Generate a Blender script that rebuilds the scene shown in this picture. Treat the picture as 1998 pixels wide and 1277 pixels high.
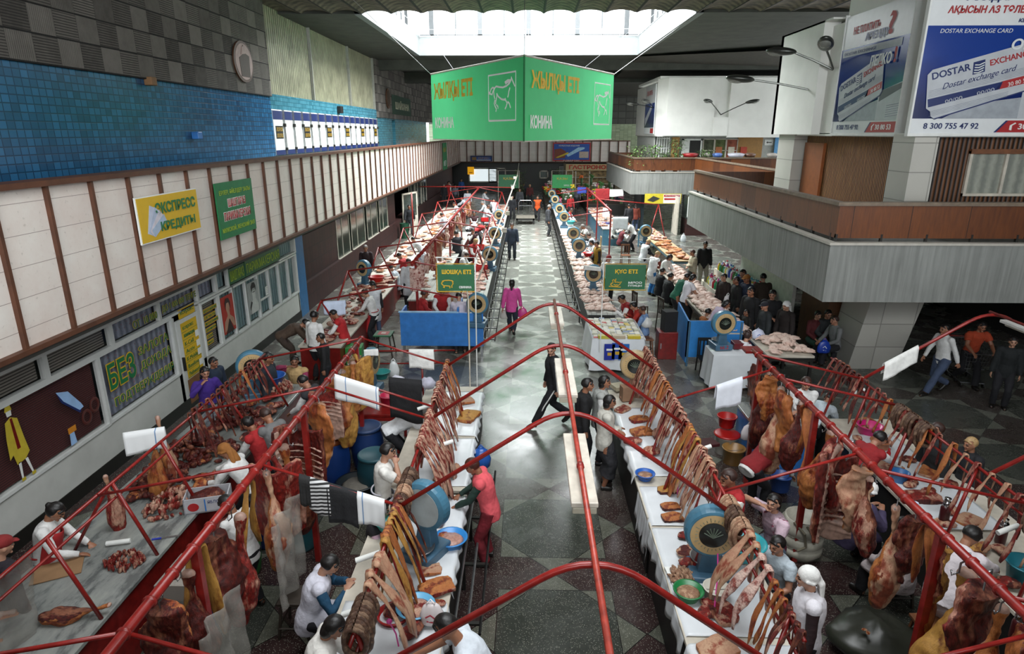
import bpy, bmesh, math, random
from mathutils import Vector, Matrix, noise, Euler
from math import sin, cos, pi, radians, sqrt, atan2
random.seed(7)
S = bpy.context.scene
C = S.collection
for o in list(bpy.data.objects): bpy.data.objects.remove(o)

# ------------------------------------------------------------ camera
FPX, CXP, CYP = 1243.0, 999.0, 638.5
PITCH = radians(17.0)
YAW = math.atan(31 / (FPX / cos(PITCH)))
EYE = Vector((0, 0, 5.8))
cam = bpy.data.objects.new('camera', bpy.data.cameras.new('camera'))
C.objects.link(cam)
cam.location = EYE
cam.rotation_euler = (pi / 2 - PITCH, 0, YAW)
cam.data.sensor_width = 36
cam.data.lens = FPX / 1998 * 36
cam.data.clip_end = 300
S.camera = cam
# ------------------------------------------------------------ world, lights, exposure
w = bpy.data.worlds.new('overcast_sky'); S.world = w; w.use_nodes = True
bg = w.node_tree.nodes['Background']
bg.inputs[0].default_value = (0.93, 0.97, 1.0, 1); bg.inputs[1].default_value = 4.0
S.view_settings.view_transform = 'Standard'
S.view_settings.look = 'None'
S.view_settings.exposure = 0.0
S.view_settings.gamma = 1.0
S.view_settings.use_curve_mapping = False
def area(name, loc, rot, sx, sy, power, col=(1, 1, 1), spread=pi):
    d = bpy.data.lights.new(name, 'AREA'); d.shape = 'RECTANGLE'; d.size = sx; d.size_y = sy
    d.energy = power; d.color = col; d.spread = spread
    o = bpy.data.objects.new(name, d); C.objects.link(o); o.location = loc; o.rotation_euler = rot
    return o
area('skylight_daylight', (0, 32.6, 13.6), (0, 0, 0), 11.6, 11.4, 11500, (0.95, 0.98, 1.0))
area('near_skylight_daylight', (0.6, 6.0, 11.9), (0, 0, 0), 7.0, 6.5, 700, (0.95, 0.98, 1.0), radians(125))  # assumed skylight out of view, added to brighten the near stalls
area('rear_fill_light', (2.5, -3.5, 9.1), (radians(98), 0, radians(16)), 13, 1.6, 1250, (0.93, 0.97, 1.0), radians(130))  # soft fill added high behind the viewpoint; no window is modelled there
sun = bpy.data.lights.new('sun', 'SUN'); sun.energy = 0.0; sun.angle = radians(3); sun.color = (1, .95, .85)
so = bpy.data.objects.new('sun', sun); C.objects.link(so)
so.rotation_euler = Vector((0.40, -0.62, -1.0)).to_track_quat('-Z', 'Y').to_euler()

# ------------------------------------------------------------ pixel rays -> points on real planes
_fw = Vector((-sin(YAW) * cos(PITCH), cos(YAW) * cos(PITCH), -sin(PITCH)))
_rt = Vector((cos(YAW), sin(YAW), 0)); _up = _rt.cross(_fw)
def ray(x, y): return _fw * FPX + _rt * (x - CXP) - _up * (y - CYP)
def PZ(x, y, z=0.0): d = ray(x, y); return EYE + d * ((z - EYE.z) / d.z)
def PX(x, y, X): d = ray(x, y); return EYE + d * (X / d.x)
def PY(x, y, Y): d = ray(x, y); return EYE + d * (Y / d.y)

# ------------------------------------------------------------ materials
MT = {}
def srgb(h):
    if isinstance(h, str):
        v = [int(h[i:i + 2], 16) / 255 for i in (0, 2, 4)]
        return tuple((c / 12.92 if c <= .04045 else ((c + .055) / 1.055) ** 2.4) for c in v)
    return h
class NT:
    def __init__(s, name):
        s.m = bpy.data.materials.new(name); s.m.use_nodes = True
        s.t = s.m.node_tree; s.b = s.t.nodes['Principled BSDF']
    def n(s, typ, ins=None, **kw):
        nd = s.t.nodes.new('ShaderNode' + typ)
        for k, v in kw.items(): setattr(nd, k, v)
        for k, v in (ins or {}).items():
            if hasattr(v, 'bl_idname') or isinstance(v, bpy.types.NodeSocket): s.t.links.new(v, nd.inputs[k])
            else: nd.inputs[k].default_value = v
        return nd
    def math(s, op, a, b=None, c=None):
        i = {0: a}
        if b is not None: i[1] = b
        if c is not None: i[2] = c
        return s.n('Math', i, operation=op).outputs[0]
    def mix(s, f, a, b, blend='MIX'):
        nd = s.n('Mix', data_type='RGBA', blend_type=blend)
        for k, v in ((0, f), (6, a), (7, b)):
            if isinstance(v, bpy.types.NodeSocket): s.t.links.new(v, nd.inputs[k])
            else: nd.inputs[k].default_value = v if k == 0 else (*v[:3], 1)
        return nd.outputs[2]
    def co(s, sc=(1, 1, 1), kind='Object'):
        c = s.n('TexCoord').outputs[kind]
        return s.n('Mapping', {0: c, 3: sc}).outputs[0]
    def noise(s, v, sc, det=3, rough=.55): return s.n('TexNoise', {'Vector': v, 'Scale': sc, 'Detail': det, 'Roughness': rough}).outputs[0]
    def ramp(s, f, *st):
        r = s.n('ValToRGB', {0: f}); e = r.color_ramp.elements
        while len(e) < len(st): e.new(.5)
        for i, (p, c) in enumerate(st): e[i].position = p; e[i].color = (*c, 1) if len(c) == 3 else c
        return r.outputs[0]
    def out(s, col=None, rough=.6, metal=0, bump=None, bs=.3, bd=.02, spec=None, coat=0):
        for k, v in (('Base Color', col), ('Roughness', rough), ('Metallic', metal)):
            if v is None: continue
            if isinstance(v, bpy.types.NodeSocket): s.t.links.new(v, s.b.inputs[k])
            else: s.b.inputs[k].default_value = (*v[:3], 1) if k == 'Base Color' else v
        if spec is not None: s.b.inputs['Specular IOR Level'].default_value = spec
        if coat: s.b.inputs['Coat Weight'].default_value = coat
        if bump is not None:
            bn = s.n('Bump', {'Height': bump, 'Strength': bs, 'Distance': bd})
            s.t.links.new(bn.outputs[0], s.b.inputs['Normal'])
        return s.m
def M(name, col=None, rough=.6, metal=0, var=.12, sc=6, bump=.15, bd=.004, spec=None):
    if name in MT: return MT[name]
    c = srgb(col); t = NT(name); v = t.co(); n = t.noise(v, sc, 4)
    lo = tuple(x * (1 - var) for x in c); hi = tuple(min(1, x * (1 + var)) for x in c)
    MT[name] = t.out(t.ramp(n, (.3, lo), (.7, hi)), rough, metal, n if bump else None, bump, bd, spec)
    return MT[name]
def emis(name, col, k):
    if name in MT: return MT[name]
    t = NT(name); t.b.inputs['Emission Color'].default_value = (*srgb(col), 1); t.b.inputs['Emission Strength'].default_value = k
    MT[name] = t.out(srgb(col), .6); return MT[name]
def glass(name, col='ffffff', alpha=.25, rough=.08):
    if name in MT: return MT[name]
    t = NT(name); t.b.inputs['Alpha'].default_value = alpha
    MT[name] = t.out(srgb(col), rough); return MT[name]
def cloth(col):
    k = 'cloth_' + col
    if k in MT: return MT[k]
    c = srgb(col); t = NT(k); v = t.co(); n = t.noise(v, 9, 4); n2 = t.noise(v, 60, 2)
    lo = tuple(x * .8 for x in c); hi = tuple(min(1, x * 1.1) for x in c)
    MT[k] = t.out(t.ramp(n, (.3, lo), (.7, hi)), .85, 0, t.math('ADD', n, t.math('MULTIPLY', n2, .1)), .5, .03)
    return MT[k]
def stripes(name, a, b, sc, axis=2, duty=.5):
    if name in MT: return MT[name]
    t = NT(name); c = t.n('TexCoord').outputs['Object']; x = t.n('SeparateXYZ', {0: c}).outputs[axis]
    f = t.math('FRACT', t.math('MULTIPLY', x, sc)); g = t.math('LESS_THAN', f, duty)
    MT[name] = t.out(t.mix(g, srgb(a), srgb(b)), .8); return MT[name]
def fleshm(name, red, fat, amt=.5, sc=6, stretch=(1, 1, .35), rough=.45, dark='3a0d0a'):
    if name in MT: return MT[name]
    t = NT(name); v = t.co(stretch); n = t.noise(v, sc, 5, .6); n2 = t.noise(t.co(), sc * .7, 3); n3 = t.noise(v, sc * 6, 6, .75)
    base = t.ramp(n3, (.3, srgb(dark)), (.62, srgb(red)))
    f = t.ramp(t.math('ADD', n, t.math('MULTIPLY', t.math('SUBTRACT', n3, .5), .12)), (amt - .05, (0, 0, 0)), (amt + .05, (1, 1, 1)))
    fatc = t.mix(t.ramp(n2, (.4, (0, 0, 0)), (.75, (.6, .6, .6))), srgb(fat), srgb(red))
    fc = t.mix(t.math('MULTIPLY', t.n('SeparateColor', {0: t.ramp(n3, (.35, (1, 1, 1)), (.55, (0, 0, 0)))}).outputs[0], .4), t.mix(f, base, fatc), srgb(dark))  # crevice shade put into the colour at the low spots
    MT[name] = t.out(fc, rough, 0, t.math('ADD', n3, n), .9, .014, .4); return MT[name]
MEAT = fleshm('raw_red_meat', '8a2219', 'c09880', .56, 8)
MEATD = fleshm('dark_red_meat', '5c1a12', '9a6248', .58, 7, dark='200604')
MIXM = fleshm('marbled_meat', '8c2419', 'c9a48c', .5, 9)
RIBM = fleshm('rib_strip_meat', '94281c', 'd2ac92', .49, 11, (2.2, 2.2, .22))
FATY = fleshm('yellow_fat', '94602a', 'b88a42', .42, 7, dark='5a2814')
FATO = fleshm('orange_fat', '92401c', 'b4743e', .47, 6, dark='48180c')
FATW = fleshm('pale_fat', '98523c', 'bf9c7e', .44, 7, dark='7c3a2a')
PORK = fleshm('pale_pork', 'a6554a', 'dcc0b2', .44, 10, (1, 1, 1))
CHICK = fleshm('chicken_skin', 'c79a8a', 'e3cdbf', .38, 9, (1, 1, 1), .4, 'b07a6a')
SAUS = fleshm('sausage_skin', '5c4030', '8d735c', .55, 8, (1, 1, 1), .3, '2e1c14')
ORGAN = fleshm('pale_intestine', 'a27a60', 'c7a486', .5, 14, (1, 1, 1), .3, '7b543f')
BONE = M('bone', '96786a', .5, var=.3, sc=20)
REDP = M('red_paint', '7d1e1a', .3, var=.3, sc=9, bump=.1)
REDD = M('dark_red_paint', '6a1512', .35, var=.3, sc=9)
REDL = M('worn_red_paint', '94382c', .35, var=.35, sc=14)
WHITE = M('white_paint', 'd8dad6', .5, var=.06)
WHITED = M('dirty_white_paint', 'b9b2a4', .5, var=.25, sc=3)
BLUEP = M('blue_paint', '2f6fb4', .45, var=.18, sc=5)
BLUES = M('blue_scale_enamel', '416f86', .35, var=.15)
BLUEG = M('blue_grey_enamel', '3c5c72', .4, var=.2)
BLACK = M('black_matt', '14130f', .5, var=.2)
STEEL = M('steel', '9a9c9e', .3, .9, var=.15)
CHROME = M('chrome', 'c8cacc', .14, 1, var=.05)
WOODB = M('brown_wood', '6a4126', .5, var=.3, sc=8)
SHEET = M('white_plastic_sheet', 'c9cdd0', .3, var=.06, sc=3, bump=.4, bd=.01)
TOWEL = cloth('dcdcd8')
GREENP = M('green_board', '1f5a38', .5, var=.08)
YEL = M('sign_yellow', 'c9a31a', .55, var=.04)
YELD = M('dull_yellow', 'b48f1e', .6, var=.05)
GRN = M('sign_green', '14683a', .55, var=.05)
DBLUE = M('sign_blue', '14255a', .45, var=.1)
REDS = M('sign_red', 'a01f22', .45, var=.05)
CARD = M('cardboard', '8a6a4a', .8, var=.12)
def pm(col, rough=.35): return M('plastic_' + col, col, rough, var=.06)

# ------------------------------------------------------------ mesh builder
class MB:
    def __init__(s): s.v = []; s.f = []; s.i = []; s.k = 0
    def add(s, vs, fs, k=None):
        b = len(s.v); s.v += [tuple(p) for p in vs]; s.f += [[b + i for i in f] for f in fs]; s.i += [s.k if k is None else k] * len(fs)
        return s
    def box(s, a, b, k=None, m=None):
        x0, y0, z0 = a; x1, y1, z1 = b
        vs = [Vector(p) for p in ((x0, y0, z0), (x1, y0, z0), (x1, y1, z0), (x0, y1, z0), (x0, y0, z1), (x1, y0, z1), (x1, y1, z1), (x0, y1, z1))]
        if m is not None: vs = [m @ p for p in vs]
        return s.add(vs, [(3, 2, 1, 0), (4, 5, 6, 7), (0, 1, 5, 4), (1, 2, 6, 5), (2, 3, 7, 6), (3, 0, 4, 7)], k)
    def tube(s, pts, r, n=8, cap=True, k=None, flat=1.0, side=None):
        pts = [Vector(p) for p in pts]; L = len(pts); rs = r if isinstance(r, (list, tuple)) else [r] * L
        vs = []; up = None
        for i, p in enumerate(pts):
            t = (pts[min(i + 1, L - 1)] - pts[max(i - 1, 0)]).normalized()
            if up is None:
                up = Vector(side) if side else (Vector((0, 0, 1)) if abs(t.z) < .9 else Vector((0, 1, 0)))
            up = (up - t * up.dot(t)); up = up.normalized() if up.length > 1e-5 else t.orthogonal().normalized()
            b = t.cross(up)
            for j in range(n):
                a = 2 * pi * j / n; vs.append(p + up * (cos(a) * rs[i] * flat) + b * (sin(a) * rs[i]))
        fs = [(i * n + j, (i + 1) * n + j, (i + 1) * n + (j + 1) % n, i * n + (j + 1) % n) for i in range(L - 1) for j in range(n)]
        if cap: fs += [tuple(range(n)), tuple((L - 1) * n + j for j in reversed(range(n)))]
        return s.add(vs, fs, k)
    def lathe(s, prof, c=(0, 0, 0), n=20, k=None, m=None):
        vs = []; L = len(prof)
        for r, z in prof:
            for j in range(n):
                a = 2 * pi * j / n; vs.append(Vector((r * cos(a), r * sin(a), z)))
        if m is not None: vs = [m @ p for p in vs]
        vs = [p + Vector(c) for p in vs]
        fs = [(i * n + j, i * n + (j + 1) % n, (i + 1) * n + (j + 1) % n, (i + 1) * n + j) for i in range(L - 1) for j in range(n)]
        fs += [tuple(reversed(range(n))), tuple((L - 1) * n + j for j in range(n))]
        return s.add(vs, fs, k)
    def ell(s, c, r, n=12, k=None, m=None, fn=None):
        prof = [(max(1e-4, sin(pi * i / (n - 1))), -cos(pi * i / (n - 1))) for i in range(n)]
        vs = []; N = n + 4
        for q, z in prof:
            for j in range(N):
                a = 2 * pi * j / N; p = Vector((q * cos(a) * r[0], q * sin(a) * r[1], z * r[2]))
                if fn: p = fn(p)
                if m is not None: p = m @ p
                vs.append(p + Vector(c))
        fs = [(i * N + j, i * N + (j + 1) % N, (i + 1) * N + (j + 1) % N, (i + 1) * N + j) for i in range(n - 1) for j in range(N)]
        fs += [tuple(reversed(range(N))), tuple((n - 1) * N + j for j in range(N))]
        return s.add(vs, fs, k)
    def prism(s, poly, z0, z1, k=None, m=None):
        n = len(poly); vs = [Vector((x, y, z0)) for x, y in poly] + [Vector((x, y, z1)) for x, y in poly]
        if m is not None: vs = [m @ p for p in vs]
        return s.add(vs, [tuple(reversed(range(n))), tuple(range(n, 2 * n))] + [(i, (i + 1) % n, n + (i + 1) % n, n + i) for i in range(n)], k)
    def grid(s, fn, nu, nv, k=None):
        vs = [Vector(fn(i / nu, j / nv)) for i in range(nu + 1) for j in range(nv + 1)]
        return s.add(vs, [(i * (nv + 1) + j, (i + 1) * (nv + 1) + j, (i + 1) * (nv + 1) + j + 1, i * (nv + 1) + j + 1) for i in range(nu) for j in range(nv)], k)
    def mesh(s, name, mats, smooth=False):
        me = bpy.data.meshes.new(name); me.from_pydata(s.v, [], s.f)
        for m in (mats if isinstance(mats, (list, tuple)) else [mats]): me.materials.append(m)
        me.polygons.foreach_set('material_index', s.i)
        if smooth: me.polygons.foreach_set('use_smooth', [True] * len(me.polygons))
        me.update(); return me
    def build(s, name, mats, parent=None, smooth=False, label=None, thick=0, bevel=0):
        o = link(name, s.mesh(name, mats, smooth), parent, label)
        if thick: md = o.modifiers.new('thickness', 'SOLIDIFY'); md.thickness = thick; md.offset = 0
        if bevel: md = o.modifiers.new('bevel', 'BEVEL'); md.width = bevel; md.segments = 2; md.limit_method = 'ANGLE'
        return o
def link(name, me, parent=None, label=None, loc=None, rot=None):
    o = bpy.data.objects.new(name, me); C.objects.link(o)
    if parent is not None: o.parent = parent
    if label: o['label'] = label
    if loc is not None: o.location = loc
    if rot is not None: o.rotation_euler = rot
    return o
NW = {}
def tag(o, label, cat, group=None, kind=None):
    o['label'] = label; o['category'] = cat
    if group: o['group'] = group
    if kind: o['kind'] = kind
    elif cat in ('window', 'door'):
        NW[cat] = NW.get(cat, 1) + 1; o.name = '%s_%d' % (cat, NW[cat]); o['kind'] = 'structure'
    elif 'kind' not in o: o['kind'] = 'thing'
    return o
def thing(name, label, cat, loc=(0, 0, 0), rz=0, group=None, m=None):
    o = bpy.data.objects.new(name, None); C.objects.link(o); o.empty_display_size = .1
    if m is not None: o.matrix_world = m
    else: o.location = loc; o.rotation_euler = (0, 0, rz)
    return tag(o, label, cat, group)
def struct(name, mb, mats, label, cat='wall', smooth=False):
    o = mb.build(name, mats, smooth=smooth); return tag(o, label, cat, kind='structure')
KIDS = {}
def dup(root, loc, rz=None, label=None, group=None, scale=None, rot=None, mats=None):
    r = root.copy(); C.objects.link(r); r.location = loc
    if rz is not None: r.rotation_euler = (0, 0, rz)
    if rot is not None: r.rotation_euler = rot
    if scale is not None: r.scale = (scale,) * 3 if not hasattr(scale, '__len__') else scale
    if label: r['label'] = label
    if group: r['group'] = group
    if root.name not in KIDS: KIDS[root.name] = (list(root.children), {c.name: list(c.children) for c in root.children})
    kids, gk = KIDS[root.name]
    for ch in kids:
        c = ch.copy(); C.objects.link(c); c.parent = r
        for g in gk[ch.name]:
            d = g.copy(); C.objects.link(d); d.parent = c
    return r
ORD = 'first second third fourth fifth sixth seventh eighth ninth tenth eleventh twelfth thirteenth fourteenth fifteenth sixteenth seventeenth eighteenth nineteenth twentieth'.split()
def setmat(o, i, m): o.material_slots[i].link = 'OBJECT'; o.material_slots[i].material = m

# ------------------------------------------------------------ boards: local x = right, y = up, z = out of the face
RIGHT, UPW = Vector((1, 0, 0)), Vector((0, 0, 1))
def frame(org, right):
    r = Vector(right).normalized(); n = r.cross(UPW)
    return Matrix(((r.x, 0, n.x, org[0]), (r.y, 0, n.y, org[1]), (r.z, 1, n.z, org[2]), (0, 0, 0, 1)))
def board(name, label, cat, org, right, w, h, mat, thick=.03, part='panel', group=None):
    root = thing(name, label, cat, m=frame(org, right), group=group)
    MB().box((0, 0, -thick), (w, h, 0)).build(part, mat, root)
    return root
def flat(root, name, poly, mat, z=.004, z0=None, label=None):
    a = sum(poly[i][0] * poly[(i + 1) % len(poly)][1] - poly[(i + 1) % len(poly)][0] * poly[i][1] for i in range(len(poly)))
    if a < 0: poly = poly[::-1]
    return MB().prism(poly, z - .003 if z0 is None else z0, z).build(name, mat, root, label=label)
def R4(x0, y0, x1, y1): return [(x0, y0), (x1, y0), (x1, y1), (x0, y1)]
def text(root, s, x, y, w, h, mat, z=.006, rot=0, shear=0, bold=.0, outline=None, name='lettering', label=None, dep=.004):
    def mk(off, dz, mt, ref=None, nm=name):
        cu = bpy.data.curves.new('t', 'FONT'); cu.body = s; cu.offset = off; cu.shear = shear; cu.extrude = 0.001; cu.resolution_u = 3
        ob = bpy.data.objects.new('t', cu); me = bpy.data.meshes.new_from_object(ob)
        bpy.data.objects.remove(ob); bpy.data.curves.remove(cu)
        if ref is None:
            xs = [v.co.x for v in me.vertices]; ys = [v.co.y for v in me.vertices]
            if not xs: return None
            ref = (min(xs), min(ys), w / max(1e-4, max(xs) - min(xs)), h / max(1e-4, max(ys) - min(ys)))
        ca, sa = cos(rot), sin(rot)
        for v in me.vertices:
            a = (v.co.x - ref[0]) * ref[2]; b = (v.co.y - ref[1]) * ref[3]
            v.co = (x + a * ca - b * sa, y + a * sa + b * ca, z + dz + (dep / 2 if v.co.z > 0 else -dep / 2))
        me.materials.append(mt); me.name = nm
        link(nm, me, root, label); return ref
    ref = mk(bold, 0, mat)
    if outline and ref: mk(bold + outline[1], -.004, outline[0], ref, 'letter_outline')
def strokes(root, name, lines, wd, mat, z=.006, t=None, label=None):
    mb = MB()
    for ln in lines:
        p = [Vector((*(t(*q) if t else q), z)) for q in ln]
        mb.tube(p, wd, 4, flat=.3, side=(0, 0, 1))
    return mb.build(name, mat, root, label=label)
# ================================================================ SETTING
# floor: terrazzo with squares and diamonds
def floor_mat():
    t = NT('terrazzo_floor'); c = t.n('TexCoord').outputs['Object']; xyz = t.n('SeparateXYZ', {0: c})
    P = 2.17
    def cell(o, off): return t.math('SUBTRACT', t.math('FRACT', t.math('ADD', t.math('DIVIDE', t.math('SUBTRACT', o, off), P), .5)), .5)
    u = t.math('ABSOLUTE', cell(xyz.outputs[0], .4)); v = t.math('ABSOLUTE', cell(xyz.outputs[1], 8.48))
    dm = t.math('ADD', u, v); sq = t.math('MAXIMUM', u, v)
    ind = t.math('LESS_THAN', dm, .497); ins = t.math('LESS_THAN', sq, .345)
    both = t.math('MULTIPLY', ind, ins); anyy = t.math('MAXIMUM', ind, ins)
    jd = t.math('LESS_THAN', t.math('ABSOLUTE', t.math('SUBTRACT', dm, .497)), .004)
    js = t.math('LESS_THAN', t.math('ABSOLUTE', t.math('SUBTRACT', sq, .345)), .0025)
    sp = t.n('TexVoronoi', {'Vector': c, 'Scale': 70.0}); spk = t.math('LESS_THAN', sp.outputs['Distance'], .3)
    rnd = t.n('SeparateColor', {0: sp.outputs['Color']}).outputs[0]
    spk = t.math('MULTIPLY', spk, t.math('GREATER_THAN', rnd, .6))
    big = t.noise(c, 1.3, 5, .6); mid = t.noise(c, 7, 4)
    red = t.mix(mid, (.017, .010, .010), (.045, .025, .023)); gr = t.mix(mid, (.018, .021, .018), (.050, .054, .044)); lt = t.mix(mid, (.055, .058, .045), (.115, .118, .092))
    col = t.mix(anyy, red, lt); col = t.mix(both, col, gr)
    col = t.mix(t.math('MULTIPLY', spk, .6), col, (.40, .40, .33))
    col = t.mix(t.math('MAXIMUM', jd, js), col, (.010, .010, .009))
    # paler with distance: worn floor plus bright reflections put into the colour
    wear_sheen = t.ramp(t.math('ADD', t.math('DIVIDE', xyz.outputs[1], 40.0), t.math('MULTIPLY', big, .12)), (.27, (0, 0, 0)), (.47, (1, 1, 1)))
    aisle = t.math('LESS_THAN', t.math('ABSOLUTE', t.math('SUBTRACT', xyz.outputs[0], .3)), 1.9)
    wear_sheen = t.math('MULTIPLY', t.n('SeparateColor', {0: wear_sheen}).outputs[0], t.math('ADD', t.math('MULTIPLY', aisle, .55), .3))
    col = t.mix(wear_sheen, col, t.mix(anyy, (.20, .205, .18), t.mix(both, (.42, .43, .38), (.24, .25, .22))))
    ro = t.ramp(big, (.3, (.16,) * 3), (.7, (.36,) * 3))
    return t.out(col, t.n('SeparateColor', {0: ro}).outputs[0], 0, t.math('ADD', mid, t.math('MULTIPLY', big, 2)), .08, .01, .5)
MB_ = MB().box((-9.6, -9, -.2), (22, 68, 0))
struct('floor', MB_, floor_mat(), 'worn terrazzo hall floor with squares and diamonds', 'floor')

# the gallery the viewer stands on, behind and below the viewpoint
m = MB().box((-9.6, -9, 3.9), (20.5, 1.45, 4.1)); m.box((-9.6, 1.2, 0), (20.5, 1.4, 3.9)); m.box((15.5, 1.4, 0), (15.7, 12.8, 2.4))
struct('floor_gallery_entrance', m, M('entrance_slab', '3a3a36', .8), 'grey entrance gallery floor and the wall below it', 'floor')
# ---- left side: gallery parapet in pale marble with wooden strips
def marble(name, a, b, seam=True):
    t = NT(name); c = t.n('TexCoord').outputs['Object']; n = t.noise(c, 1.1, 5, .65); n2 = t.noise(c, 14, 4)
    col = t.ramp(n, (.3, srgb(a)), (.7, srgb(b)))
    col = t.mix(t.ramp(n2, (.62, (0, 0, 0)), (.72, (.35, .35, .35))), col, srgb('8d857a'))
    if seam:
        x = t.n('SeparateXYZ', {0: c})
        z = t.math('FRACT', t.math('DIVIDE', t.math('ADD', x.outputs[2], .02), .41)); col = t.mix(t.math('LESS_THAN', z, .02), col, srgb('8b8078'))
    return t.out(col, .45, 0, n2, .05)
MAR = marble('pale_marble', 'cdbfb6', 'dad5cd')
m = MB().box((-6.95, -1, 3.0), (-6.72, 65, 5.1), 0)
struct('wall_gallery_left', m, [MAR], 'pale pinkish marble gallery parapet along the left side')
m = MB()
for i in range(70):
    y = 3.17 + .948 * i
    if y > 64.9: break
    m.box((-6.73, y - .028, 3.02), (-6.66, y + .028, 5.09))
m.box((-6.78, -1, 2.96), (-6.62, 65, 3.03)); m.box((-7.0, -1, 5.09), (-6.62, 65, 5.17))
struct('trim_1', m, M('worn_wood_trim', '52301e', .55, var=.35, sc=3, bump=.3), 'dark wooden strips and rails on the left gallery parapet', 'trim')
m = MB().box((-9.5, -1, 3.9), (-6.9, 65, 4.05)); m.box((-9.4, -1, 2.85), (-6.75, 65, 2.95))
struct('floor_gallery_left', m, M('gallery_slab', '4a4a46', .8), 'grey floor slab of the left gallery', 'floor')

# ---- left upper wall
def tilem(name, a, b, tw, th, mort, ax=(1, 2), var=1.0, rough=.22):
    t = NT(name); c = t.n('TexCoord').outputs['Object']; x = t.n('SeparateXYZ', {0: c})
    v = t.n('CombineXYZ', {0: x.outputs[ax[0]], 1: x.outputs[ax[1]], 2: 0.0}).outputs[0]
    br = t.n('TexBrick', {'Vector': v, 'Color1': (0, 0, 0, 1), 'Color2': (1, 1, 1, 1), 'Mortar': (0, 0, 0, 1), 'Scale': 1.0, 'Mortar Size': mort, 'Brick Width': tw, 'Row Height': th, 'Bias': 0.0}, offset=0.0)
    big = t.noise(c, .6, 4)
    f = t.math('ADD', t.math('MULTIPLY', t.n('SeparateColor', {0: br.outputs[0]}).outputs[0], .5 * var), t.math('MULTIPLY', big, .6))
    col = t.ramp(f, (.15, srgb(a)), (.85, srgb(b)))
    col = t.mix(t.math('MULTIPLY', br.outputs[1], .6), col, tuple(q * .45 for q in srgb(a)))
    return t.out(col, rough, 0, t.math('SUBTRACT', 1.0, br.outputs[1]), .25, .01)
BT = tilem('blue_wall_tiles', '1a4264', '2f6c98', .19, .15, .012)
m = MB().box((-9.6, -1, 4.0), (-9.2, 23.9, 7.02)); struct('wall_left', m, BT, 'blue tiled upper wall on the left')
m = MB().box((-9.6, 23.9, 4.0), (-9.28, 40.5, 5.1)); m.box((-9.6, 23.9, 6.6), (-9.2, 40.7, 7.12)); m.box((-9.6, 40.5, 4), (-9.2, 45.05, 6.68)); m.box((-9.6, 46.1, 4), (-9.2, 60.3, 6.68)); m.box((-9.6, 45.05, 6.6), (-9.2, 46.1, 6.68))
struct('wall_left_far', m, tilem('teal_wall_tiles', '2f6a7c', '5492a4', .19, .15, .01), 'paler teal tiled part of the upper left wall beyond the white shutters')
m = MB().box((-9.65, 45, 4), (-9.55, 46.2, 6.7)); struct('door_1', m, BLACK, 'dark narrow doorway in the teal wall', 'door')
# concrete relief panels: alternate vertical and horizontal ribs
t = NT('ribbed_concrete'); c = t.n('TexCoord').outputs['Object']; x = t.n('SeparateXYZ', {0: c})
ry = t.math('DIVIDE', t.math('ADD', x.outputs[1], 0.0), .66); rz = t.math('DIVIDE', t.math('SUBTRACT', x.outputs[2], 7.02), .52)
par = t.math('MODULO', t.math('ADD', t.math('FLOOR', ry), t.math('FLOOR', rz)), 2.0)
hz = t.math('SINE', t.math('MULTIPLY', x.outputs[2], 2 * pi / .05)); vt = t.math('SINE', t.math('MULTIPLY', x.outputs[1], 2 * pi / .05))
rib = t.math('ADD', t.math('MULTIPLY', hz, par), t.math('MULTIPLY', vt, t.math('MULTIPLY', t.math('SUBTRACT', 1.0, par), .35)))
fz = t.math('FRACT', rz); fy = t.math('FRACT', ry)
line = t.math('LESS_THAN', fz, .06); ly = t.math('LESS_THAN', fy, .02)
rc = t.n('TexWhiteNoise', {'Vector': t.n('CombineXYZ', {0: t.math('FLOOR', ry), 1: t.math('FLOOR', rz), 2: 0.0}).outputs[0]}).outputs[0]
col = t.ramp(t.math('ADD', t.math('MULTIPLY', rc, .5), t.math('MULTIPLY', t.noise(c, 4, 4), .5)), (.2, srgb('48443f')), (.8, srgb('76716a')))
col = t.mix(t.math('MULTIPLY', t.math('MULTIPLY', par, t.math('LESS_THAN', hz, -.2)), .75), col, srgb('1e1c1a'))
col = t.mix(t.math('MAXIMUM', line, t.math('MULTIPLY', ly, .5)), col, srgb('151412'))
RIBC = t.out(col, .85, 0, rib, .3, .02)
m = MB().box((-9.6, -1, 7.02), (-9.12, 23.9, 10.2)); m.box((-9.6, 40.6, 6.68), (-9.12, 65, 10.2))
struct('wall_left_upper', m, RIBC, 'grey ribbed concrete panels above the blue tiles')
t = NT('vertical_lattice'); c = t.n('TexCoord').outputs['Object']; x = t.n('SeparateXYZ', {0: c})
s = t.math('SINE', t.math('MULTIPLY', x.outputs[1], 2 * pi / .2)); n = t.noise(c, 2, 3)
col = t.mix(t.math('MULTIPLY', t.math('LESS_THAN', s, -.55), .7), t.ramp(n, (.3, srgb('7d7c66')), (.7, srgb('a5a488'))), srgb('3c3c30'))
m = MB().box((-9.6, 23.9, 7.12), (-9.32, 40.6, 10.2)); struct('wall_left_lattice', m, t.out(col, .4, 0, s, .5, .02), 'beige corrugated sheet wall above the white shutters')
m = MB()
for y in (23.95, 29.0, 35.0, 40.45): m.box((-9.34, y - .05, 7.1), (-9.2, y + .05, 10.2))
struct('trim_2', m, M('grey_bar', '8e8e86', .5), 'thin upright bars over the corrugated wall', 'trim')
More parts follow.
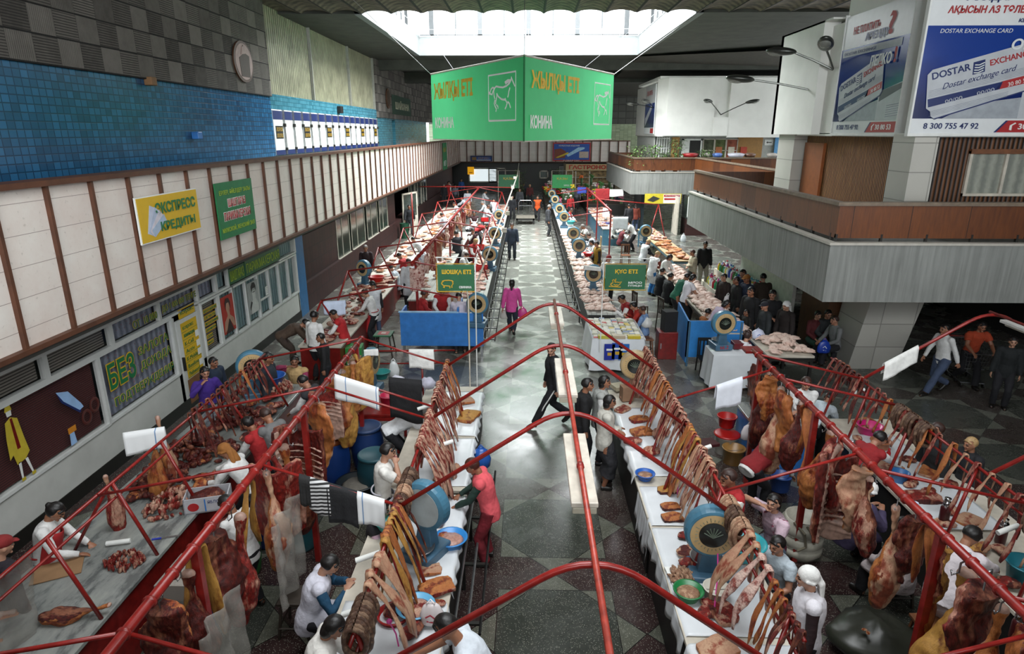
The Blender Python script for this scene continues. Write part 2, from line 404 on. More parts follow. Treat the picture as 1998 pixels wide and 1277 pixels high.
# bright folding shutters on the gallery
ORN = stripes('ornament_dark', '1f241c', '8d8f5e', 8.5, 2, .35)
for i in range(16):
    y0 = 23.95 + i * 1.035; k = i % 3 == 0
    r = board('folding_shutter', 'white folding shutter with blue bands%s' % (' and a patterned square' if k else ', plain middle') + ', %s from the left' % ORD[i], 'shutter', (-9.19, y0, 5.0), (0, 1, 0), .97, 1.58, WHITE, .04, group='gallery shutters')
    flat(r, 'upper_band', R4(0, 1.25, .97, 1.56), DBLUE); flat(r, 'lower_band', R4(0, .0, .97, .17), DBLUE)
    MB().box((.97, 0, -.03), (1.03, 1.6, .05)).build('upright', STEEL, r)
    MB().box((.93, 1.0, .0), (1.03, 1.12, .09)).box((.95, .15, 0), (1.03, .25, .08)).build('hinge', BLACK, r)
    if k:
        flat(r, 'patterned_square', R4(.15, .58, .85, 1.03), BLACK, .01)
        for q in (.62, .84):
            strokes(r, 'ornament', [[(.2 + .15 * j, q + (.14 if j % 2 else 0)) for j in range(5)], [(.2 + .15 * j, q + (0 if j % 2 else .14)) for j in range(5)]], .014, YELD, .018)
# ceiling
t = NT('dark_ceiling'); n = t.noise(t.co(), 1.5, 4)
CEIL = t.out(t.ramp(n, (.3, srgb('33352f')), (.7, srgb('44463f'))), .8, 0, t.noise(t.co(), 12, 3), .2)
m = MB().box((-12, 38.9, 10.0), (22, 68, 10.4)); m.box((-12, 25.8, 10.0), (-6.2, 38.9, 10.4)); m.box((6.15, 25.8, 10.0), (22, 38.9, 10.4))
m.box((-12, 41.5, 9.45), (22, 42.2, 10)); m.box((-12, 50, 9.3), (22, 50.8, 10))
struct('ceiling', m, CEIL, 'dark flat ceiling with beams around the skylight', 'ceiling')
# scalloped fibreboard canopy in front of the skylight
t = NT('scalloped_ceiling'); c = t.n('TexCoord').outputs['Object']; x = t.n('SeparateXYZ', {0: c})
n = t.noise(c, 3, 5)
per = 1.13
ff = t.math('FRACT', t.math('DIVIDE', x.outputs[0], per)); seam = t.math('LESS_THAN', t.math('ABSOLUTE', t.math('SUBTRACT', ff, .5)), .04)
chv = t.math('SINE', t.math('MULTIPLY', t.math('ADD', x.outputs[1], t.math('MULTIPLY', t.math('ABSOLUTE', t.math('SUBTRACT', ff, .5)), 1.2)), 2 * pi / .45))
col = t.ramp(t.math('ADD', n, t.math('MULTIPLY', chv, .12)), (.3, srgb('37312a')), (.7, srgb('6c6152')))
col = t.mix(seam, col, srgb('15120f'))
SCA = t.out(col, .85, 0, n, .3)
m = MB()
def canopy(u, v, x0=-12., x1=22., ya=11.8, yb=25.9):
    X = x0 + (x1 - x0) * u; s = abs(((X / per + .5) % 1) - .5) * 2
    return (X, ya + (yb - ya) * v, 9.98 + .16 * sqrt(max(0, 1 - s * s)) - .02)
m.grid(lambda u, v: canopy(u, v), 34 * 9, 2)
m.grid(lambda u, v: canopy(u, v, -12, 22, -8, 2.2), 34 * 9, 1); m.grid(lambda u, v: canopy(u, v, -12, -4.2, 2.2, 11.8), 70, 1); m.grid(lambda u, v: canopy(u, v, 5.4, 22, 2.2, 11.8), 150, 1)
m.box((-12, -8, 10.25), (-4.2, 25.8, 10.3)); m.box((5.4, -8, 10.25), (22, 25.8, 10.3)); m.box((-4.2, 11.8, 10.25), (5.4, 25.8, 10.3)); m.box((-4.2, -8, 10.25), (5.4, 2.2, 10.3))
struct('ceiling_scalloped', m, SCA, 'brown scalloped board ceiling in front of the skylight', 'ceiling')
# sloping ceiling strips over the right side (dark timber boards)
m = MB()
m.add([(6.3, 39, 9.9), (6.3, 66, 9.2), (21, 66, 9.0), (21, 30, 9.6)], [(0, 1, 2, 3)])
struct('ceiling_timber', m, M('timber_ceiling', '2e2a20', .8, var=.4, sc=4, bump=.6), 'dark timber ceiling over the far right gallery', 'ceiling')
# skylight well, curb, railing and glazing
m = MB()
m.box((-6.17, 38.88, 9.97), (6.12, 39.1, 11.0)); m.box((-6.45, 25.8, 9.97), (-6.17, 39.1, 11.0)); m.box((6.12, 25.8, 9.97), (6.4, 39.1, 11.0)); m.box((-6.45, 25.6, 10.35), (6.4, 25.78, 11.0))
m.box((-7.1, 39.1, 10.9), (7.1, 39.6, 11.0)); m.box((-7.1, 25.0, 10.9), (-6.45, 39.1, 11.0)); m.box((6.4, 25.0, 10.9), (7.1, 39.1, 11.0)); m.box((-7.1, 25, 14.4), (7.1, 39.7, 14.6))
WELL = M('well_grey', '6e7373', .6, var=.06); struct('wall_skylight', m, WELL, 'white well around the skylight opening', 'wall')
m = MB()
for i in range(11):
    X = -6.9 + 1.38 * i; wd = .13 if i % 2 else .04
    m.box((X - wd, 39.4, 11.0), (X + wd, 39.5, 14.4)); Y = 25.3 + 1.4 * i
    m.box((-7.0, Y - wd, 11.0), (-6.9, Y + wd, 14.4)); m.box((6.9, Y - wd, 11.0), (7.0, Y + wd, 14.4))
m.box((-7, 39.4, 11.0), (7, 39.5, 11.12)); m.box((-7, 39.4, 12.5), (7, 39.5, 12.56))
struct('window_1', m, M('grey_frame', '3c4042', .5), 'tall clerestory window frames of the skylight', 'window')
m = MB()
for z in (10.95, 11.3): m.tube([(-6.1, 26, z), (-6.1, 38.8, z), (6.1, 38.8, z), (6.1, 26, z)], .014, 6)
for i in range(13): m.tube([(-6.1 + i * 1.0167, 38.8, 10.9), (-6.1 + i * 1.0167, 38.8, 11.3)], .012, 5)
for i in range(12):
    for X in (-6.1, 6.1): m.tube([(X, 26.5 + i * 1.1, 10.9), (X, 26.5 + i * 1.1, 11.3)], .012, 5)
tag(m.build('railing', M('railing_grey', '8a8e90', .5)), 'thin white maintenance railing round the inside of the skylight', 'railing')
# assumed rooflight, out of view, housing the added near light
m = MB(); m.box((-4.35, 2.1, 10), (-4.2, 11.9, 12.2)); m.box((5.4, 2.1, 10), (5.55, 11.9, 12.2)); m.box((-4.35, 11.8, 10), (5.55, 11.95, 12.2)); m.box((-4.35, 2.05, 10), (5.55, 2.2, 12.2)); m.box((-4.35, 2.05, 12.2), (5.55, 11.95, 12.3))
struct('wall_assumed_skylight', m, WELL, 'white well of the assumed second skylight overhead')

# ---- far wall
m = MB().box((-6.95, 65, 3.02), (10, 65.25, 4.98)); struct('wall_gallery_back', m, MAR, 'pale marble parapet across the far end')
m = MB()
for i in range(19): m.box((-6.0 + .875 * i - .045, 64.9, 3.04), (-6.0 + .875 * i + .045, 65, 4.96))
m.box((-6.9, 64.86, 2.96), (10, 65.1, 3.04)); m.box((-6.9, 64.86, 4.95), (10, 65.1, 5.05))
struct('trim_3', m, MT['worn_wood_trim'], 'thin dark strips on the far parapet', 'trim')
m = MB().box((-10, 66.6, 0), (20, 66.9, 3)); struct('wall_back', m, M('dark_tile', '15100f', .35, var=.3), 'very dark lower wall at the far end')
m = MB().box((-10, 67, 3), (22, 67.3, 6.6)); struct('wall_back_upper', m, tilem('pale_green_tiles', '7f8c6f', 'a3af90', .4, .16, .015, (0, 2)), 'pale green tiled upper wall at the far end')
m = MB().box((-10, 67.2, 6.6), (22, 67.5, 10)); struct('wall_back_top', m, tilem('grey_squares', '33342f', '4c4e48', .75, .65, .05, (0, 2)), 'grey square panels high on the far wall')
m = MB().box((-9.6, 65.2, 2.9), (20, 67, 3.02)); struct('ceiling_back', m, CEIL, 'underside of the far gallery', 'ceiling')
m = MB().box((-9.62, -9, 0), (-9.5, 68, 4)); struct('wall_left_outer', m, M('outer_wall_brown', '2b2622', .8), 'outer wall behind the left shops')  # one even dark brown
# far windows and doors of the end wall
def wallwin(name, label, x0, x1, z0, z1, mat, Y=66.55, fr=.12):
    r = board(name, label, 'window', (x0, Y, z0), (1, 0, 0), x1 - x0, z1 - z0, mat, .04, 'pane')
    w_, h_ = x1 - x0, z1 - z0
    MB().box((0, 0, 0), (fr, h_, .05)).box((w_ - fr, 0, 0), (w_, h_, .05)).box((0, 0, 0), (w_, fr, .05)).box((0, h_ - fr, 0), (w_, h_, .05)).build('frame', WHITED, r)
    return r
wallwin('lit_window', 'bright lit window in the dark far wall at left', -6.0, -3.1, .9, 2.35, emis('daylit_pane', 'dfe9ec', .9))
wallwin('dark_window', 'dark glazed window beside the bright one on the far wall', -4.0, -2.2, .9, 2.35, M('dark_glass', '2c3432', .15))
wallwin('framed_board', 'small grey framed board on the dark far wall', 1.2, 2.1, 1.3, 2.1, M('mid_glass', '55605a', .3))
wallwin('grey_door_panel', 'plain grey panel in the dark far wall near the flowers', 3.2, 4.6, .6, 2.5, M('grey_panel', '6a6f6c', .6), fr=.02)
r = board('yellow_sign', 'small yellow lit sign on the far wall at left', 'sign', (-6.1, 66.4, 1.7), (1, 0, 0), .65, .75, emis('lit_yellow', 'd99a12', .7), .06)
flat(r, 'red_mark', R4(.15, .15, .5, .22), REDS, .01)

# ---- left shops
XL = -7.35
PLAS = M('white_plaster', 'b9bab5', .6, var=.1, sc=2)
m = MB().box((XL - .25, 2, .25), (XL, 19.82, .86), 0); m.box((XL - .1, 2, 2.6), (XL, 19.85, 2.86)); m.box((XL - .1, 12.45, .25), (XL, 12.56, 2.1)); m.box((XL - .1, 13.52, .25), (XL, 13.64, 2.1)); m.box((XL - 2.2, 19.75, 0), (XL, 19.85, 2.9))
struct('wall_shop', m, PLAS, 'white panelled shopfront under the left gallery')
m = MB().box((XL - .2, 2, 0), (XL + .015, 19.86, .25)); struct('baseboard_left', m, BLACK, 'black plinth under the white shopfront', 'baseboard')
m = MB().box((XL - 2.2, 2, 0), (XL - 2.1, 19.8, 2.9)); m.box((XL - 2.2, 2, 2.8), (XL, 19.8, 2.9)); m.box((-9.5, -9, 0), (-7.3, 2, 4))
struct('wall_shop_inside', m, M('shop_inside', '5a534c', .8), 'back wall inside the left shops')
m = MB().box((XL - .12, 19.9, 0), (XL, 20.6, 2.95)); struct('wall_blue_pier', m, M('blue_pier', '2a6290', .5), 'blue painted pier beside the shopfront')
m = MB().box((XL - .6, 20.6, 0), (-7.38, 65, .95)); m.box((-7.75, 20.6, .95), (-7.5, 24.8, 2.9))
m.box((-7.75, 34.4, .95), (-7.5, 36.3, 2.9)); m.box((-7.75, 48.2, .95), (-7.5, 65, 2.9)); m.box((-7.75, 20.6, 2.5), (-7.5, 65, 2.9)); m.box((-9.4, 20.6, 2.9), (-7.3, 65, 2.95))
REDT = tilem('dark_red_tiles', '260e0d', '361714', .3, .5, .02, (1, 2), 1.0, .6)
struct('wall_left_lower', m, REDT, 'dark red tiled lower wall under the left gallery')
# curtains, glazing panes of shop windows : one window per bay
def curtain(name, a, b, per=.17):
    t = NT(name); c = t.n('TexCoord').outputs['Object']; x = t.n('SeparateXYZ', {0: c}); n = t.noise(c, 9, 2)
    s = t.math('SINE', t.math('ADD', t.math('MULTIPLY', x.outputs[0], 2 * pi / per), t.math('MULTIPLY', n, 3)))
    f = t.math('ADD', t.math('MULTIPLY', s, .35), .5)
    sp = t.math('GREATER_THAN', t.noise(c, 16, 1), .68)
    col = t.mix(f, srgb(a), srgb(b))
    if 'flower' in name: col = t.mix(t.math('MULTIPLY', sp, .6), col, srgb('8a4a55'))
    return t.out(col, .8, 0, s, .4, .02)
CUF = curtain('flowered_curtain', '5a5f70', '9a9fb0'); CUT = curtain('teal_curtain', '4e6a70', '90a8aa')
BLIND = stripes('venetian_blind', '3a3530', '8a837a', 22, 1, .6); BLINDR = stripes('dark_red_blind', '2d0f0e', '571d1a', 28, 1, .5)
GL = glass('shop_glass', '30383a', .08, .05)
WF = M('window_frame_white', 'c4c6c3', .4, var=.05)
def bay(name, label, y0, y1, z0, z1, back, mull=.05, depth=.12, glaz=True):
    r = thing(name, label, 'window', m=frame((XL, y0, z0), (0, 1, 0))); w_, h_ = y1 - y0, z1 - z0
    MB().box((0, 0, -depth), (w_, h_, -depth + .01)).build('curtain' if 'curtain' in back.name else 'blind', back, r)
    MB().box((-mull, -mull, -.06), (0, h_ + mull, .03)).box((w_, -mull, -.06), (w_ + mull, h_ + mull, .03)).box((0, -mull, -.06), (w_, 0, .03)).box((0, h_, -.06), (w_, h_ + mull, .03)).build('frame', WF, r)
    if glaz: MB().box((0, 0, -.02), (w_, h_, -.015)).build('pane', GL, r)
    return r
bay('tailor_window', 'shop window with dark red blind and painted scissors', 7.62, 10.05, .9, 2.1, BLINDR)
bay('shop_window', 'dark red blind shop window nearest the viewer', 3.5, 7.5, .9, 2.1, BLINDR)
for i, (a, b, mt, lb) in enumerate([(3.5, 6.2, BLIND, 'louvred upper window nearest the viewer'), (6.3, 8.9, BLIND, 'louvred upper window above the painted woman'), (9.0, 10.5, BLIND, 'louvred upper window above the painted scissors'), (10.6, 12.05, CUF, 'flowered curtain upper window lettered OT 10 000'), (12.12, 13.58, CUF, 'flowered curtain upper window lettered up to 1 000 000'), (13.65, 14.45, CUF, 'narrow curtained upper window beside the green hairdresser sign')]):
    bay('transom_window', lb, a, b, 2.2, 2.55, mt)
W1 = bay('credit_window', 'flowered curtain window with large green and yellow credit lettering', 10.13, 12.4, .92, 2.1, CUF)
W2 = bay('blind_window', 'narrow window with blind and yellow notices beside the shop door', 13.7, 14.44, .92, 2.08, BLIND)
edges = [14.52, 15.27, 16.03, 16.79, 17.55, 18.31, 19.07, 19.8]
lbs = ['holding a red poster of a woman', 'plain curtain, between the two posters', 'holding the black and white portrait poster', 'with a small white notice and a lower pane', 'third from the blue pier', 'second from the blue pier', 'nearest the blue pier']
PW = [bay('hairdresser_window', 'tall teal curtained window ' + lbs[i], edges[i] + .03, edges[i + 1] - .03, .92, 2.08, CUT) for i in range(7)]
MB().box((0, .42, 0), (.7, .47, .03)).build('crossbar', WF, PW[3])
for a, b in ((14.55, 15.1), (18.5, 19.8)): bay('upper_curtain_window', 'teal curtained upper pane %s' % ('left of' if a < 15 else 'right of') + ' the green hairdresser signs', a, b, 2.2, 2.6, CUT)
# door
d = thing('door', 'white shop door covered by a yellow price list', 'door', m=frame((XL + .01, 12.6, .05), (0, 1, 0)))
MB().box((0, 0, -.04), (.9, 1.95, 0)).build('panel', WF, d); flat(d, 'brown_lower_panel', R4(.1, .05, .8, .6), M('brown_panel', '7a5232', .6), .006)
MB().box((.02, .85, 0), (.06, 1.15, .05)).build('handle', BLACK, d)
flat(d, 'price_list', R4(.14, .62, .8, 1.86), YEL, .01)
for i, s in enumerate(['ксерокс', 'ламинация', 'K-Cell', 'Activ', 'K-Mobile', 'Beeline', 'Pathword']):
    y = 1.7 - i * .17; text(d, s, .2, y - .01, .45 if i not in (2, 3) else .36, .09, GRN, .015)
    flat(d, 'rule', R4(.14, y - .045, .8, y - .038), GRN, .013)
for q in (.75, 1.0, 1.2, 1.42): flat(d, 'paper_slip', R4(.66, q, .8, q + .14), WHITE, .018)
r = board('copy_sign', 'small yellow photocopy sign above the shop door', 'sign', (XL + .03, 12.72, 2.02), (0, 1, 0), .66, .2, YEL, .01); text(r, 'ксерокс', .06, .05, .54, .1, GRN)
# window lettering
OL = (YEL, .035)
text(W1, 'БЕЗ', .15, .5, .78, .48, GRN, .012, bold=.02, outline=(YEL, .035))
text(W1, 'ЗАЛОГА', 1.1, .82, 1.02, .16, GRN, .012, bold=.005, outline=OL)
text(W1, 'ДОХОДА', 1.1, .5, 1.05, .19, GRN, .012, bold=.005, outline=OL)
text(W1, 'ПОДТВЕРЖДЕНИЯ', .2, .15, 1.95, .18, GRN, .012, bold=.005, outline=OL)
r = board('window_lettering', 'green and yellow lettering FROM 10 000 on the upper window', 'sign', (XL + .01, 10.9, 2.26), (0, 1, 0), .01, .01, YEL, .002, 'dot'); text(r, 'ОТ  10 000', .3, .02, .8, .14, GRN, outline=OL)
r = board('window_lettering', 'green and yellow lettering TO 1 000 000 TENGE on the upper window', 'sign', (XL + .01, 12.2, 2.26), (0, 1, 0), .01, .01, YEL, .002, 'dot'); text(r, 'ДО 1 000 000 ТЕНГЕ', .0, .04, 1.35, .15, GRN, outline=OL)
for i, (s, w_) in enumerate([('ИЗГОТОВЛЕНИЕ', .6), ('ПЕЧАТЬ', .5), ('ФОТОГРАФИИ', .6), ('ДОКУМЕНТЫ', .45), ('СКАН', .25), ('ФАКС', .25)]):
    y = .95 - i * .15; flat(W2, 'yellow_strip', R4(.06, y - .03, .06 + w_ + .04, y + .07), YELD, .008); text(W2, s, .08, y - .01, w_, .06, GRN, .014)
# tailor pictures painted on the glass
r = thing('painted_scissors', 'blue and brown scissors painted on the tailor shop window', 'painting', m=frame((XL + .01, 8.95, 1.05), (0, 1, 0)))
STL = M('scissor_blue', '8fb0d8', .5); BRN = M('scissor_brown', '4a1f1a', .5)
flat(r, 'blade', [(.08, .86), (.2, .66), (.5, .38), (.6, .4), (.56, .48), (.33, .78)], STL); flat(r, 'blade_shadow', [(.08, .86), (.15, .66), (.5, .33), (.55, .38)], DBLUE, .003)
for cx_, cy_ in ((.62, .2), (.85, .32)):
    mb = MB(); mb.tube([(cx_ + .1 * cos(a * pi / 8), cy_ + .11 * sin(a * pi / 8), .006) for a in range(17)], .03, 5, flat=.3, side=(0, 0, 1)); mb.build('finger_ring', BRN, r)
flat(r, 'thread_reel', R4(.16, .1, .34, .2), M('thread_orange', 'c07a1e', .6)); flat(r, 'thimble', [(.16, -.1), (.3, -.1), (.28, .1), (.18, .1)], STL)
r = thing('painted_woman', 'painted woman in a long yellow coat on the tailor shop window', 'painting', m=frame((XL + .01, 7.95, .92), (0, 1, 0)))
flat(r, 'coat', [(.06, .95), (.17, 1.0), (.28, .94), (.32, .62), (.36, .38), (.26, .3), (.1, .28), (.07, .45), (.0, .4), (.02, .7)], M('coat_yellow', 'b3a02e', .6))
flat(r, 'dress', [(.15, .98), (.19, .98), (.22, .5), (.16, .5)], REDD, .007); flat(r, 'face', [(.12, 1.02), (.2, 1.02), (.21, 1.12), (.11, 1.12)], WHITE)
flat(r, 'hat', [(.09, 1.1), (.22, 1.1), (.2, 1.18), (.12, 1.18)], MT['coat_yellow'], .008)
for q in (.12, .25): flat(r, 'leg', [(q, .3), (q + .05, .3), (q + .07 * (q > .2) + .03, .04), (q + .07 * (q > .2), .04)], WHITE); flat(r, 'shoe', R4(q + .07 * (q > .2) - .01, .0, q + .07 * (q > .2) + .06, .05), MT['coat_yellow'], .006)
# posters
r = board('red_poster', 'red poster of a dark haired woman leaning her chin on her hand', 'poster', (XL + .035, 14.57, 1.08), (0, 1, 0), .62, .92, M('poster_red', '9c2a1c', .5), .01, 'sheet')
SK = M('poster_skin', 'a07a64', .6); SKD = M('poster_hair', '2c1a16', .6)
flat(r, 'figure', [(.02, .05), (.08, .3), (.25, .42), (.24, .6), (.36, .6), (.38, .42), (.56, .3), (.6, .1), (.5, .1), (.32, .35), (.2, .1)], SK)
flat(r, 'face', [(.2, .58), (.24, .5), (.33, .48), (.4, .58), (.4, .75), (.2, .75)], SK, .006); flat(r, 'hair', [(.17, .6), (.16, .76), (.24, .86), (.38, .85), (.44, .74), (.42, .58), (.36, .74), (.24, .74)], SKD, .008)
flat(r, 'dark_top', [(.08, .0), (.5, .0), (.34, .33), (.3, .33)], SKD, .005)
r = board('portrait_poster', 'black and white portrait poster of a man in a pale shirt', 'poster', (XL + .035, 16.08, 1.16), (0, 1, 0), .64, .84, M('poster_grey', '8d918e', .5), .01, 'sheet')
PG = M('poster_light', 'b0b2ae', .6); PK = M('poster_black', '1c1c1c', .6)
flat(r, 'shirt', [(.1, .0), (.55, .0), (.56, .2), (.42, .38), (.26, .38), (.1, .25)], PG); flat(r, 'face', [(.24, .36), (.3, .3), (.42, .36), (.44, .6), (.22, .6)], PG, .006)
flat(r, 'hair', [(.2, .55), (.18, .72), (.28, .82), (.42, .8), (.48, .7), (.46, .55), (.43, .66), (.26, .66)], PK, .008); flat(r, 'jacket', [(.05, .1), (.2, .3), (.14, .34), (.04, .2)], PK, .006); flat(r, 'brow', R4(.26, .55, .41, .57), PK, .01)
r = board('white_notice', 'small white paper notice on the hairdresser window', 'notice', (XL + .035, 17.2, 1.42), (0, 1, 0), .17, .24, WHITE, .006, 'sheet'); strokes(r, 'writing', [[(.03, .2 - .045 * i), (.14, .2 - .045 * i)] for i in range(4)], .004, BLACK)
# green lit-look signs
r = board('hairdresser_sign', 'green hairdresser sign in Kazakh above the shopfront', 'sign', (XL + .04, 15.15, 2.2), (0, 1, 0), .88, .38, GREENP); text(r, 'ШАШТАРАЗ', .05, .06, .78, .26, M('sign_lime', '9ab02a', .6), bold=0)
r = board('hairdresser_sign', 'longer green hairdresser sign in Russian above the shopfront', 'sign', (XL + .04, 16.08, 2.2), (0, 1, 0), 2.4, .4, GREENP); text(r, 'ПАРИКМАХЕРСКАЯ', .08, .07, 2.25, .25, MT['sign_lime'], bold=0)
# parapet signs
r = board('credit_sign', 'yellow express credit sign on the left gallery parapet', 'sign', (-6.6, 10.74, 3.96), (0, 1, 0), 2.03, .76, YEL)
MB().box((-.02, -.02, -.035), (2.05, .78, -.005)).build('white_edge', WHITE, r)
text(r, 'ЭКСПРЕСС', .5, .44, 1.4, .2, GRN, .018, bold=.03); text(r, 'КРЕДИТЫ', .6, .1, 1.22, .2, GRN, .018, bold=.03)
for i, cc in enumerate(['b9bfd0', 'a9b4c8', 'c6c0c8', '9fb0c4']):
    a = radians(70 - i * 14); p0 = Vector((.26 + .03 * i, .12)); dx = Vector((cos(a), sin(a))); dy = Vector((-sin(a), cos(a)))
    flat(r, 'banknote', [tuple(p0 - dy * .07), tuple(p0 + dx * .5 - dy * .07), tuple(p0 + dx * .5 + dy * .08), tuple(p0 + dy * .08)], M('note_' + cc, cc, .7), .004 + i * .002)
r = board('hairdresser_banner', 'hanging green hairdresser banner on the left gallery parapet', 'banner', (-6.6, 13.57, 3.56), (0, 1, 0), 1.85, 1.2, M('banner_green', '0f6a3a', .6))
text(r, 'ЕРЛЕР, ӘЙЕЛДЕР ЗАЛЫ', .15, .92, 1.55, .14, MT['sign_lime']); text(r, 'ШАШТАРАЗ', .5, .66, .9, .17, REDS, bold=.02, outline=(WHITE, .06)); text(r, 'ПАРИКМАХЕРСКАЯ', .25, .38, 1.35, .18, REDS, bold=.02, outline=(WHITE, .06)); text(r, 'МУЖСКОЙ, ЖЕНСКИЙ ЗАЛ', .1, .12, 1.65, .14, MT['sign_lime'])
r = board('narrow_banner', 'narrow green banner far along the left gallery parapet', 'banner', (-6.6, 51.3, 2.95), (0, 1, 0), 2.4, 2.05, MT['banner_green']); text(r, 'ҚЫЗ', .3, 1.3, 1.6, .4, YELD); text(r, 'МЕХ', .3, .3, 1.6, .4, WHITE)
# windows of the red tiled wall
FW = M('dim_glass', '2f3832', .12)
for i, (a, b) in enumerate([(24.9, 26.75), (27.05, 29.4), (29.8, 31.98), (32.4, 34.35), (40.9, 43.0), (43.3, 45.6), (45.9, 48.1)]):
    r = thing('hall_window', ['first', 'second', 'third', 'fourth', 'fifth', 'sixth', 'last'][i] + ' white framed window of the red tiled wall counting from the shopfront', 'window', m=frame((-7.5, a, 1.7 if i < 4 else 1.65), (0, 1, 0)))
    h_ = .85; w_ = b - a
    MB().box((0, -.75, -.06), (w_, h_, -.02)).build('pane', FW, r); MB().box((0, -.75, -.03), (.05, h_, .0)).box((w_ - .05, -.75, -.03), (w_, h_, .0)).box((0, -.8, -.03), (w_, -.74, .06)).box((w_ * .4, -.75, -.03), (w_ * .4 + .04, h_, 0)).build('frame', WHITED, r)
r = thing('open_door', 'white half glazed door standing open under the left gallery', 'door', m=frame((-7.3, 37.4, 0), (.35, .94, 0)))
MB().box((0, 0, 0), (1.7, 1.0, .05)).box((0, 1, 0), (.1, 2.4, .05)).box((1.6, 1, 0), (1.7, 2.4, .05)).box((0, 2.3, 0), (1.7, 2.4, .05)).build('leaf', WHITED, r); MB().box((.1, 1, .01), (1.6, 2.3, .02)).build('pane', FW, r)
r = thing('waste_bin', 'dark green waste bin beside the open door', 'bin', (-7.0, 36.2, 0)); MB().lathe([(.2, 0), (.26, .85), (.24, .85), (.2, .1)], n=14).build('bin_body', M('bin_green', '17402c', .5), r)
# wall objects on the left
r = thing('oval_emblem', 'oval painted emblem on the ribbed concrete above the blue tiles', 'emblem', m=frame((-9.1, 21.65, 7.95), (0, 1, 0)))
def oval(a, b, n=28): return [(a * cos(2 * pi * i / n), b * sin(2 * pi * i / n)) for i in range(n)]
flat(r, 'rim', oval(.72, .62), M('emblem_rim', '4a2f1c', .5), .05, 0); flat(r, 'field', oval(.62, .54), M('emblem_field', 'a08a84', .6), .06, .04)
flat(r, 'dark_figure', [(-.3, -.45), (-.35, .1), (-.1, .2), (0, .5), (.15, .25), (.4, .2), (.35, -.45)], M('emblem_dark', '3a2a1a', .6), .07, .055); flat(r, 'pale_figure', [(-.2, .2), (-.1, .45), (.1, .45), (.12, .25)], MT['emblem_field'], .08, .06)
r = thing('oval_emblem', 'smaller dark oval emblem beside the green far sign', 'emblem', m=frame((-9.1, 43.6, 7.9), (0, 1, 0))); flat(r, 'rim', oval(.6, .62), MT['emblem_rim'], .05, 0); flat(r, 'field', oval(.45, .48), MT['emblem_dark'], .07, .04)
r = board('teahouse_sign', 'dark green teahouse sign high on the far left wall', 'sign', (-9.08, 44.95, 6.98), (0, 1, 0), 7, 1.25, M('sign_dark_green', '1c3a2a', .5)); text(r, 'ШАЙХАНА', 1.0, .35, 5.2, .6, M('sign_cream', 'a8a890', .6), bold=.03)
for nm, lb, y, z, mt, s in (('wall_speaker', 'small black speaker above the white shutters', 32.4, 6.85, BLACK, .2), ('alarm_box', 'small blue alarm box on the blue tiles', 18.1, 5.72, BLUEP, .12), ('wooden_block', 'small wooden block fixed at the top of the blue tiles', 16.2, 6.98, M('raw_wood', '7a5a3a', .7), .12)):
    tag(MB().box((-9.2, y - s, z - s * .8), (-9.0, y + s, z + s * .8)).build(nm, mt, bevel=.02), lb, 'fitting')
# far ads
def advert(label, x0, x1, z0, z1, Y, rim):
    r = board('advert_board', label, 'sign', (x0, Y, z0), (1, 0, 0), x1 - x0, z1 - z0, rim, .05); w_, h_ = x1 - x0, z1 - z0
    flat(r, 'picture', R4(.12, .12, w_ - .12, h_ - .12), M('ad_blue', '1f4fa0', .5), .01)
    return r, w_, h_
r, w_, h_ = advert('large blue and red grocery advert on the far parapet', 2.45, 6.15, 3.1, 4.85, 64.85, REDS)
flat(r, 'brown_goods', [(.15, .2), (1.2, .3), (1.3, .9), (.8, 1.2), (.15, 1.1)], M('ad_brown', '7a4030', .6), .014); flat(r, 'rainbow', [(.3, .35), (.5, .3), (1.6, .7), (1.5, .85)], M('ad_yellow', 'c8b030', .6), .018)
flat(r, 'bottle', [(1.35, .6), (1.5, .4), (2.6, .95), (3.1, 1.15), (3.1, 1.3), (2.5, 1.3)], M('ad_pale', '9cc4de', .5), .02); flat(r, 'goods', R4(2.6, .3, 3.5, .9), M('ad_cream', 'b8a89a', .6), .016)
text(r, 'КОЛБАСНЫЕ ИЗДЕЛИЯ', .6, 1.36, 2.0, .16, WHITE, .02); text(r, 'АЛМАТЫ', 1.0, .02, 1.6, .09, WHITE, .02)
r, w_, h_ = advert('small blue advert low on the far parapet', -5.65, -3.5, 3.05, 3.6, 64.85, DBLUE); flat(r, 'pale_band', R4(.6, .1, 2.0, .16), WHITE, .016); flat(r, 'colour_patch', R4(.15, .12, .6, .42), M('ad_brown2', '8a6a40', .6), .016); text(r, 'КЕРУЕН', .75, .22, 1.1, .18, YELD, .02)
# ================================================================ RIGHT SIDE
t = NT('board_formed_concrete'); v = t.co((1, 1, .05)); n = t.noise(v, 14, 4); n2 = t.noise(t.co(), 1.2, 4)
CONC = t.out(t.ramp(t.math('ADD', t.math('MULTIPLY', n, .7), t.math('MULTIPLY', n2, .3)), (.3, srgb('686a66')), (.7, srgb('8a8c88'))), .8, 0, n, .4, .02)
def woodm(name, a, b, pw=1.15, ax=1):
    t = NT(name); c = t.n('TexCoord').outputs['Object']; x = t.n('SeparateXYZ', {0: c}); n = t.noise(t.co((1, 1, .12)), 22, 4)
    xx = t.math('ADD', x.outputs[0], x.outputs[1])
    pid = t.math('FLOOR', t.math('DIVIDE', xx, pw)); rn = t.n('TexWhiteNoise', {'Vector': t.n('CombineXYZ', {0: pid, 1: 0.0, 2: 0.0}).outputs[0]}).outputs[0]
    f = t.math('ADD', t.math('MULTIPLY', n, .6), t.math('MULTIPLY', rn, .4)); col = t.ramp(f, (.25, srgb(a)), (.8, srgb(b)))
    col = t.mix(t.math('LESS_THAN', t.math('FRACT', t.math('DIVIDE', xx, pw)), .012), col, srgb('1c100a'))
    return t.out(col, .4, 0, n, .1)
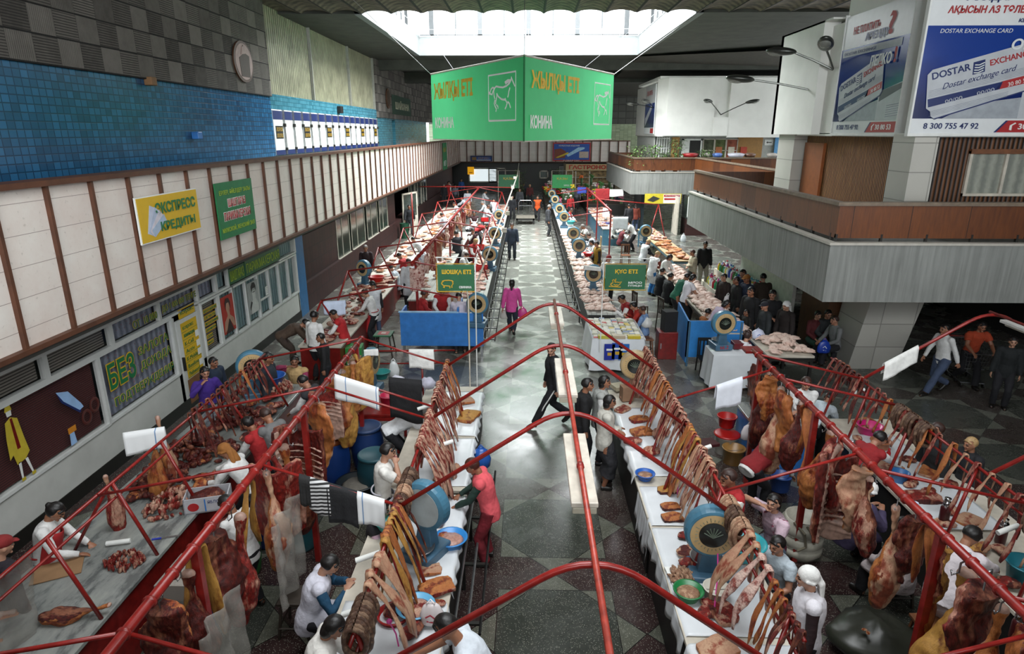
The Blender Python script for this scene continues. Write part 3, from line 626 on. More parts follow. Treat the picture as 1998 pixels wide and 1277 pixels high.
WPAN = woodm('varnished_wood_panel', '402111', '72401c')
MBLK = tilem('veined_marble', '9c9a92', 'c3c1b8', .8, .62, .012, (0, 2), .6, .4)
def gallery(tag_, xa, xb, ya, yb, zb, zt, ztop, n_):
    # xa = hall face, ya = face towards the viewer; slab fascia, set-back wooden parapet, trim
    m = MB(); m.box((xa, ya + .18, zb), (xa + .18, yb - .18, zt)); m.box((xa, ya, zb), (xb, ya + .18, zt)); m.box((xa + .18, ya + .18, zt - .25), (xb, yb - .18, zt - .02)); m.box((xa, yb - .18, zb), (xb, yb, zt))
    struct('wall_gallery_%s' % tag_, m, CONC, '%s board-marked concrete gallery edge on the right' % n_)
    m = MB(); m.box((xa - .03, ya + .14, zt + .001), (xa + .14, yb + .03, zt + .05)); m.box((xa - .03, ya - .03, zt + .001), (xb, ya + .14, zt + .05))
    struct('trim_slab_%s' % tag_, m, M('pale_ledge', 'a9a59b', .6), 'pale ledge along the %s gallery edge' % n_, 'trim')
    p = thing('wooden_parapet', 'varnished wooden panel parapet with handrail on the %s right gallery' % n_, 'parapet', (xa, ya, zt))
    q = .14
    def pt(mb, nm, mt):
        o = mb.build(nm, mt); o.parent = p; o.location = (-xa, -ya, -zt); return o
    pt(MB().box((xa + q, ya + q + .05, zt + .12), (xa + q + .05, yb - .05, ztop)).box((xa + q, ya + q, zt + .12), (xb, ya + q + .05, ztop)).box((xa + q, yb - .05, zt + .12), (xb, yb, ztop)), 'panelling', WPAN)
    pt(MB().box((xa + q - .05, ya + q + .12, ztop), (xa + q + .12, yb, ztop + .07)).box((xa + q - .05, ya + q - .05, ztop), (xb, ya + q + .12, ztop + .07)), 'handrail', M('grey_handrail', '6d5f50', .5, var=.25))
    for i in range(int((yb - ya) / .9)): y = ya + q + .2 + i * .9; pt(MB().box((xa + q - .005, y, zt), (xa + q + .055, y + .04, zt + .2)), 'bracket', BLACK)
    for i in range(int((xb - xa) / .9)): X = xa + q + i * .9; pt(MB().box((X, ya + q - .005, zt), (X + .04, ya + q + .055, zt + .2)), 'bracket', BLACK)
gallery('near', 6.1, 21, 12.88, 24.6, 2.45, 3.63, 4.4, 'near')
gallery('far', 6.1, 20, 38.6, 50.8, 2.28, 3.53, 4.33, 'far')
m = MB().box((9.8, 24.6, 3.4), (21, 38.6, 3.6)); struct('floor_link', m, CONC, 'floor slab linking the two right galleries', 'floor')
r = thing('wooden_parapet', 'dark set-back wooden parapet linking the two right galleries', 'parapet', (9.8, 29, 3.6)); MB().box((-.03, -4.4, 0), (.03, 9.6, .75)).build('panelling', WPAN, r); MB().box((-.07, -4.4, .75), (.07, 9.6, .82)).build('handrail', MT['grey_handrail'], r)
# upper storey volume of the near gallery
SLAT = None
t = NT('wood_slats'); c = t.n('TexCoord').outputs['Object']; x = t.n('SeparateXYZ', {0: c}); s = t.math('SINE', t.math('MULTIPLY', t.math('ADD', x.outputs[0], x.outputs[1]), 2 * pi / .075)); n = t.noise(t.co((1, 1, .1)), 12, 4)
col = t.mix(t.math('LESS_THAN', s, -.3), t.ramp(n, (.3, srgb('7c4c24')), (.7, srgb('a8743c'))), srgb('24130a')); SLAT = t.out(col, .6, 0, s, .6, .02)
t = NT('dark_wood_slats'); c = t.n('TexCoord').outputs['Object']; x = t.n('SeparateXYZ', {0: c}); s = t.math('SINE', t.math('MULTIPLY', t.math('ADD', x.outputs[0], x.outputs[1]), 2 * pi / .1)); n = t.noise(t.co((1, 1, .1)), 12, 4)
col = t.mix(t.math('LESS_THAN', s, -.2), t.ramp(n, (.3, srgb('4a2c18')), (.7, srgb('6c4526'))), srgb('120a06')); SLATD = t.out(col, .6, 0, s, .6, .02)
m = MB().box((8.75, 15.3, 3.6), (8.9, 22, 5.76)); struct('wall_slats_side', m, SLAT, 'brown slatted wall facing the hall on the near right gallery')
m = MB().box((8.6, 14.75, 3.6), (21, 14.9, 5.76)); struct('wall_slats_front', m, SLATD, 'dark slatted wall with a curtained window on the near right gallery')
m = MB().box((8.33, 14.5, 3.6), (8.85, 15.35, 5.76)); m.box((8.35, 21.0, 3.6), (8.85, 22.3, 5.76))
struct('wall_marble_piers', m, MBLK, 'pale veined marble piers on the near right gallery')
m = MB(); 
for (x0, y0, x1, y1) in ((8.1, 15.3, 9.0, 16.2),):
    m.prism([(8.0, 15.2), (9.3, 15.2), (9.3, 16.3), (8.0, 16.3)], 0, .0)
m = MB().add([(8.22, 15.5, 0), (9.42, 15.5, 0), (9.42, 16.6, 0), (8.22, 16.6, 0), (8.55, 15.2, 2.9), (9.9, 15.2, 2.9), (9.9, 16.6, 2.9), (8.55, 16.6, 2.9)], [(3, 2, 1, 0), (4, 5, 6, 7), (0, 1, 5, 4), (1, 2, 6, 5), (2, 3, 7, 6), (3, 0, 4, 7)])
struct('wall_pillar_near', m, MBLK, 'tapering marble faced pillar under the near right gallery')
m = MB().box((8.3, 14.45, 5.76), (21, 14.7, 10.2)); m.box((8.45, 15.4, 5.76), (8.7, 18.7, 10.2)); m.box((8.4, 18.7, 5.76), (8.6, 19.4, 8.6)); m.box((8.15, 19.4, 5.74), (8.6, 22.5, 8.75)); m.box((8.15, 22.3, 5.74), (21, 22.5, 8.75)); m.box((8.4, 14.6, 5.7), (21, 22.4, 5.78)); m.box((8.15, 18.9, 8.7), (21, 22.5, 8.75))
struct('wall_upper_near', m, M('white_render', 'dcdcd6', .6, var=.05, sc=1.5), 'white upper walls over the near right gallery')
m = MB().box((8.66, 19.6, 3.6), (8.74, 20.9, 5.5)); tag(m.build('door_leaf', M('orange_wood', '8a4a1e', .45, var=.15)), 'reddish wooden door beside the far marble pier on the near right gallery', 'door')
r = thing('curtained_window', 'curtained window in the dark slatted wall at the right edge', 'window', m=frame((9.75, 14.72, 4.5), (1, 0, 0)))
MB().box((0, 0, -.02), (2.2, .85, -.01)).build('curtain', curtain('lace_curtain', '7c8078', 'b0b2a4', .25), r); MB().box((-.06, -.06, -.02), (0, .91, .05)).box((.72, 0, -.02), (.78, .85, .05)).box((-.06, -.06, -.02), (2.3, 0, .06)).build('frame', WHITED, r); MB().box((-.06, .85, -.02), (2.3, .95, .07)).build('wood_lintel', WOODB, r); MB().box((0, 0, .0), (2.2, .85, .005)).build('pane', GL, r)
# --- exchange card billboards
def gradm(name, a, b, c3, zt_):
    t = NT(name); c = t.n('TexCoord').outputs['Object']; y = t.n('SeparateXYZ', {0: c}).outputs[1]; n = t.noise(c, 1.6, 3)
    MTm = t.out(t.ramp(t.math('ADD', t.math('DIVIDE', y, zt_), t.math('MULTIPLY', t.math('SUBTRACT', n, .5), .35)), (.25, srgb(a)), (.55, srgb(b)), (.75, srgb(c3))), .15, 0, None, spec=.7)
    return MTm
BBLUE = gradm('billboard_blue_print', '101e4e', '15296b', '1b3a86', 2.0)
CARDM = M('card_silver', 'b4b8bc', .3, var=.08, sc=3); BWH = M('billboard_white', 'd5d8d8', .25, var=.03); NAVY = M('billboard_navy', '1b2b5e', .3, var=.05); DGR = M('billboard_grey', '3a3f45', .4)
def billboard(label, org, right, W, H, kz, s):
    # s = horizontal squeeze relative to the front board (3.75 wide)
    r = board('billboard', label, 'billboard', org, right, W, H, BWH, .08)
    MB().box((-.04, -.06, -.09), (0, H + .06, .03)).box((W, -.06, -.09), (W + .04, H + .06, .03)).box((0, -.06, -.09), (W, 0, .03)).build('frame', WHITE, r)
    X = lambda v: v * s
    flat(r, 'blue_field', [(.0, .3), (W, .3), (W, 2.1), (0, 2.1)], BBLUE, .01)
    flat(r, 'grey_field', [(X(.5), .3), (W, .3), (W, .95), (X(1.0), .6)], M('billboard_pale', '9aa0a6', .3), .014)
    flat(r, 'second_card', [(X(1.75), .3), (W, .3), (W, 1.12), (X(1.75), .95)], CARDM, .016); flat(r, 'magnetic_stripe', [(X(1.8), .72), (W, .98), (W, 1.1), (X(1.8), .96)], DGR, .02)
    strokes(r, 'small_print', [[(X(2.1), .62 - .05 * i), (X(2.55), .66 - .05 * i)] for i in range(6)], .006, M('print_grey', '6d7686', .5), .022)
    card = [(.28, .44), (.2, .5), (.13, 1.16), (.2, 1.26), (1.68, 1.78), (1.76, 1.74), (1.86, .96), (1.8, .87), (.36, .3), (.3, .34)]
    flat(r, 'card', [(X(a), b) for a, b in card], CARDM, .03); flat(r, 'card_edge', [(X(a + .02), b - .02) for a, b in card], DBLUE, .026)
    flat(r, 'card_blue_band', [(X(.23), .52), (X(1.35), .88), (X(1.38), 1.03), (X(.2), .68)], NAVY, .034); flat(r, 'card_red_band', [(X(1.28), .86), (X(1.84), 1.02), (X(1.83), 1.18), (X(1.36), 1.03)], REDS, .034)
    a = math.atan2(.36, 1.12 * s)
    text(r, 'DOSTAR', X(.22), 1.06, X(.62), .14, NAVY, .036, rot=a, bold=.02); text(r, 'EXCHANGE', X(1.12), 1.33, X(.66), .12, REDS, .036, rot=a, bold=.02)
    flat(r, 'logo', [(X(.86), 1.16), (X(1.05), 1.22), (X(1.02), 1.46), (X(.84), 1.4)], NAVY, .036); strokes(r, 'logo_waves', [[(X(.87), 1.2 + .05 * i), (X(.94), 1.2 + .05 * i), (X(1.02), 1.25 + .05 * i)] for i in range(4)], .01, WHITE, .04)
    text(r, 'Dostar exchange card', X(.42), .84, X(1.2), .15, NAVY, .036, rot=a, shear=.5)
    text(r, '00/00', X(.5), .6, X(.28), .07, CARDM, .038, rot=a); text(r, '00/00', X(1.0), .76, X(.28), .07, CARDM, .038, rot=a); text(r, '30 80 53', X(1.48), .93, X(.32), .08, WHITE, .038, rot=a)
    strokes(r, 'card_lines', [[(X(.2), .72 + .03 * i), (X(1.84), 1.22 + .03 * i)] for i in range(5)] + [[(X(.27), .34 + .03 * i), (X(1.5), .74 + .03 * i)] for i in range(4)], .003, MT['print_grey'], .034)
    text(r, '8 300 755 47 92', X(.22), .09, X(.92), .12, NAVY, .012, bold=.015)
    flat(r, 'red_flash', [(X(1.45), .02), (W, .02), (W, .26), (X(1.62), .26)], REDS, .01); flat(r, 'blue_flash', [(X(1.41), .02), (X(1.45), .02), (X(1.62), .26), (X(1.58), .26)], NAVY, .01); text(r, '30 80 53', X(1.8), .08, X(.55), .12, WHITE, .014, bold=.02)
    flat(r, 'handset', [(X(1.66), .07), (X(1.7), .06), (X(1.7), .16), (X(1.76), .2), (X(1.74), .22), (X(1.66), .16)], WHITE, .014)
    return r, X
r, X = billboard('large exchange card billboard facing the hall entrance, Kazakh wording', (8.12, 14.4, 5.78), (1, 0, 0), 4.0, 3.4, 1, 1.25)
text(r, 'ЖАЛДАУ', .68, 2.52, .95, .24, NAVY, .014, bold=.03, shear=.15); text(r, 'АҚЫСЫН АЗ ТӨЛЕГІҢІЗ', .35, 2.3, 2.0, .17, REDS, .014, bold=.03, shear=.15); text(r, 'КЕЛЕДІ МЕ', 1.8, 2.14, .62, .09, NAVY, .014, bold=.03, shear=.15)
text(r, 'DOSTAR EXCHANGE CARD', .27, 1.96, 1.45, .08, BWH, .02, shear=.15); text(r, 'ОҢАЙ', 1.74, 1.6, .95, .3, BWH, .045, bold=.03, shear=.15)
r, X = billboard('long exchange card billboard on the hall side wall, Russian wording', (8.38, 18.6, 5.78), (0, -1, 0), 3.2, 2.9, 1, 1.27)
text(r, 'НЕ ПЛАТИТЬ', .5, 2.42, 1.3, .18, REDS, .014, bold=.03); text(r, 'АРЕНДУ', 1.15, 2.16, 1.1, .22, NAVY, .014, bold=.03); text(r, '?', 2.2, 2.2, .28, .5, REDS, .02, bold=.03); text(r, 'ЛЕГКО', 1.6, 1.55, 1.0, .26, BWH, .045, bold=.03, shear=.1); text(r, '!', 2.7, 1.55, .1, .34, REDS, .045, bold=.03)
flat(r, 'top_strip', R4(.1, 1.9, 2.9, 2.06), MT['billboard_pale'], .02); text(r, 'DOSTAR EXCHANGE', .2, 1.94, 1.6, .07, NAVY, .026)
# --- street style lamps on the upper walls
LMP = M('lamp_metal', '4c4e4a', .3, .7, var=.2); LGL = glass('lamp_glass', '9a9c94', .6, .1)
def streetlamp(label, base, heads):
    r = thing('arm_lamp', label, 'lamp', base)
    for h, dr in heads:
        h = Vector(h) - Vector(base); dr = Vector(dr).normalized()
        MB().tube([(0, 0, 0), tuple(h * .5 + Vector((0, 0, .02))), tuple(h)], .028, 6).build('arm', LMP, r)
        q = dr.to_track_quat('X', 'Z').to_matrix()
        MB().ell(h + dr * .3, (.42, .2, .11), 12, m=q.to_4x4()).build('lamp_head', LMP, r, smooth=True)
        MB().ell(h + dr * .42 - Vector((0, 0, .05)), (.24, .15, .09), 10, m=q.to_4x4()).build('lamp_glass', LGL, r, smooth=True)
streetlamp('pair of grey street lamps reaching out beside the side billboard', (8.42, 19.1, 7.45), [((7.35, 19.4, 7.95), (-.8, .5, .1)), ((7.75, 18.2, 7.9), (-.4, -.8, .25))])
streetlamp('single long street lamp on the white wall above the near gallery', (8.15, 20.0, 7.0), [((6.6, 20.4, 7.3), (-1, .2, .1))])
streetlamp('pair of street lamps spread in a V on the far white wall', (11.95, 41.93, 6.85), [((10.9, 40.6, 7.55), (-.6, -.6, .1)), ((13.0, 40.4, 7.5), (1, -.5, .2))])
streetlamp('street lamp on the corner beside the small far billboard', (8.0, 43.2, 7.3), [((6.9, 42.8, 7.5), (-1, 0, .1)), ((7.4, 41.6, 7.6), (-.7, -.7, .1))])
# --- far white volume and cafe
m = MB().box((8.6, 41.8, 5.6), (12.1 - .6, 42.0, 9.0)); m.box((12.4, 41.8, 5.5), (20, 42, 9.0)); m.box((11.4, 41.95, 5.6), (12.5, 42.1, 9.0)); m.box((11.5, 41.75, 5.6), (12.4, 41.9, 6.7)); m.box((8.05, 42.4, 5.6), (8.2, 50, 8.8)); m.add([(8.05, 42.4, 5.6), (8.6, 41.8, 5.6), (8.6, 41.8, 9), (8.05, 42.4, 9)], [(0, 1, 2, 3)]); m.box((8.1, 42, 5.55), (20, 50, 5.62)); m.box((8.1, 42, 8.95), (20, 50, 9.1))
struct('wall_upper_far', m, MT['white_render'], 'white upper walls over the far right gallery')
r = board('small_billboard', 'narrow exchange card billboard on the far white corner', 'billboard', (7.97, 46.0, 5.7), (0, -1, 0), 3.4, 3.0, BWH, .06); flat(r, 'blue_field', R4(0, .4, 3.4, 1.9), BBLUE); flat(r, 'card', [(.3, .5), (2.4, 1.5), (2.5, 1.9), (.3, 1.0)], CARDM, .01); flat(r, 'red_flash', R4(2.3, .05, 3.3, .35), REDS, .01); text(r, 'ПЛАТИТЬ', .5, 2.4, 2.0, .3, REDS, .01)
m = MB().box((8.3, 43.4, 3.5), (20, 43.6, 5.6)); m.box((8.2, 43.4, 3.5), (8.4, 50, 5.6))
struct('wall_cafe', m, M('cafe_wall', 'a3a59f', .6), 'grey back wall of the cafe on the far right gallery')
for x0, w_, mt, nm, lb in ((9.35, .5, 'b08448', 'wood_panel', 'ochre panel left of the cafe door'), (13.6, 1.6, '9a7034', 'wood_panel', 'ochre board at the right of the cafe windows')):
    tag(MB().box((x0, 43.3, 3.6), (x0 + w_, 43.42, 5.5)).build(nm, M('ochre_' + mt, mt, .5)), lb, 'panel')
r = thing('cafe_door', 'white framed cafe door on the far right gallery', 'door', m=frame((10.0, 43.3, 3.6), (1, 0, 0))); MB().box((0, 0, 0), (1.3, 1.8, .03)).build('leaf', BLACK, r); MB().box((0, 0, .03), (.12, 1.8, .06)).box((1.2, 0, .03), (1.3, 1.8, .06)).box((0, 1.7, .03), (1.3, 1.8, .06)).box((0.1, 0, .03), (.5, 1.8, .05)).build('frame', WHITE, r)
for i, (x0, w_, cc) in enumerate([(11.35, .75, '4a5040'), (12.1, .75, '56603e'), (12.85, .75, '8a5040')]):
    r = thing('cafe_window', 'cafe window ' + ('next to the white door', 'second from the white door', 'beside the ochre board')[i], 'window', m=frame((x0, 43.3, 3.9), (1, 0, 0))); MB().box((0, 0, 0), (w_, 1.5, .03)).build('pane', M('cafe_pane_' + cc, cc, .15, var=.5, sc=3), r); MB().box((0, 0, .03), (.05, 1.5, .07)).box((0, .75, .03), (w_, .8, .07)).box((w_ - .05, 0, .03), (w_, 1.5, .07)).box((0, 1.45, .03), (w_, 1.5, .07)).build('frame', WHITED, r)
for i in range(3): tag(MB().box((12.2 + i * .8, 43.2, 4.3 + i * .1), (12.6 + i * .8, 43.29, 4.9)).build('reflection_panel', M('reflection_paint_' + str(i), ('a8643a', 'c9c2b0', 'b03a24')[i], .5)), 'panel coloured as a sunlit reflection in the cafe windows, ' + ('leftmost', 'middle', 'rightmost')[i] + ' of three', 'panel')  # coloured panels stand in for sunlit reflections in the cafe glass
r = thing('window_grille', 'white barred window grille on the corner of the cafe', 'grille', m=frame((8.35, 43.3, 3.8), (1, 0, 0))); mb = MB()
for i in range(6): mb.box((.16 * i, 0, 0), (.16 * i + .05, 1.7, .05))
for z in (.3, 1.0, 1.6): mb.box((0, z, 0), (.85, z + .05, .04))
mb.build('bars', WHITE, r)
r = board('arrow_notice', 'small white arrow notice beside the blue cafe poster', 'notice', (15.35, 43.37, 5.0), (1, 0, 0), .55, .35, WHITE); flat(r, 'arrow', [(.1, .17), (.2, .1), (.2, .15), (.45, .15), (.45, .2), (.2, .2), (.2, .25)], BLACK)
r = board('blue_poster', 'pale blue poster at the right end of the cafe wall', 'poster', (15.95, 43.2, 3.9), (1, 0, 0), 1.6, 1.7, M('sky_blue', '4f8fc0', .5)); flat(r, 'dark_band', R4(0, .0, 1.6, .6), DBLUE); flat(r, 'yellow_spot', oval(.12, .12), YEL, .02)
random.seed(3)
def leafplant(name, label, base, h, rad, n, parent_group=None):
    r = thing(name, label, 'plant', base, group=parent_group)
    MB().lathe([(.12, 0), (.18, .3), (.16, .3), (.13, .26)], n=12).build('pot', M('clay_pot', '6a4a38', .7), r)
    st = MB(); lf = MB()
    for i in range(n):
        a = random.uniform(0, 2 * pi); q = random.uniform(.1, rad); z = random.uniform(.4, h)
        p = Vector((cos(a) * q, sin(a) * q, z))
        if i % 4 == 0: st.tube([(0, 0, .25), tuple(p * .5 + Vector((0, 0, .15))), tuple(p)], .01, 4)
        d = Vector((cos(a), sin(a), random.uniform(-.6, .5))).normalized(); s = d.cross(UPW).normalized() * .05; L = random.uniform(.12, .24)
        lf.add([p, p + d * L * .5 + s, p + d * L - Vector((0, 0, .03)), p + d * L * .5 - s], [(0, 1, 2, 3)])
    st.build('stems', M('stem', '4a4a2c', .7), r); lf.build('leaves', M('leaf_green', '4c6a34', .5, var=.4), r)
for i, (X_, h, rd) in enumerate([(6.6, 1.5, .7), (7.5, 1.55, .65), (8.1, 1.1, .3), (8.8, 1.9, .5), (10.5, 1.3, .5), (16.3, 1.3, .4)]):
    leafplant('potted_plant', ['leafy plant at the left corner of the far gallery', 'second broad leafy plant of the far gallery', 'small plant between two taller ones on the far gallery', 'tallest plant on the far gallery', 'plant in front of the white cafe door', 'plant in front of the blue poster'][i], (X_, 39.3, 3.55), h, rd, 220)
for i, (X_, cc, sz) in enumerate([(9.6, '8a1c20', .5), (10.6, 'a8a49a', .2), (11.2, '5a78b8', .3), (12.3, 'c0c0cc', .5), (13.1, '6a4a3a', .35), (14.4, 'b8b0a8', .3), (15.4, '9a9690', .3)]):
    tag(MB().lathe([(sz * .8, 0), (sz, .18), (sz * .9, .2), (sz * .5, .24)], (X_, 39.25, 4.4), 14).build('tableware', pm(cc), smooth=True), ['dark red cloth heap', 'small grey jug', 'blue basin', 'pale folded laundry heap', 'brown box lid', 'pale crockery stack', 'grey crockery stack'][i] + ' on the far gallery parapet', 'tableware')
# --- under the far gallery: kiosk, shop and grocery
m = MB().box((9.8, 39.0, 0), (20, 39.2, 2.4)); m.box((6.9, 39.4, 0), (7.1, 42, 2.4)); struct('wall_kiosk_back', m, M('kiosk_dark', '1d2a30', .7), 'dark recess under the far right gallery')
r = board('kiosk_sign', 'yellow and white shop sign with a red arrow under the far gallery', 'sign', (6.95, 38.5, 1.75), (1, 0, 0), 2.15, .58, M('kiosk_yellow', 'c0b030', .5)); flat(r, 'white_half', R4(1.1, .03, 2.1, .55), WHITE); flat(r, 'red_text_band', R4(1.12, .4, 2.05, .52), REDS, .01); flat(r, 'arrow', [(1.15, .22), (1.95, .22), (1.95, .16), (2.08, .27), (1.95, .38), (1.95, .32), (1.15, .32)], REDS, .01); flat(r, 'machine', [(.15, .2), (.5, .45), (.9, .3), (.5, .1)], M('print_dark', '2c2c28', .6), .01); text(r, 'ФОТО УСЛУГИ', 1.2, .43, .8, .07, WHITE, .016)
m = MB().box((9.3, 37.6, 0), (11.3, 38.98, .95)); tag(m.build('tiled_counter', REDT), 'dark red tiled base of the glazed kiosk under the far gallery', 'kiosk base')
r = thing('glazed_kiosk', 'white framed glazed kiosk with a red oval sticker', 'kiosk', m=frame((9.3, 37.6, .95), (1, 0, 0)))
MB().box((0, 0, -1.35), (1.9, 1.35, -.05)).build('interior', FW, r); MB().box((0, 0, -.05), (.12, 1.4, .05)).box((1.1, 0, -.05), (1.25, 1.4, .05)).box((0, 0, -.05), (1.9, .12, .05)).box((0, 1.3, -.05), (1.9, 1.4, .05)).box((1.85, 0, -.05), (1.95, 1.4, .05)).build('frame', WHITE, r); flat(r, 'red_sticker', [(a + .62, b + .85) for a, b in oval(.28, .13)], M('sticker_red', 'c03a1a', .5), .02); flat(r, 'white_shelf', R4(.2, .3, 1.05, .55), MT['grey_panel'], .01)
tag(MB().box((8.75, 37.7, 0), (8.83, 39, 2.2)).build('white_door_leaf', WHITED), 'white door leaf left of the glazed kiosk', 'door')
# grocery glass front at the end
m = MB().box((3.4, 62, 0), (3.6, 62.3, 3)); m.box((8.3, 62, 0), (9, 62.3, 3)); struct('wall_grocery', m, M('grocery_wall', '5a5240', .6), 'side walls of the far grocery shop')
r = board('grocery_sign', 'lit sign with red GASTRONOM letters over the far grocery shop', 'sign', (3.6, 61.9, 2.35), (1, 0, 0), 4.6, .6, emis('lit_beige', '8a7a58', .25)); text(r, 'ГАСТРОНОМ', .3, .12, 4.0, .4, M('gastro_red', 'a02418', .5), .03, bold=.04)
r = thing('grocery_front', 'glazed front of the far grocery shop with warm shelves', 'shop front', m=frame((3.6, 61.9, 0), (1, 0, 0)))
MB().box((0, 0, -.6), (4.6, 2.3, -.5)).build('goods', M('warm_goods', '7a6440', .6, var=.8, sc=5), r); MB().box((0, 0, 0), (.1, 2.3, .05)).box((.9, 0, 0), (1.0, 2.3, .05)).box((2.2, 0, 0), (2.3, 2.3, .05)).box((0, 1.7, -.3), (4.6, 1.74, 0)).box((0, 1.1, -.3), (4.6, 1.14, 0)).build('frame', WHITED, r)
# --- under the near gallery
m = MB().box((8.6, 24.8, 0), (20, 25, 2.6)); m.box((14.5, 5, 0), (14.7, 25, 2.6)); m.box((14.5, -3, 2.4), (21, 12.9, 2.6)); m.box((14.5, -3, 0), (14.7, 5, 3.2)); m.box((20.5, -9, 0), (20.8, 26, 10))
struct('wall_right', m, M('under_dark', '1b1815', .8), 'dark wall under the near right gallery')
m = MB().box((7.9, 18.6, 0), (8.0, 23.4, 2.2)); struct('wall_white_panel', m, M('white_panel', 'c9c8c0', .6), 'white wall behind the household shelves under the near gallery')
m = MB().box((8.1, 16.7, 0), (8.6, 18.4, 2.5)); struct('wall_wood_panel', m, M('brown_pier', '5a3a22', .5, var=.2), 'brown panelled pier beside the white wall')
tag(MB().box((6.8, 19.6, 0), (7.88, 24.6, .3)).box((7.3, 19.6, .3), (7.88, 24.6, .75)).build('shelf_step', WHITED), 'stepped white shelf unit under the household goods', 'shelf')
random.seed(5)
cols = ['2f9a6a', 'c8cac8', '2a4aa0', 'c02a3a', 'd8c030', '5fa8c0', 'c83a90', 'e0e0e0', '4a6a30', '8a3a9a']
names = {'2f9a6a': 'green', 'c8cac8': 'grey white', '2a4aa0': 'dark blue', 'c02a3a': 'red', 'd8c030': 'yellow', '5fa8c0': 'pale blue', 'c83a90': 'pink', 'e0e0e0': 'white', '4a6a30': 'olive', '8a3a9a': 'violet'}
proto = {}
for c_ in cols:
    r = thing('bottle', '', 'bottle'); MB().lathe([(.055, 0), (.06, .02), (.06, .17), (.025, .22), (.025, .25)], n=10).build('bottle_body', pm(c_), r, smooth=True); MB().lathe([(.028, .25), (.028, .28)], n=8).build('cap', WHITE if c_ != 'e0e0e0' else pm('c02a3a'), r); proto[c_] = r
used = set()
for row in range(5):
    for i in range(26):
        c_ = random.choice(cols); z = (.3, .3, .75, .75, .75)[row]; X_ = (6.92, 7.12, 7.38, 7.55, 7.72)[row]
        loc = (X_ + random.uniform(-.03, .03), 19.75 + i * .185 + random.uniform(-.03, .03), z); lb = names[c_] + ' plastic bottle on the stepped shelf of household goods'; gp = names[c_] + ' household bottles'
        sc = random.uniform(.9, 1.35)
        if c_ not in used: used.add(c_); o = proto[c_]; o.location = loc; o.scale = (sc,) * 3; o['label'] = lb; o['group'] = gp
        else: dup(proto[c_], loc, 0, lb, gp, sc)
for c_ in cols:
    if c_ not in used: bpy.data.objects.remove(proto[c_])
# --- hanging green horse meat banner (four sided box)
def translucent(name, a, b, k):
    mt = M(name, a, .6, var=.05, sc=2); nt_ = mt.node_tree; tr_ = nt_.nodes.new('ShaderNodeBsdfTranslucent'); tr_.inputs[0].default_value = (*srgb(b), 1); mx_ = nt_.nodes.new('ShaderNodeMixShader'); mx_.inputs[0].default_value = k
    nt_.links.new(nt_.nodes['Principled BSDF'].outputs[0], mx_.inputs[1]); nt_.links.new(tr_.outputs[0], mx_.inputs[2]); nt_.links.new(mx_.outputs[0], nt_.nodes['Material Output'].inputs[0]); return mt
GRB = translucent('banner_cloth_green', '44b874', '4cb87c', .22); BYEL = M('banner_print_yellow', 'e0b420', .6, var=.03); BWHT = M('banner_print_white', 'f0f0ec', .6, var=.02)
P = [Vector((-.12, 20, 0)), Vector((3.3, 26.4, 0)), Vector((-.12, 32.8, 0)), Vector((-3.75, 26.2, 0))]
hb = thing('hanging_banner_box', 'large green four sided banner box hanging under the skylight', 'banner', (-.12, 20, 5.54))
for i in range(4):
    a, b = P[i], P[(i + 1) % 4]; d = (b - a).normalized(); n_ = Vector((d.y, -d.x, 0))
    m = MB(); q = n_ * .03; lo, hi = Vector((0, 0, 5.54)), Vector((0, 0, 7.94)); o0 = Vector((-.12, 20, 5.54))
    m.grid(lambda u, v: a.lerp(b, u) + lo.lerp(hi, v) + n_ * .012 * sin(u * 9) * sin(v * 3.1) - o0, 24, 8); m.build('banner_face', GRB, hb)   # thin stretched cloth
    MB().tube([a + hi - o0, b + hi - o0], .03, 6).tube([a + lo - o0, b + lo - o0], .02, 6).build('frame_tube', WHITED, hb)
MB().tube([(0, 0, 0), (0, 0, 2.4)], .03, 6).build('corner_seam', M('seam_green', '1d6b3a', .6), hb)
HORSE = [[(.0, .42), (.06, .43), (.1, .52), (.16, .56), (.22, .54)], [(.02, .40), (.1, .38), (.14, .36), (.17, .44), (.22, .52)], [(.24, .54), (.3, .58), (.42, .55), (.55, .53)], [(.55, .53), (.68, .56), (.78, .62), (.84, .7)], [(.84, .7), (.85, .78), (.88, .7), (.97, .52)], [(.64, .62), (.72, .66), (.8, .67)], [(.62, .66), (.72, .71), (.82, .7)], [(.8, .5), (.78, .45), (.76, .4), (.74, .3), (.72, .24)], [(.24, .54), (.2, .45), (.22, .32), (.25, .22)], [(.32, .38), (.38, .28), (.5, .2), (.62, .18)], [(.32, .38), (.32, .28), (.28, .16), (.27, .08)], [(.25, .2), (.22, .1), (.25, .02), (.3, -.06), (.28, -.14)], [(.3, .06), (.36, .0), (.36, -.06)], [(.62, .22), (.66, .14), (.7, .08), (.66, -.02), (.62, -.08)], [(.72, .12), (.78, .06), (.82, -.06)]]
def horse_face(org, right, L, name):
    r = thing(name, 'x', 'sign', m=frame(org, right)); return r
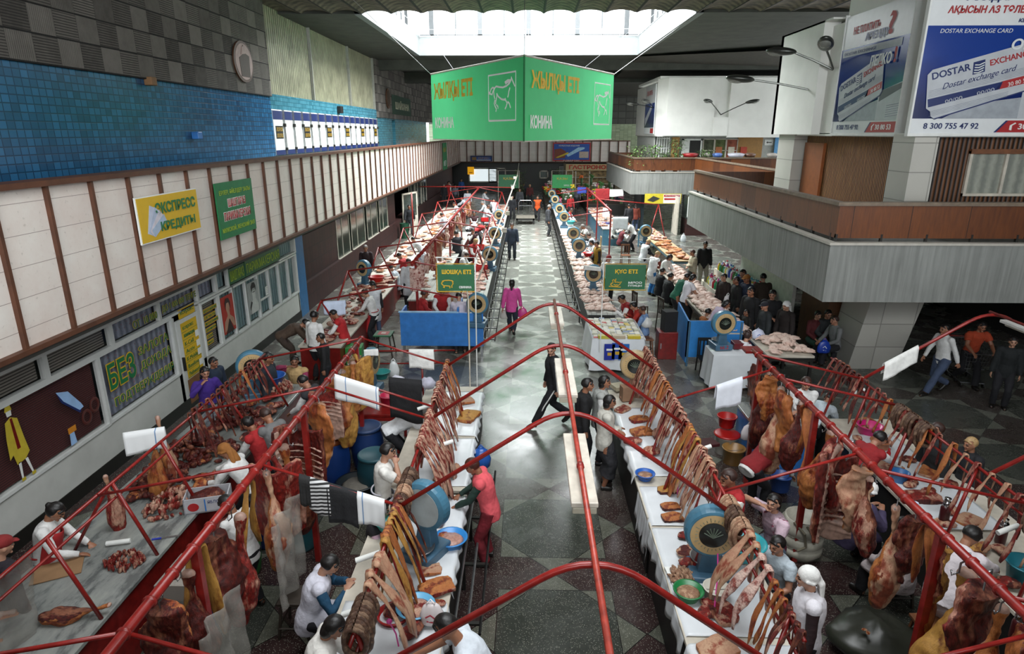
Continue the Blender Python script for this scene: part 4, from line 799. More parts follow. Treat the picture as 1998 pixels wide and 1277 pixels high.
for (a, b) in ((P[3], P[0]), (P[0], P[1])):
    d = (b - a).normalized(); L = (b - a).length; n_ = d.cross(UPW)
    f = frame((0, 0, 0), d); left = a is P[3] or (a == P[3])
    fr = bpy.data.objects.new('face_print', None); C.objects.link(fr); fr.parent = hb; fr.matrix_basis = Matrix.Translation(a + Vector((0, 0, 5.54)) - Vector((-.12, 20, 5.54)) + n_ * .01 - Vector((0, 0, 0))) @ f.to_3x3().to_4x4()
    if left: kw = [('ЖЫЛҚЫ ЕТІ', .36, 1.36, 3.4, .66, YEL), ('КОНИНА', .4, .42, 1.75, .38, WHITE)]; bx = (4.95, .62, 6.75, 2.0)
    else: kw = [('ЖЫЛҚЫ ЕТІ', .4, 1.45, 3.5, .58, YEL), ('КОНИНА', .35, .38, 1.5, .38, WHITE)]; bx = (5.3, .55, 6.85, 1.98)
    
    for s_, x_, y_, w_, h_, m_ in kw:
        m_ = BYEL if m_ is YEL else BWHT
        text(fr, s_, x_, y_, w_, h_, m_, .035, bold=.02, outline=(m_, .018))
    strokes(fr, 'picture_frame', [[(bx[0], bx[1]), (bx[2], bx[1]), (bx[2], bx[3]), (bx[0], bx[3]), (bx[0], bx[1])]], .03, BWHT, .03)
    W_ = bx[2] - bx[0]
    strokes(fr, 'horse_outline', HORSE, .028, BWHT, .03, lambda u, v: (bx[0] + u * W_, bx[1] + .42 + v * 1.05))
o0 = Vector((-.12, 20, 5.54))
for p, q in ((P[0], (-.12, 20, 10)), (P[3], (-5.8, 23, 10)), (P[1], (6.2, 24, 10)), (P[2], (-.12, 33, 12)), (P[3].lerp(P[0], .3), (-4.4, 30, 10)), (P[1].lerp(P[0], .4), (4.4, 30, 10))):
    MB().tube([p + Vector((0, 0, 7.94)) - o0, Vector(q) - o0], .008, 4).build('suspension_wire', STEEL, hb)
# ================================================================ PEOPLE (facing local +Y, feet on z = 0)
WS = bpy.data.scenes.new('workshop')   # small scratch scene: keeps mesh evaluation quick
def evalmesh(o):
    with bpy.context.temp_override(scene=WS, view_layer=WS.view_layers[0]): dg = bpy.context.evaluated_depsgraph_get()
    dg.update(); out = bpy.data.meshes.new_from_object(o.evaluated_get(dg)); return out
def remesh(mb, name, vox, sm=2, disp=0):
    me = mb.mesh(name, BLACK); o = bpy.data.objects.new('tmp', me); WS.collection.objects.link(o)
    md = o.modifiers.new('r', 'REMESH'); md.mode = 'VOXEL'; md.voxel_size = vox; md.use_smooth_shade = True
    if sm: m2 = o.modifiers.new('s', 'SMOOTH'); m2.iterations = sm; m2.factor = .6
    out = evalmesh(o); bpy.data.objects.remove(o); bpy.data.meshes.remove(me)
    out.name = name; out.materials.clear()
    if disp:
        cs = []; ns = [v.normal.copy() for v in out.vertices]
        for v, nn in zip(out.vertices, ns):
            p = v.co; cs += (p + nn * (noise.noise(Vector((p.x * 9, p.y * 9, p.z * 4.5))) * disp + noise.noise(p * 22) * disp * .3))[:]
        out.vertices.foreach_set('co', cs); out.update()
    return out
def ik(a, b, l1, l2, pole):
    a, b, pole = Vector(a), Vector(b), Vector(pole); d = b - a; L = min(d.length, (l1 + l2) * .999); d = d.normalized(); b = a + d * L
    x = (l1 * l1 - l2 * l2 + L * L) / (2 * L); h = sqrt(max(0, l1 * l1 - x * x)); pp = pole - d * pole.dot(d); pp = pp.normalized() if pp.length > 1e-4 else d.orthogonal()
    return a + d * x + pp * h, b
# pose: lean, hip height, head pitch, head yaw, left hand, right hand, left foot, right foot (x forward = y)
POSE = {
 'stand': (3, .90, 8, 0, (-.27, .06, .78), (.27, .06, .78), (-.11, .02), (.11, 0)),
 'walk': (6, .86, 6, 0, (-.27, -.16, .8), (.27, .22, .82), (-.08, .34), (.08, -.34, .14)),
 'look': (4, .88, 14, 65, (-.26, -.05, .78), (.27, .12, .8), (-.1, .38), (.1, -.36, .12)),
 'work': (14, .89, 35, 0, (-.12, .46, .98), (.14, .44, 1.0), (-.12, .04), (.12, 0)),
 'reach': (30, .87, 25, -15, (-.15, .55, .98), (.2, .72, .95), (-.12, .1), (.12, -.12)),
 'bend': (62, .84, 30, 0, (-.18, .62, .62), (.18, .6, .6), (-.14, .05), (.14, 0)),
 'sit': (6, .50, 12, 0, (-.15, .34, .62), (.15, .34, .62), (-.13, .40), (.13, .42)),
 'sitwork': (18, .52, 32, 0, (-.10, .44, .86), (.12, .42, .88), (-.13, .36), (.13, .38)),
 'sitface': (8, .50, 0, 20, (-.16, .38, .6), (.12, .20, 1.12), (-.13, .40), (.13, .42)),
 'cheek': (3, .89, 10, 0, (-.18, .22, 1.05), (.13, .20, 1.42), (-.1, .02), (.1, 0)),
 'fold': (2, .90, 12, 0, (.10, .22, 1.12), (-.08, .26, 1.08), (-.12, .03), (.12, 0)),
 'push': (14, .86, 10, 0, (-.22, .48, .98), (.22, .48, .98), (-.08, .26), (.08, -.3, .1)),
 'mouth': (5, .89, 14, 0, (-.16, .36, 1.0), (.05, .20, 1.42), (-.1, .02), (.1, 0)),
}
SK_CACHE = {}
def skel(pose):
    if pose in SK_CACHE: return SK_CACHE[pose]
    lean, hz, hp, hy, lh, rh, lf, rf = POSE[pose]; a = radians(lean)
    hip = Vector((0, -.0 - (.28 * sin(a) if lean > 20 else .02), hz)); d = Vector((0, sin(a), cos(a))); a2 = a * 1.25; d2 = Vector((0, sin(a2), cos(a2)))
    waist = hip + d * .17; chest = waist + d * .19; neckb = chest + d2 * .19; neck = neckb + Vector((0, sin(a * .8) + .1, cos(a * .8))).normalized() * .08
    k = dict(hip=hip, waist=waist, chest=chest, neckb=neckb, neck=neck, d=d, d2=d2, lean=a)
    hpr, hyr = radians(-hp - lean * .35), radians(hy); R = Matrix.Rotation(hyr, 4, 'Z') @ Matrix.Rotation(hpr, 4, 'X')
    k['headm'] = Matrix.Translation(neck + R @ Vector((0, .025, .085))) @ R
    for s, hnd, ft in ((-1, lh, lf), (1, rh, rf)):
        sh = neckb - d2 * .055 + Vector((s * .175, 0, 0)); tgt = Vector(hnd) + Vector((0, hip.y * .3, 0))
        el, wr = ik(sh, tgt, .285, .26, (s * .7, -.5, -.6)); k['sh%d' % s], k['el%d' % s], k['wr%d' % s] = sh, el, wr
        hj = hip + Vector((s * .095, 0, -.03)); az = .075 + (ft[2] if len(ft) > 2 else 0)
        kn, an = ik(hj, (ft[0], ft[1], az), .42, .41, (s * .1, 1, .25)); k['hj%d' % s], k['kn%d' % s], k['an%d' % s] = hj, kn, an; k['up%d' % s] = len(ft) > 2
    SK_CACHE[pose] = k; return k
def ring_tube(mb, pts, rx, ry, n=14, side=(1, 0, 0)):
    vs = []; L = len(pts); pts = [Vector(p) for p in pts]
    for i, p in enumerate(pts):
        t = (pts[min(i + 1, L - 1)] - pts[max(i - 1, 0)]).normalized(); X = Vector(side); X = (X - t * X.dot(t)).normalized(); Y = t.cross(X)
        for j in range(n):
            a = 2 * pi * j / n; vs.append(p + X * (cos(a) * rx[i]) + Y * (sin(a) * ry[i]))
    fs = [(i * n + j, i * n + (j + 1) % n, (i + 1) * n + (j + 1) % n, (i + 1) * n + j) for i in range(L - 1) for j in range(n)]
    mb.add(vs, fs + [tuple(reversed(range(n))), tuple((L - 1) * n + j for j in range(n))])
def torso(mb, k, g=0.0, low=0.0, fem=True):
    hip, w_, ch, nb, nk, d, d2 = (k[q] for q in ('hip', 'waist', 'chest', 'neckb', 'neck', 'd', 'd2'))
    pts = [hip - d * (.10 + low), hip, w_, ch, ch + d2 * .10, nb - d2 * .02, nb + d2 * .02]
    ring_tube(mb, pts, [.135 + g, .165 + g, .14 + g, .162 + g, .17 + g, .145 + g, .06 + g * .5], [.10 + g, .115 + g, .10 + g, .125 + g, .115 + g, .08 + g, .05 + g * .5], 18)
    for s in (-1, 1):
        sh = k['sh%d' % s]; mb.ell(sh + Vector((-s * .01, 0, 0)), (.062 + g * .8,) * 3, 10)
def arm(mb, k, s, g=0., t1=1.0, cuff=False):
    sh, el, wr = k['sh%d' % s], k['el%d' % s], k['wr%d' % s]
    p = [sh, sh.lerp(el, .5), el, el.lerp(wr, .45), wr]; r = [.056 + g, .05 + g, .043 + g, .04 + g, .029 + g]
    if t1 < 1: e = sh.lerp(el, .62); p = [sh, sh.lerp(el, .3), e]; r = [.062 + g, .06 + g, .056 + g]
    mb.tube(p, r, 12)
def hand(mb, k, s):
    wr, el = k['wr%d' % s], k['el%d' % s]; f = (wr - el).normalized(); up = Vector((0, 0, 1)); 
    if abs(f.z) > .8: up = Vector((s, .2, 0))
    sd = f.cross(up).normalized(); nn = sd.cross(f).normalized()
    sgn = -s if abs(f.z) <= .8 else 1
    pm_ = Matrix((sd, nn, f)).transposed().to_4x4()
    mb.ell(wr + f * .05, (.040, .017, .056), 10, m=pm_)
    for i, L in enumerate((.060, .072, .068, .052)):
        b = wr + f * .085 + sd * (.030 - .020 * i) * sgn * -1
        b2 = b + (f * .9 - nn * .25).normalized() * L * .5; b3 = b2 + (f * .6 - nn * .8).normalized() * L * .55
        mb.tube([b - f * .02, b, b2, b3], [.0105, .0105, .0095, .008], 6)
    b = wr + f * .03 + sd * .03 * sgn * -1 * -1; b2 = b + (f * .6 + sd * .7 * sgn - nn * .3).normalized() * .035; mb.tube([wr + f * .02, b, b2, b2 + (f * .9 - nn * .3).normalized() * .03], [.013, .013, .012, .009], 6)
def leg(mb, k, s, g=0., flare=0, end=1.0):
    hj, kn, an = k['hj%d' % s], k['kn%d' % s], k['an%d' % s]; e = kn.lerp(an, end)
    mb.tube([hj + Vector((0, 0, .05)), hj.lerp(kn, .35), kn, kn.lerp(an, .35), e], [.092 + g, .083 + g, .056 + g, .056 + g + flare * .3, .037 + g + flare], 14)
def foot(mb, k, s, g=0.):
    an = k['an%d' % s]; tip = Vector((an.x + s * .02, an.y + .15, .035 if not k['up%d' % s] else .03)); heel = an + Vector((0, -.05, -.035 if not k['up%d' % s] else .0))
    mb.tube([heel, an + Vector((0, .03, -.03)), an.lerp(tip, .6) + Vector((0, 0, -.012)), tip], [.036 + g, .04 + g, .038 + g, .024 + g], 10)
PM = {}
def head_into(mb, k):
    H = k['headm']
    def shp(p):
        q = p.copy(); 
        if q.z < 0: q.x *= 1 + q.z * 2.4; q.y = q.y * (1 + q.z * .6) + .012 * (-q.z * 8)
        if q.y < 0: q.y *= 1.08
        return q
    mb.ell((0, 0, 0), (.074, .092, .112), 20, m=H, fn=shp)
    T = lambda c, r: mb.ell((0, 0, 0), r, 10, m=H @ Matrix.Translation(c))
    T((0, .098, -.012), (.012, .017, .022)); T((0, .095, .012), (.008, .012, .02)); T((0, .086, -.052), (.024, .012, .008)); T((0, .078, -.088), (.022, .018, .016))
    T((-.03, .078, -.02), (.02, .016, .02)); T((.03, .078, -.02), (.02, .016, .02)); T((0, .083, .032), (.045, .014, .008))
    for s in (-1, 1): T((s * .076, -.005, -.005), (.01, .02, .03))
def body_mesh(pose):
    if ('body', pose) in PM: return PM['body', pose]
    k = skel(pose); mb = MB(); torso(mb, k, -.012); mb.tube([k['neckb'] - k['d2'] * .04, k['neck'], k['headm'] @ Vector((0, -.01, -.03))], [.058, .05, .05], 12)
    head_into(mb, k)
    for s in (-1, 1): arm(mb, k, s); hand(mb, k, s); leg(mb, k, s); foot(mb, k, s)
    me = remesh(mb, 'body', .0085, 1); H = k['headm'].inverted()
    for m_ in range(4): me.materials.append(BLACK)
    mi = []
    for p in me.polygons:
        c = H @ p.center; i = 0
        if c.y > .05 and abs(c.z) < .15:
            for s in (-1, 1):
                if ((c.x - s * .031) / .016) ** 2 + ((c.z - .006) / .0075) ** 2 < 1: i = 1
                if ((c.x - s * .032) / .022) ** 2 + ((c.z - .034) / .006) ** 2 < 1: i = 3
            if (c.x / .025) ** 2 + ((c.z + .052) / .008) ** 2 < 1: i = 2
        mi.append(i)
    me.polygons.foreach_set('material_index', mi); me.polygons.foreach_set('use_smooth', [True] * len(mi)); PM['body', pose] = me; return me
def low_path(k, drop):
    """centre line from the pelvis over the thighs and on down"""
    mk = (k['kn-1'] + k['kn1']) / 2; ma = (k['an-1'] + k['an1']) / 2; hip = k['hip']; spread = (k['kn-1'] - k['kn1']).length / 2
    pts = [hip + k['d'] * .04, hip.lerp(mk, .35), mk]; 
    if drop > 0: pts.append(mk.lerp(ma, drop))
    return pts, spread + abs(k['kn-1'].y - k['kn1'].y) * .0, abs(k['kn-1'].y - k['kn1'].y) / 2
def cloth_mesh(pose, kind):
    if (kind, pose) in PM: return PM[kind, pose]
    if pose == 'bend': kind = {'coat': 'jacket', 'longvest': 'vest'}.get(kind, kind)
    if (kind, pose) in PM: return PM[kind, pose]
    k = skel(pose); mb = MB(); vox = .014; disp = .012
    if kind in ('shirt', 'tee', 'jacket', 'coat', 'sleeves', 'vest', 'longvest'):
        g = {'shirt': .014, 'tee': .012, 'jacket': .03, 'coat': .028, 'sleeves': .012, 'vest': .030, 'longvest': .032}[kind]
        torso(mb, k, g, (-.03 if pose == 'bend' else .05) if kind in ('vest', 'jacket', 'coat', 'longvest') else .02)
        if kind in ('shirt', 'jacket', 'coat'):
            for s in (-1, 1): arm(mb, k, s, g * .8)
        if kind == 'tee':
            for s in (-1, 1): arm(mb, k, s, .018, .6)
        if kind in ('coat', 'longvest'):
            pts, sp, fb = low_path(k, .0); ring_tube(mb, pts, [.175, .19 + sp * .2, .15 + sp * .6], [.135, .15 + fb * .4, .10 + fb * .8], 18)
        if kind in ('shirt', 'jacket', 'coat', 'vest', 'longvest'): mb.tube([k['neckb'] - k['d2'] * .01, k['neckb'] + k['d2'] * .035], [.072, .066], 12)
    elif kind == 'trousers':
        ring_tube(mb, [k['hip'] - k['d'] * .1, k['hip'], k['hip'] + k['d'] * .09], [.15, .178, .155], [.115, .13, .115], 18)
        for s in (-1, 1): leg(mb, k, s, .016, .016, .97)
    elif kind == 'skirt':
        pts, sp, fb = low_path(k, .55); n_ = len(pts); ring_tube(mb, pts, [.165, .19, .13 + sp * .7, .16 + sp * .7][:n_], [.125, .15, .12 + fb, .13 + fb][:n_], 18); disp = .02
    me = remesh(mb, kind, vox, 2, disp); me.materials.append(BLACK); me.polygons.foreach_set('use_smooth', [True] * len(me.polygons)); PM[kind, pose] = me; return me
def apron_mesh(pose, bib=True):
    key = ('apron' + str(bib), pose)
    if key in PM: return PM[key]
    k = skel(pose); pts = []; rx = []; ry = []
    if bib: pts += [k['chest'] + k['d2'] * .1, k['chest'], k['waist']]; rx += [.11, .165, .19]; ry += [.172, .182, .165]
    lp, sp, fb = low_path(k, .12); pts += [k['hip'] + k['d'] * .03] + lp[1:]; rx += [.21, .225, .20 + sp * .4, .21 + sp * .4]; ry += [.165, .19 + fb * .5, .16 + fb, .17 + fb]
    mb = MB(); n = 16; vs = []
    for i, p in enumerate(pts):
        t = (pts[min(i + 1, len(pts) - 1)] - pts[max(i - 1, 0)]).normalized(); Y = Vector((1, 0, 0)).cross(t); Y = Y if Y.y > 0 or (abs(Y.y) < .3 and Y.z > 0) else -Y; Y.normalize()
        for j in range(n + 1):
            a = radians(-85 + 170 * j / n); vs.append(p + Vector((sin(a) * rx[i], 0, 0)) + Y * cos(a) * ry[i] * (1 + .05 * sin(j * 2.2) * (i > 3)))
    mb.add(vs, [(i * (n + 1) + j, i * (n + 1) + j + 1, (i + 1) * (n + 1) + j + 1, (i + 1) * (n + 1) + j) for i in range(len(pts) - 1) for j in range(n)])
    # ties at the back
    w_ = k['waist'] - k['d'] * .03; mb.tube([w_ + Vector((.19 * cos(radians(a)), -.01 + .15 * sin(radians(a)), 0)) for a in range(0, -181, -20)], .012, 5)
    me = mb.mesh('apron', BLACK, True); o = bpy.data.objects.new('t', me); WS.collection.objects.link(o); md = o.modifiers.new('s', 'SOLIDIFY'); md.thickness = .008; md.offset = 0; md2 = o.modifiers.new('u', 'SUBSURF'); md2.levels = md2.render_levels = 1
    out = evalmesh(o); bpy.data.objects.remove(o); out.name = 'apron'; PM[key] = out; return out
def shoes_mesh(pose):
    if ('shoes', pose) in PM: return PM['shoes', pose]
    k = skel(pose); mb = MB()
    for s in (-1, 1): foot(mb, k, s, .009)
    me = remesh(mb, 'shoes', .012, 1); me.materials.append(BLACK); me.polygons.foreach_set('use_smooth', [True] * len(me.polygons)); PM['shoes', pose] = me; return me
def hair_mesh(kind):
    if ('hair', kind) in PM: return PM['hair', kind]
    mb = MB()
    def cut(p): 
        q = p.copy()
        if q.y > .02 and q.z < .05: q.y = .02 + (q.y - .02) * .2
        if q.z < -.05 and kind in ('short', 'cap', 'bald'): q.z = -.05
        return q
    if kind == 'kerchief':
        mb.ell((0, -.02, .035), (.094, .108, .10), 16); mb.tube([(0, -.1, .02), (.02, -.13, -.08), (.03, -.12, -.2), (.04, -.10, -.34)], [.05, .05, .055, .03], 10, flat=.5); mb.tube([(0, -.1, .02), (-.03, -.13, -.06), (-.05, -.12, -.24)], [.04, .045, .03], 10, flat=.5)
        mb.tube([(-.085, .03, .02), (-.09, -.04, -.01), (0, -.12, -.03), (.09, -.04, -.01), (.085, .03, .02)], .02, 8)
    elif kind == 'cap':
        mb.ell((0, -.005, .06), (.09, .108, .075), 16); mb.tube([(0, .08, .045), (0, .15, .035)], [.06, .045], 10, flat=.2)
    else:
        mb.ell((0, -.02, .03), (.091, .106, .106), 18, fn=cut)
        if kind in ('long', 'pony', 'bob'): mb.ell((0, -.045, -.04), (.088, .062, .09), 12)
        if kind == 'long': mb.tube([(0, -.06, -.03), (0, -.085, -.15), (0, -.08, -.30)], [.08, .085, .05], 12, flat=.5)
        if kind == 'pony': mb.tube([(0, -.1, .0), (0, -.14, -.06), (0, -.13, -.2), (0, -.11, -.3)], [.03, .035, .03, .012], 10)
        if kind == 'bun': mb.ell((0, -.11, .05), (.04, .04, .04), 10)
        if kind == 'curly':
            rr = random.Random(2)
            for i in range(26): a, b = rr.uniform(0, 2 * pi), rr.uniform(-.2, 1.4); mb.ell((.085 * cos(a) * cos(b), -.03 + .1 * sin(a) * cos(b) * (1 if sin(a) < 0 else .4), .035 + .1 * sin(b)), (.03,) * 3, 6)
        if kind in ('short', 'bun', 'pony', 'long', 'bob'): mb.tube([(-.068, .035, .045), (-.03, .064, .078), (.03, .064, .078), (.068, .035, .045)], .016, 8)
    me = remesh(mb, 'hair', .009, 1, .008 if kind not in ('kerchief', 'cap') else .006); me.materials.append(BLACK); me.polygons.foreach_set('use_smooth', [True] * len(me.polygons)); PM['hair', kind] = me; return me
def skinm(c):
    k = 'skin_' + c
    if k in MT: return MT[k]
    t = NT(k); n = t.noise(t.co(), 12, 3); cc = srgb(c); t.b.inputs['Subsurface Weight'].default_value = .08; t.b.inputs['Subsurface Radius'].default_value = (.01, .004, .002)
    MT[k] = t.out(t.ramp(n, (.3, tuple(x * .88 for x in cc)), (.7, cc)), .5); return MT[k]
EYED = M('dark_eye', '1a120e', .2, var=.1); 
HAIRC = {'k': M('black_hair', '120f0e', .45, var=.3, sc=40, bump=.6), 'b': M('brown_hair', '33201a', .5, var=.3, sc=40, bump=.6), 'r': M('auburn_hair', '3c1e14', .5, var=.3, sc=40, bump=.6), 'y': M('blond_hair', 'a5875c', .55, var=.25, sc=40, bump=.6), 'g': M('grey_hair', '6e6a66', .55, var=.25, sc=40, bump=.6), 'w': cloth('dfdfdc'), 'd': cloth('22222a'), 'm': cloth('7a1c1c'), 'o': cloth('8d5a26')}
def person(label, x, y, face, pose='stand', hair='short', hc='k', top='shirt:dcdcd8', bottom='trousers:1a1a1e', extra='', h=1.66, skin='9a6a50', shoe='15120f', z=0., group=None, cat='person'):
    """x, y world position of the hips' ground point; face: heading in degrees, 0 = away, 90 = left"""
    r = thing('person', label, cat, (x, y, z), radians(face), group); sc = h / 1.66; r.scale = (sc * random.uniform(.97, 1.08), sc, sc)
    k = skel(pose)
    b = link('body', body_mesh(pose), r); setmat(b, 0, skinm(skin)); setmat(b, 1, EYED); setmat(b, 2, M('lips', '7a3a34', .5)); setmat(b, 3, HAIRC[hc] if hc in 'kbrg' else HAIRC['b'])
    if hair != 'bald': ho = link({'kerchief': 'headscarf', 'cap': 'cap'}.get(hair, 'hair'), hair_mesh(hair), r); ho.matrix_basis = k['headm']; setmat(ho, 0, HAIRC[hc])
    for it in (top + ' ' + bottom + ' ' + extra).split():
        kd, c_ = it.split(':')
        me = apron_mesh(pose) if kd == 'apron' else apron_mesh(pose, False) if kd == 'halfapron' else cloth_mesh(pose, kd)
        o = link({'tee': 'shirt', 'longvest': 'vest', 'halfapron': 'apron', 'sleeves': 'shirt'}.get(kd, kd), me, r)
        if not o.material_slots: me.materials.append(BLACK)
        setmat(o, 0, cloth(c_))
    so_ = link('shoes', shoes_mesh(pose), r); setmat(so_, 0, M('shoe_' + shoe, shoe, .4))
    return r
def ph(label, px, py, face, pose, hair, hc, top, bottom, extra='', h=1.66, **kw):
    """place a person by the point where the middle of the head is seen"""
    k = skel(pose); sc = h / 1.66; hd = k['headm'].translation * sc; zz = kw.pop('z', 0.)
    p = PZ(px, py, hd.z + zz); p.x = max(p.x, -6.9); a = radians(face); off = Vector((-hd.y * sin(a), hd.y * cos(a), 0))
    return person(label, p.x - off.x, p.y - off.y, face, pose, hair, hc, top, bottom, extra, h, z=zz, **kw)
# ================================================================ STALL FRAMES
def frame_thing(name, label, loc=(0, 0, 0), cat='frame'): return thing(name, label, cat, loc)
def Tb(root, part, pts, r, mat, n=8, smooth=True, label=None): return MB().tube([Vector(p) - root.location for p in pts], r, n).build(part, mat, root, smooth, label)
def bend(a, b, c, n=8, k=.22):
    """pipe a-b-c with a rounded corner at b"""
    a, b, c = Vector(a), Vector(b), Vector(c); p = b + (a - b).normalized() * k * 1.6; q = b + (c - b).normalized() * k * 1.6
    return [a] + [p * (1 - t) ** 2 + b * 2 * t * (1 - t) + q * t * t for t in [i / n for i in range(n + 1)]] + [c]
AY = [3.73, 6.2, 8.45, 10.7]
af = frame_thing('arch_frame', 'red tubular frame arching over the central aisle between the near stalls', (.48, 3.73, 0))
for y in AY: Tb(af, 'arch', bend((-1.4, y, 1.8), (.48, y, 3.08), (2.3, y, 1.75), k=.28), .027, REDP)
Tb(af, 'ridge_tube', [(.48, 2.2, 3.0), (.48, 10.8, 3.0)], .024, REDL)
for i, y in enumerate((2.6, 5.0, 7.3, 9.9)): Tb(af, 'tube_joint', [(.48, y - .03, 3.0), (.48, y + .03, 3.0)], .034, REDP)
for i, (y0, y1, lb) in enumerate([(4.5, 5.75, 'nearest'), (6.72, 7.95, 'middle'), (9.55, 10.55, 'farthest')]):
    r = thing('strip_light', 'long white strip light hanging under the ridge tube, %s of three' % lb, 'lamp', (.48, y0, 2.9))
    L = y1 - y0; w_ = .11
    MB().prism([(-w_, 0), (w_, 0), (w_, .045), (-w_, .045)], 0, L, m=Matrix(((1, 0, 0, 0), (0, 0, 1, 0), (0, 1, 0, 0), (0, 0, 0, 1)))).build('housing', M('stained_lamp_white', 'b9b1a4', .4, var=.2, sc=8), r, bevel=.008)
    MB().tube([(-.05, .04, -.02), (-.05, L - .04, -.02)], .018, 8).tube([(.05, .04, -.02), (.05, L - .04, -.02)], .018, 8).build('lamp_tube', glass('tube_glass', 'c8c4b8', .8, .2), r)
    for y in (0, L - .03): MB().box((-w_ * .9, y, -.06), (w_ * .9, y + .03, 0)).build('end_cap', M('lamp_cap', '9a9484', .5), r, bevel=.01)
    MB().box((-.012, .1, .045), (.012, .14, .1)).box((-.012, L - .14, .045), (.012, L - .1, .1)).build('bracket', REDD, r)
def rail(label, X, y0, y1, posts, rings=.33, r=.042):
    t_ = frame_thing('meat_rail', label, (X, y0, 0)); Tb(t_, 'rail_tube', [(X, y0, 2.3), (X, y1, 2.3)], r, REDP, 12)
    y = y0 + .2
    while y < y1 - .05: Tb(t_, 'rail_ring', [(X, y - .012, 2.3), (X, y + .012, 2.3)], r + .014, REDP, 12); y += rings
    for y in posts: MB().box((X - .035, y - .035, 0), (X + .035, y + .035, 2.28), m=Matrix.Translation(-t_.location)).build('post', REDP, t_)
    return t_
rl = rail('thick red overhead meat rail over the near left stall', -2.92, 2.2, 10.72, [4.75, 7.6, 10.3])
rr = rail('thick red overhead meat rail over the near right stall', 3.8, 2.5, 10.2, [5.1, 7.75, 9.85])
MB().box((-.14, 7.62, 2.27), (.14, 7.9, 2.31)).build('end_plate', REDD, rr)
for y in AY:
    Tb(rl, 'cross_rod', [(-1.4, y, 1.8), (-2.92, y, 2.3)], .018, REDP); Tb(rl, 'cross_rod', [(-2.92, y, 2.3), (-4.83, y, 1.88)], .018, REDP)
for y in (3.9, 6.62, 9.3): Tb(rr, 'cross_rod', [(2.3, y, 1.78), (3.8, y, 2.3)], .018, REDP)
for y in (9.0, 10.1, 6.3, 4.3): Tb(rr, 'cross_rod', [(3.8, y, 2.28), (5.62, y, 1.85)], .02, REDP)
def rack(label, X, y0, y1, z, feet, legs, mat=REDP, dbl=0, k=1):
    t_ = frame_thing('hanging_rack', label, (X, y0, 0)); Tb(t_, 'top_bar', [(X, y0, z), (X, y1, z)], .02, mat)
    if dbl: Tb(t_, 'lower_bar', [(X, y0, z - dbl), (X, y1, z - dbl)], .016, mat)
    for y, dy in legs:
        Tb(t_, 'brace', [(X, y, z), (X + feet, y + dy, .9)], .022, mat)
    return t_
rkl = rack('red rack over the near left aisle counter', -1.42, 4.3, 11.0, 1.8, .0, [], dbl=.22)
for y in (4.35, 5.6, 6.2, 8.45, 10.7): Tb(rkl, 'brace', [(-1.42, y, 1.8), (-1.1, y - .25, .9)], .022, REDP); Tb(rkl, 'brace', [(-1.42, y, 1.8), (-1.75, y - .1, .9)], .02, REDP)
rkr = rack('red rack over the near right aisle counter', 2.3, 4.3, 11.8, 1.8, 0, [], dbl=.22)
for y in (4.6, 6.62, 8.3, 9.3, 11.4): Tb(rkr, 'brace', [(2.3, y, 1.8), (1.95, y - .3, .9)], .022, REDP); Tb(rkr, 'brace', [(2.3, y, 1.8), (2.65, y - .1, .9)], .02, REDP)
rol = rack('red double bar rack on the near left outer counter', -4.83, 4.4, 11.0, 1.88, .38, [(5.41, 0), (6.47, 0), (7.51, 0), (9.28, .2), (10.76, .1)], dbl=.2)
Tb(rol, 'brace', [(-4.83, 6.4, 1.88), (-5.5, 6.5, .9)], .02, REDP); Tb(rol, 'brace', [(-4.83, 10.9, 1.88), (-5.5, 10.5, .9)], .02, REDP)
ror = rack('red rack on the near right outer counter', 5.62, 3.6, 11.2, 1.82, -.35, [(10.7, -.2), (9.8, -.2), (8.6, -.2), (7.2, -.2), (6.0, -.2), (4.6, -.2)], dbl=.16)
ra = frame_thing('arch_frame', 'red tubular frame arching over the right side aisle', (7.56, 6.9, 0))
for y in (7.0, 10.1): Tb(ra, 'arch', bend((5.62, y, 1.83), (7.56, y, 3.1), (9.4, y, 1.8), k=.28), .027, REDP)
Tb(ra, 'ridge_tube', [(7.56, 5.5, 3.0), (7.56, 10.2, 3.0)], .022, REDP)
for y in (7.0, 10.1): MB().box((1.81, y - 6.93, 0), (1.87, y - 6.87, 1.8)).build('post', REDP, ra)
r = thing('strip_light', 'white strip light under the red arch over the right side aisle', 'lamp', (7.75, 9.5, 2.85)); MB().box((-.08, -1.2, 0), (.08, .6, .05)).build('housing', M('lamp_white', 'c4c4c0', .4), r, bevel=.01); MB().tube([(0, -1.15, -.03), (0, .55, -.03)], .02, 8).build('lamp_tube', MT['tube_glass'], r); Tb(r, 'hanger', [(7.75, 9.4, 2.9), (7.6, 9.4, 3.0)], .01, REDD)
# far stalls
fr = rail('red overhead rail with rings over the far left stalls', -3.2, 17.4, 43.2, [18, 22, 26.2, 31, 36], .5, .045)
for y in (17.7, 21.6, 26.2, 31, 36.6, 43): 
    Tb(fr, 'cross_rod', [(-5.1, y, 2.02), (-3.2, y, 2.3), (-1.7, y, 2.0)], .025, REDP)
    Tb(fr, 'brace', [(-5.1, y, 2.02), (-5.35, y - .9, .95)], .028, REDP); Tb(fr, 'brace', [(-5.1, y, 2.02), (-4.6, y - .2, .95)], .028, REDP); Tb(fr, 'brace', [(-1.7, y, 2.0), (-2.0, y - .6, .95)], .028, REDP); Tb(fr, 'brace', [(-1.7, y, 2.0), (-1.35, y - .2, .95)], .028, REDP)
Tb(fr, 'long_rod', [(-7.2, 43, 2.35), (-3.2, 43, 2.35), (-1.0, 43, 2.3)], .03, REDP); Tb(fr, 'post', [(-5.6, 31.2, 0), (-5.6, 31.2, 3.0)], .035, REDP)
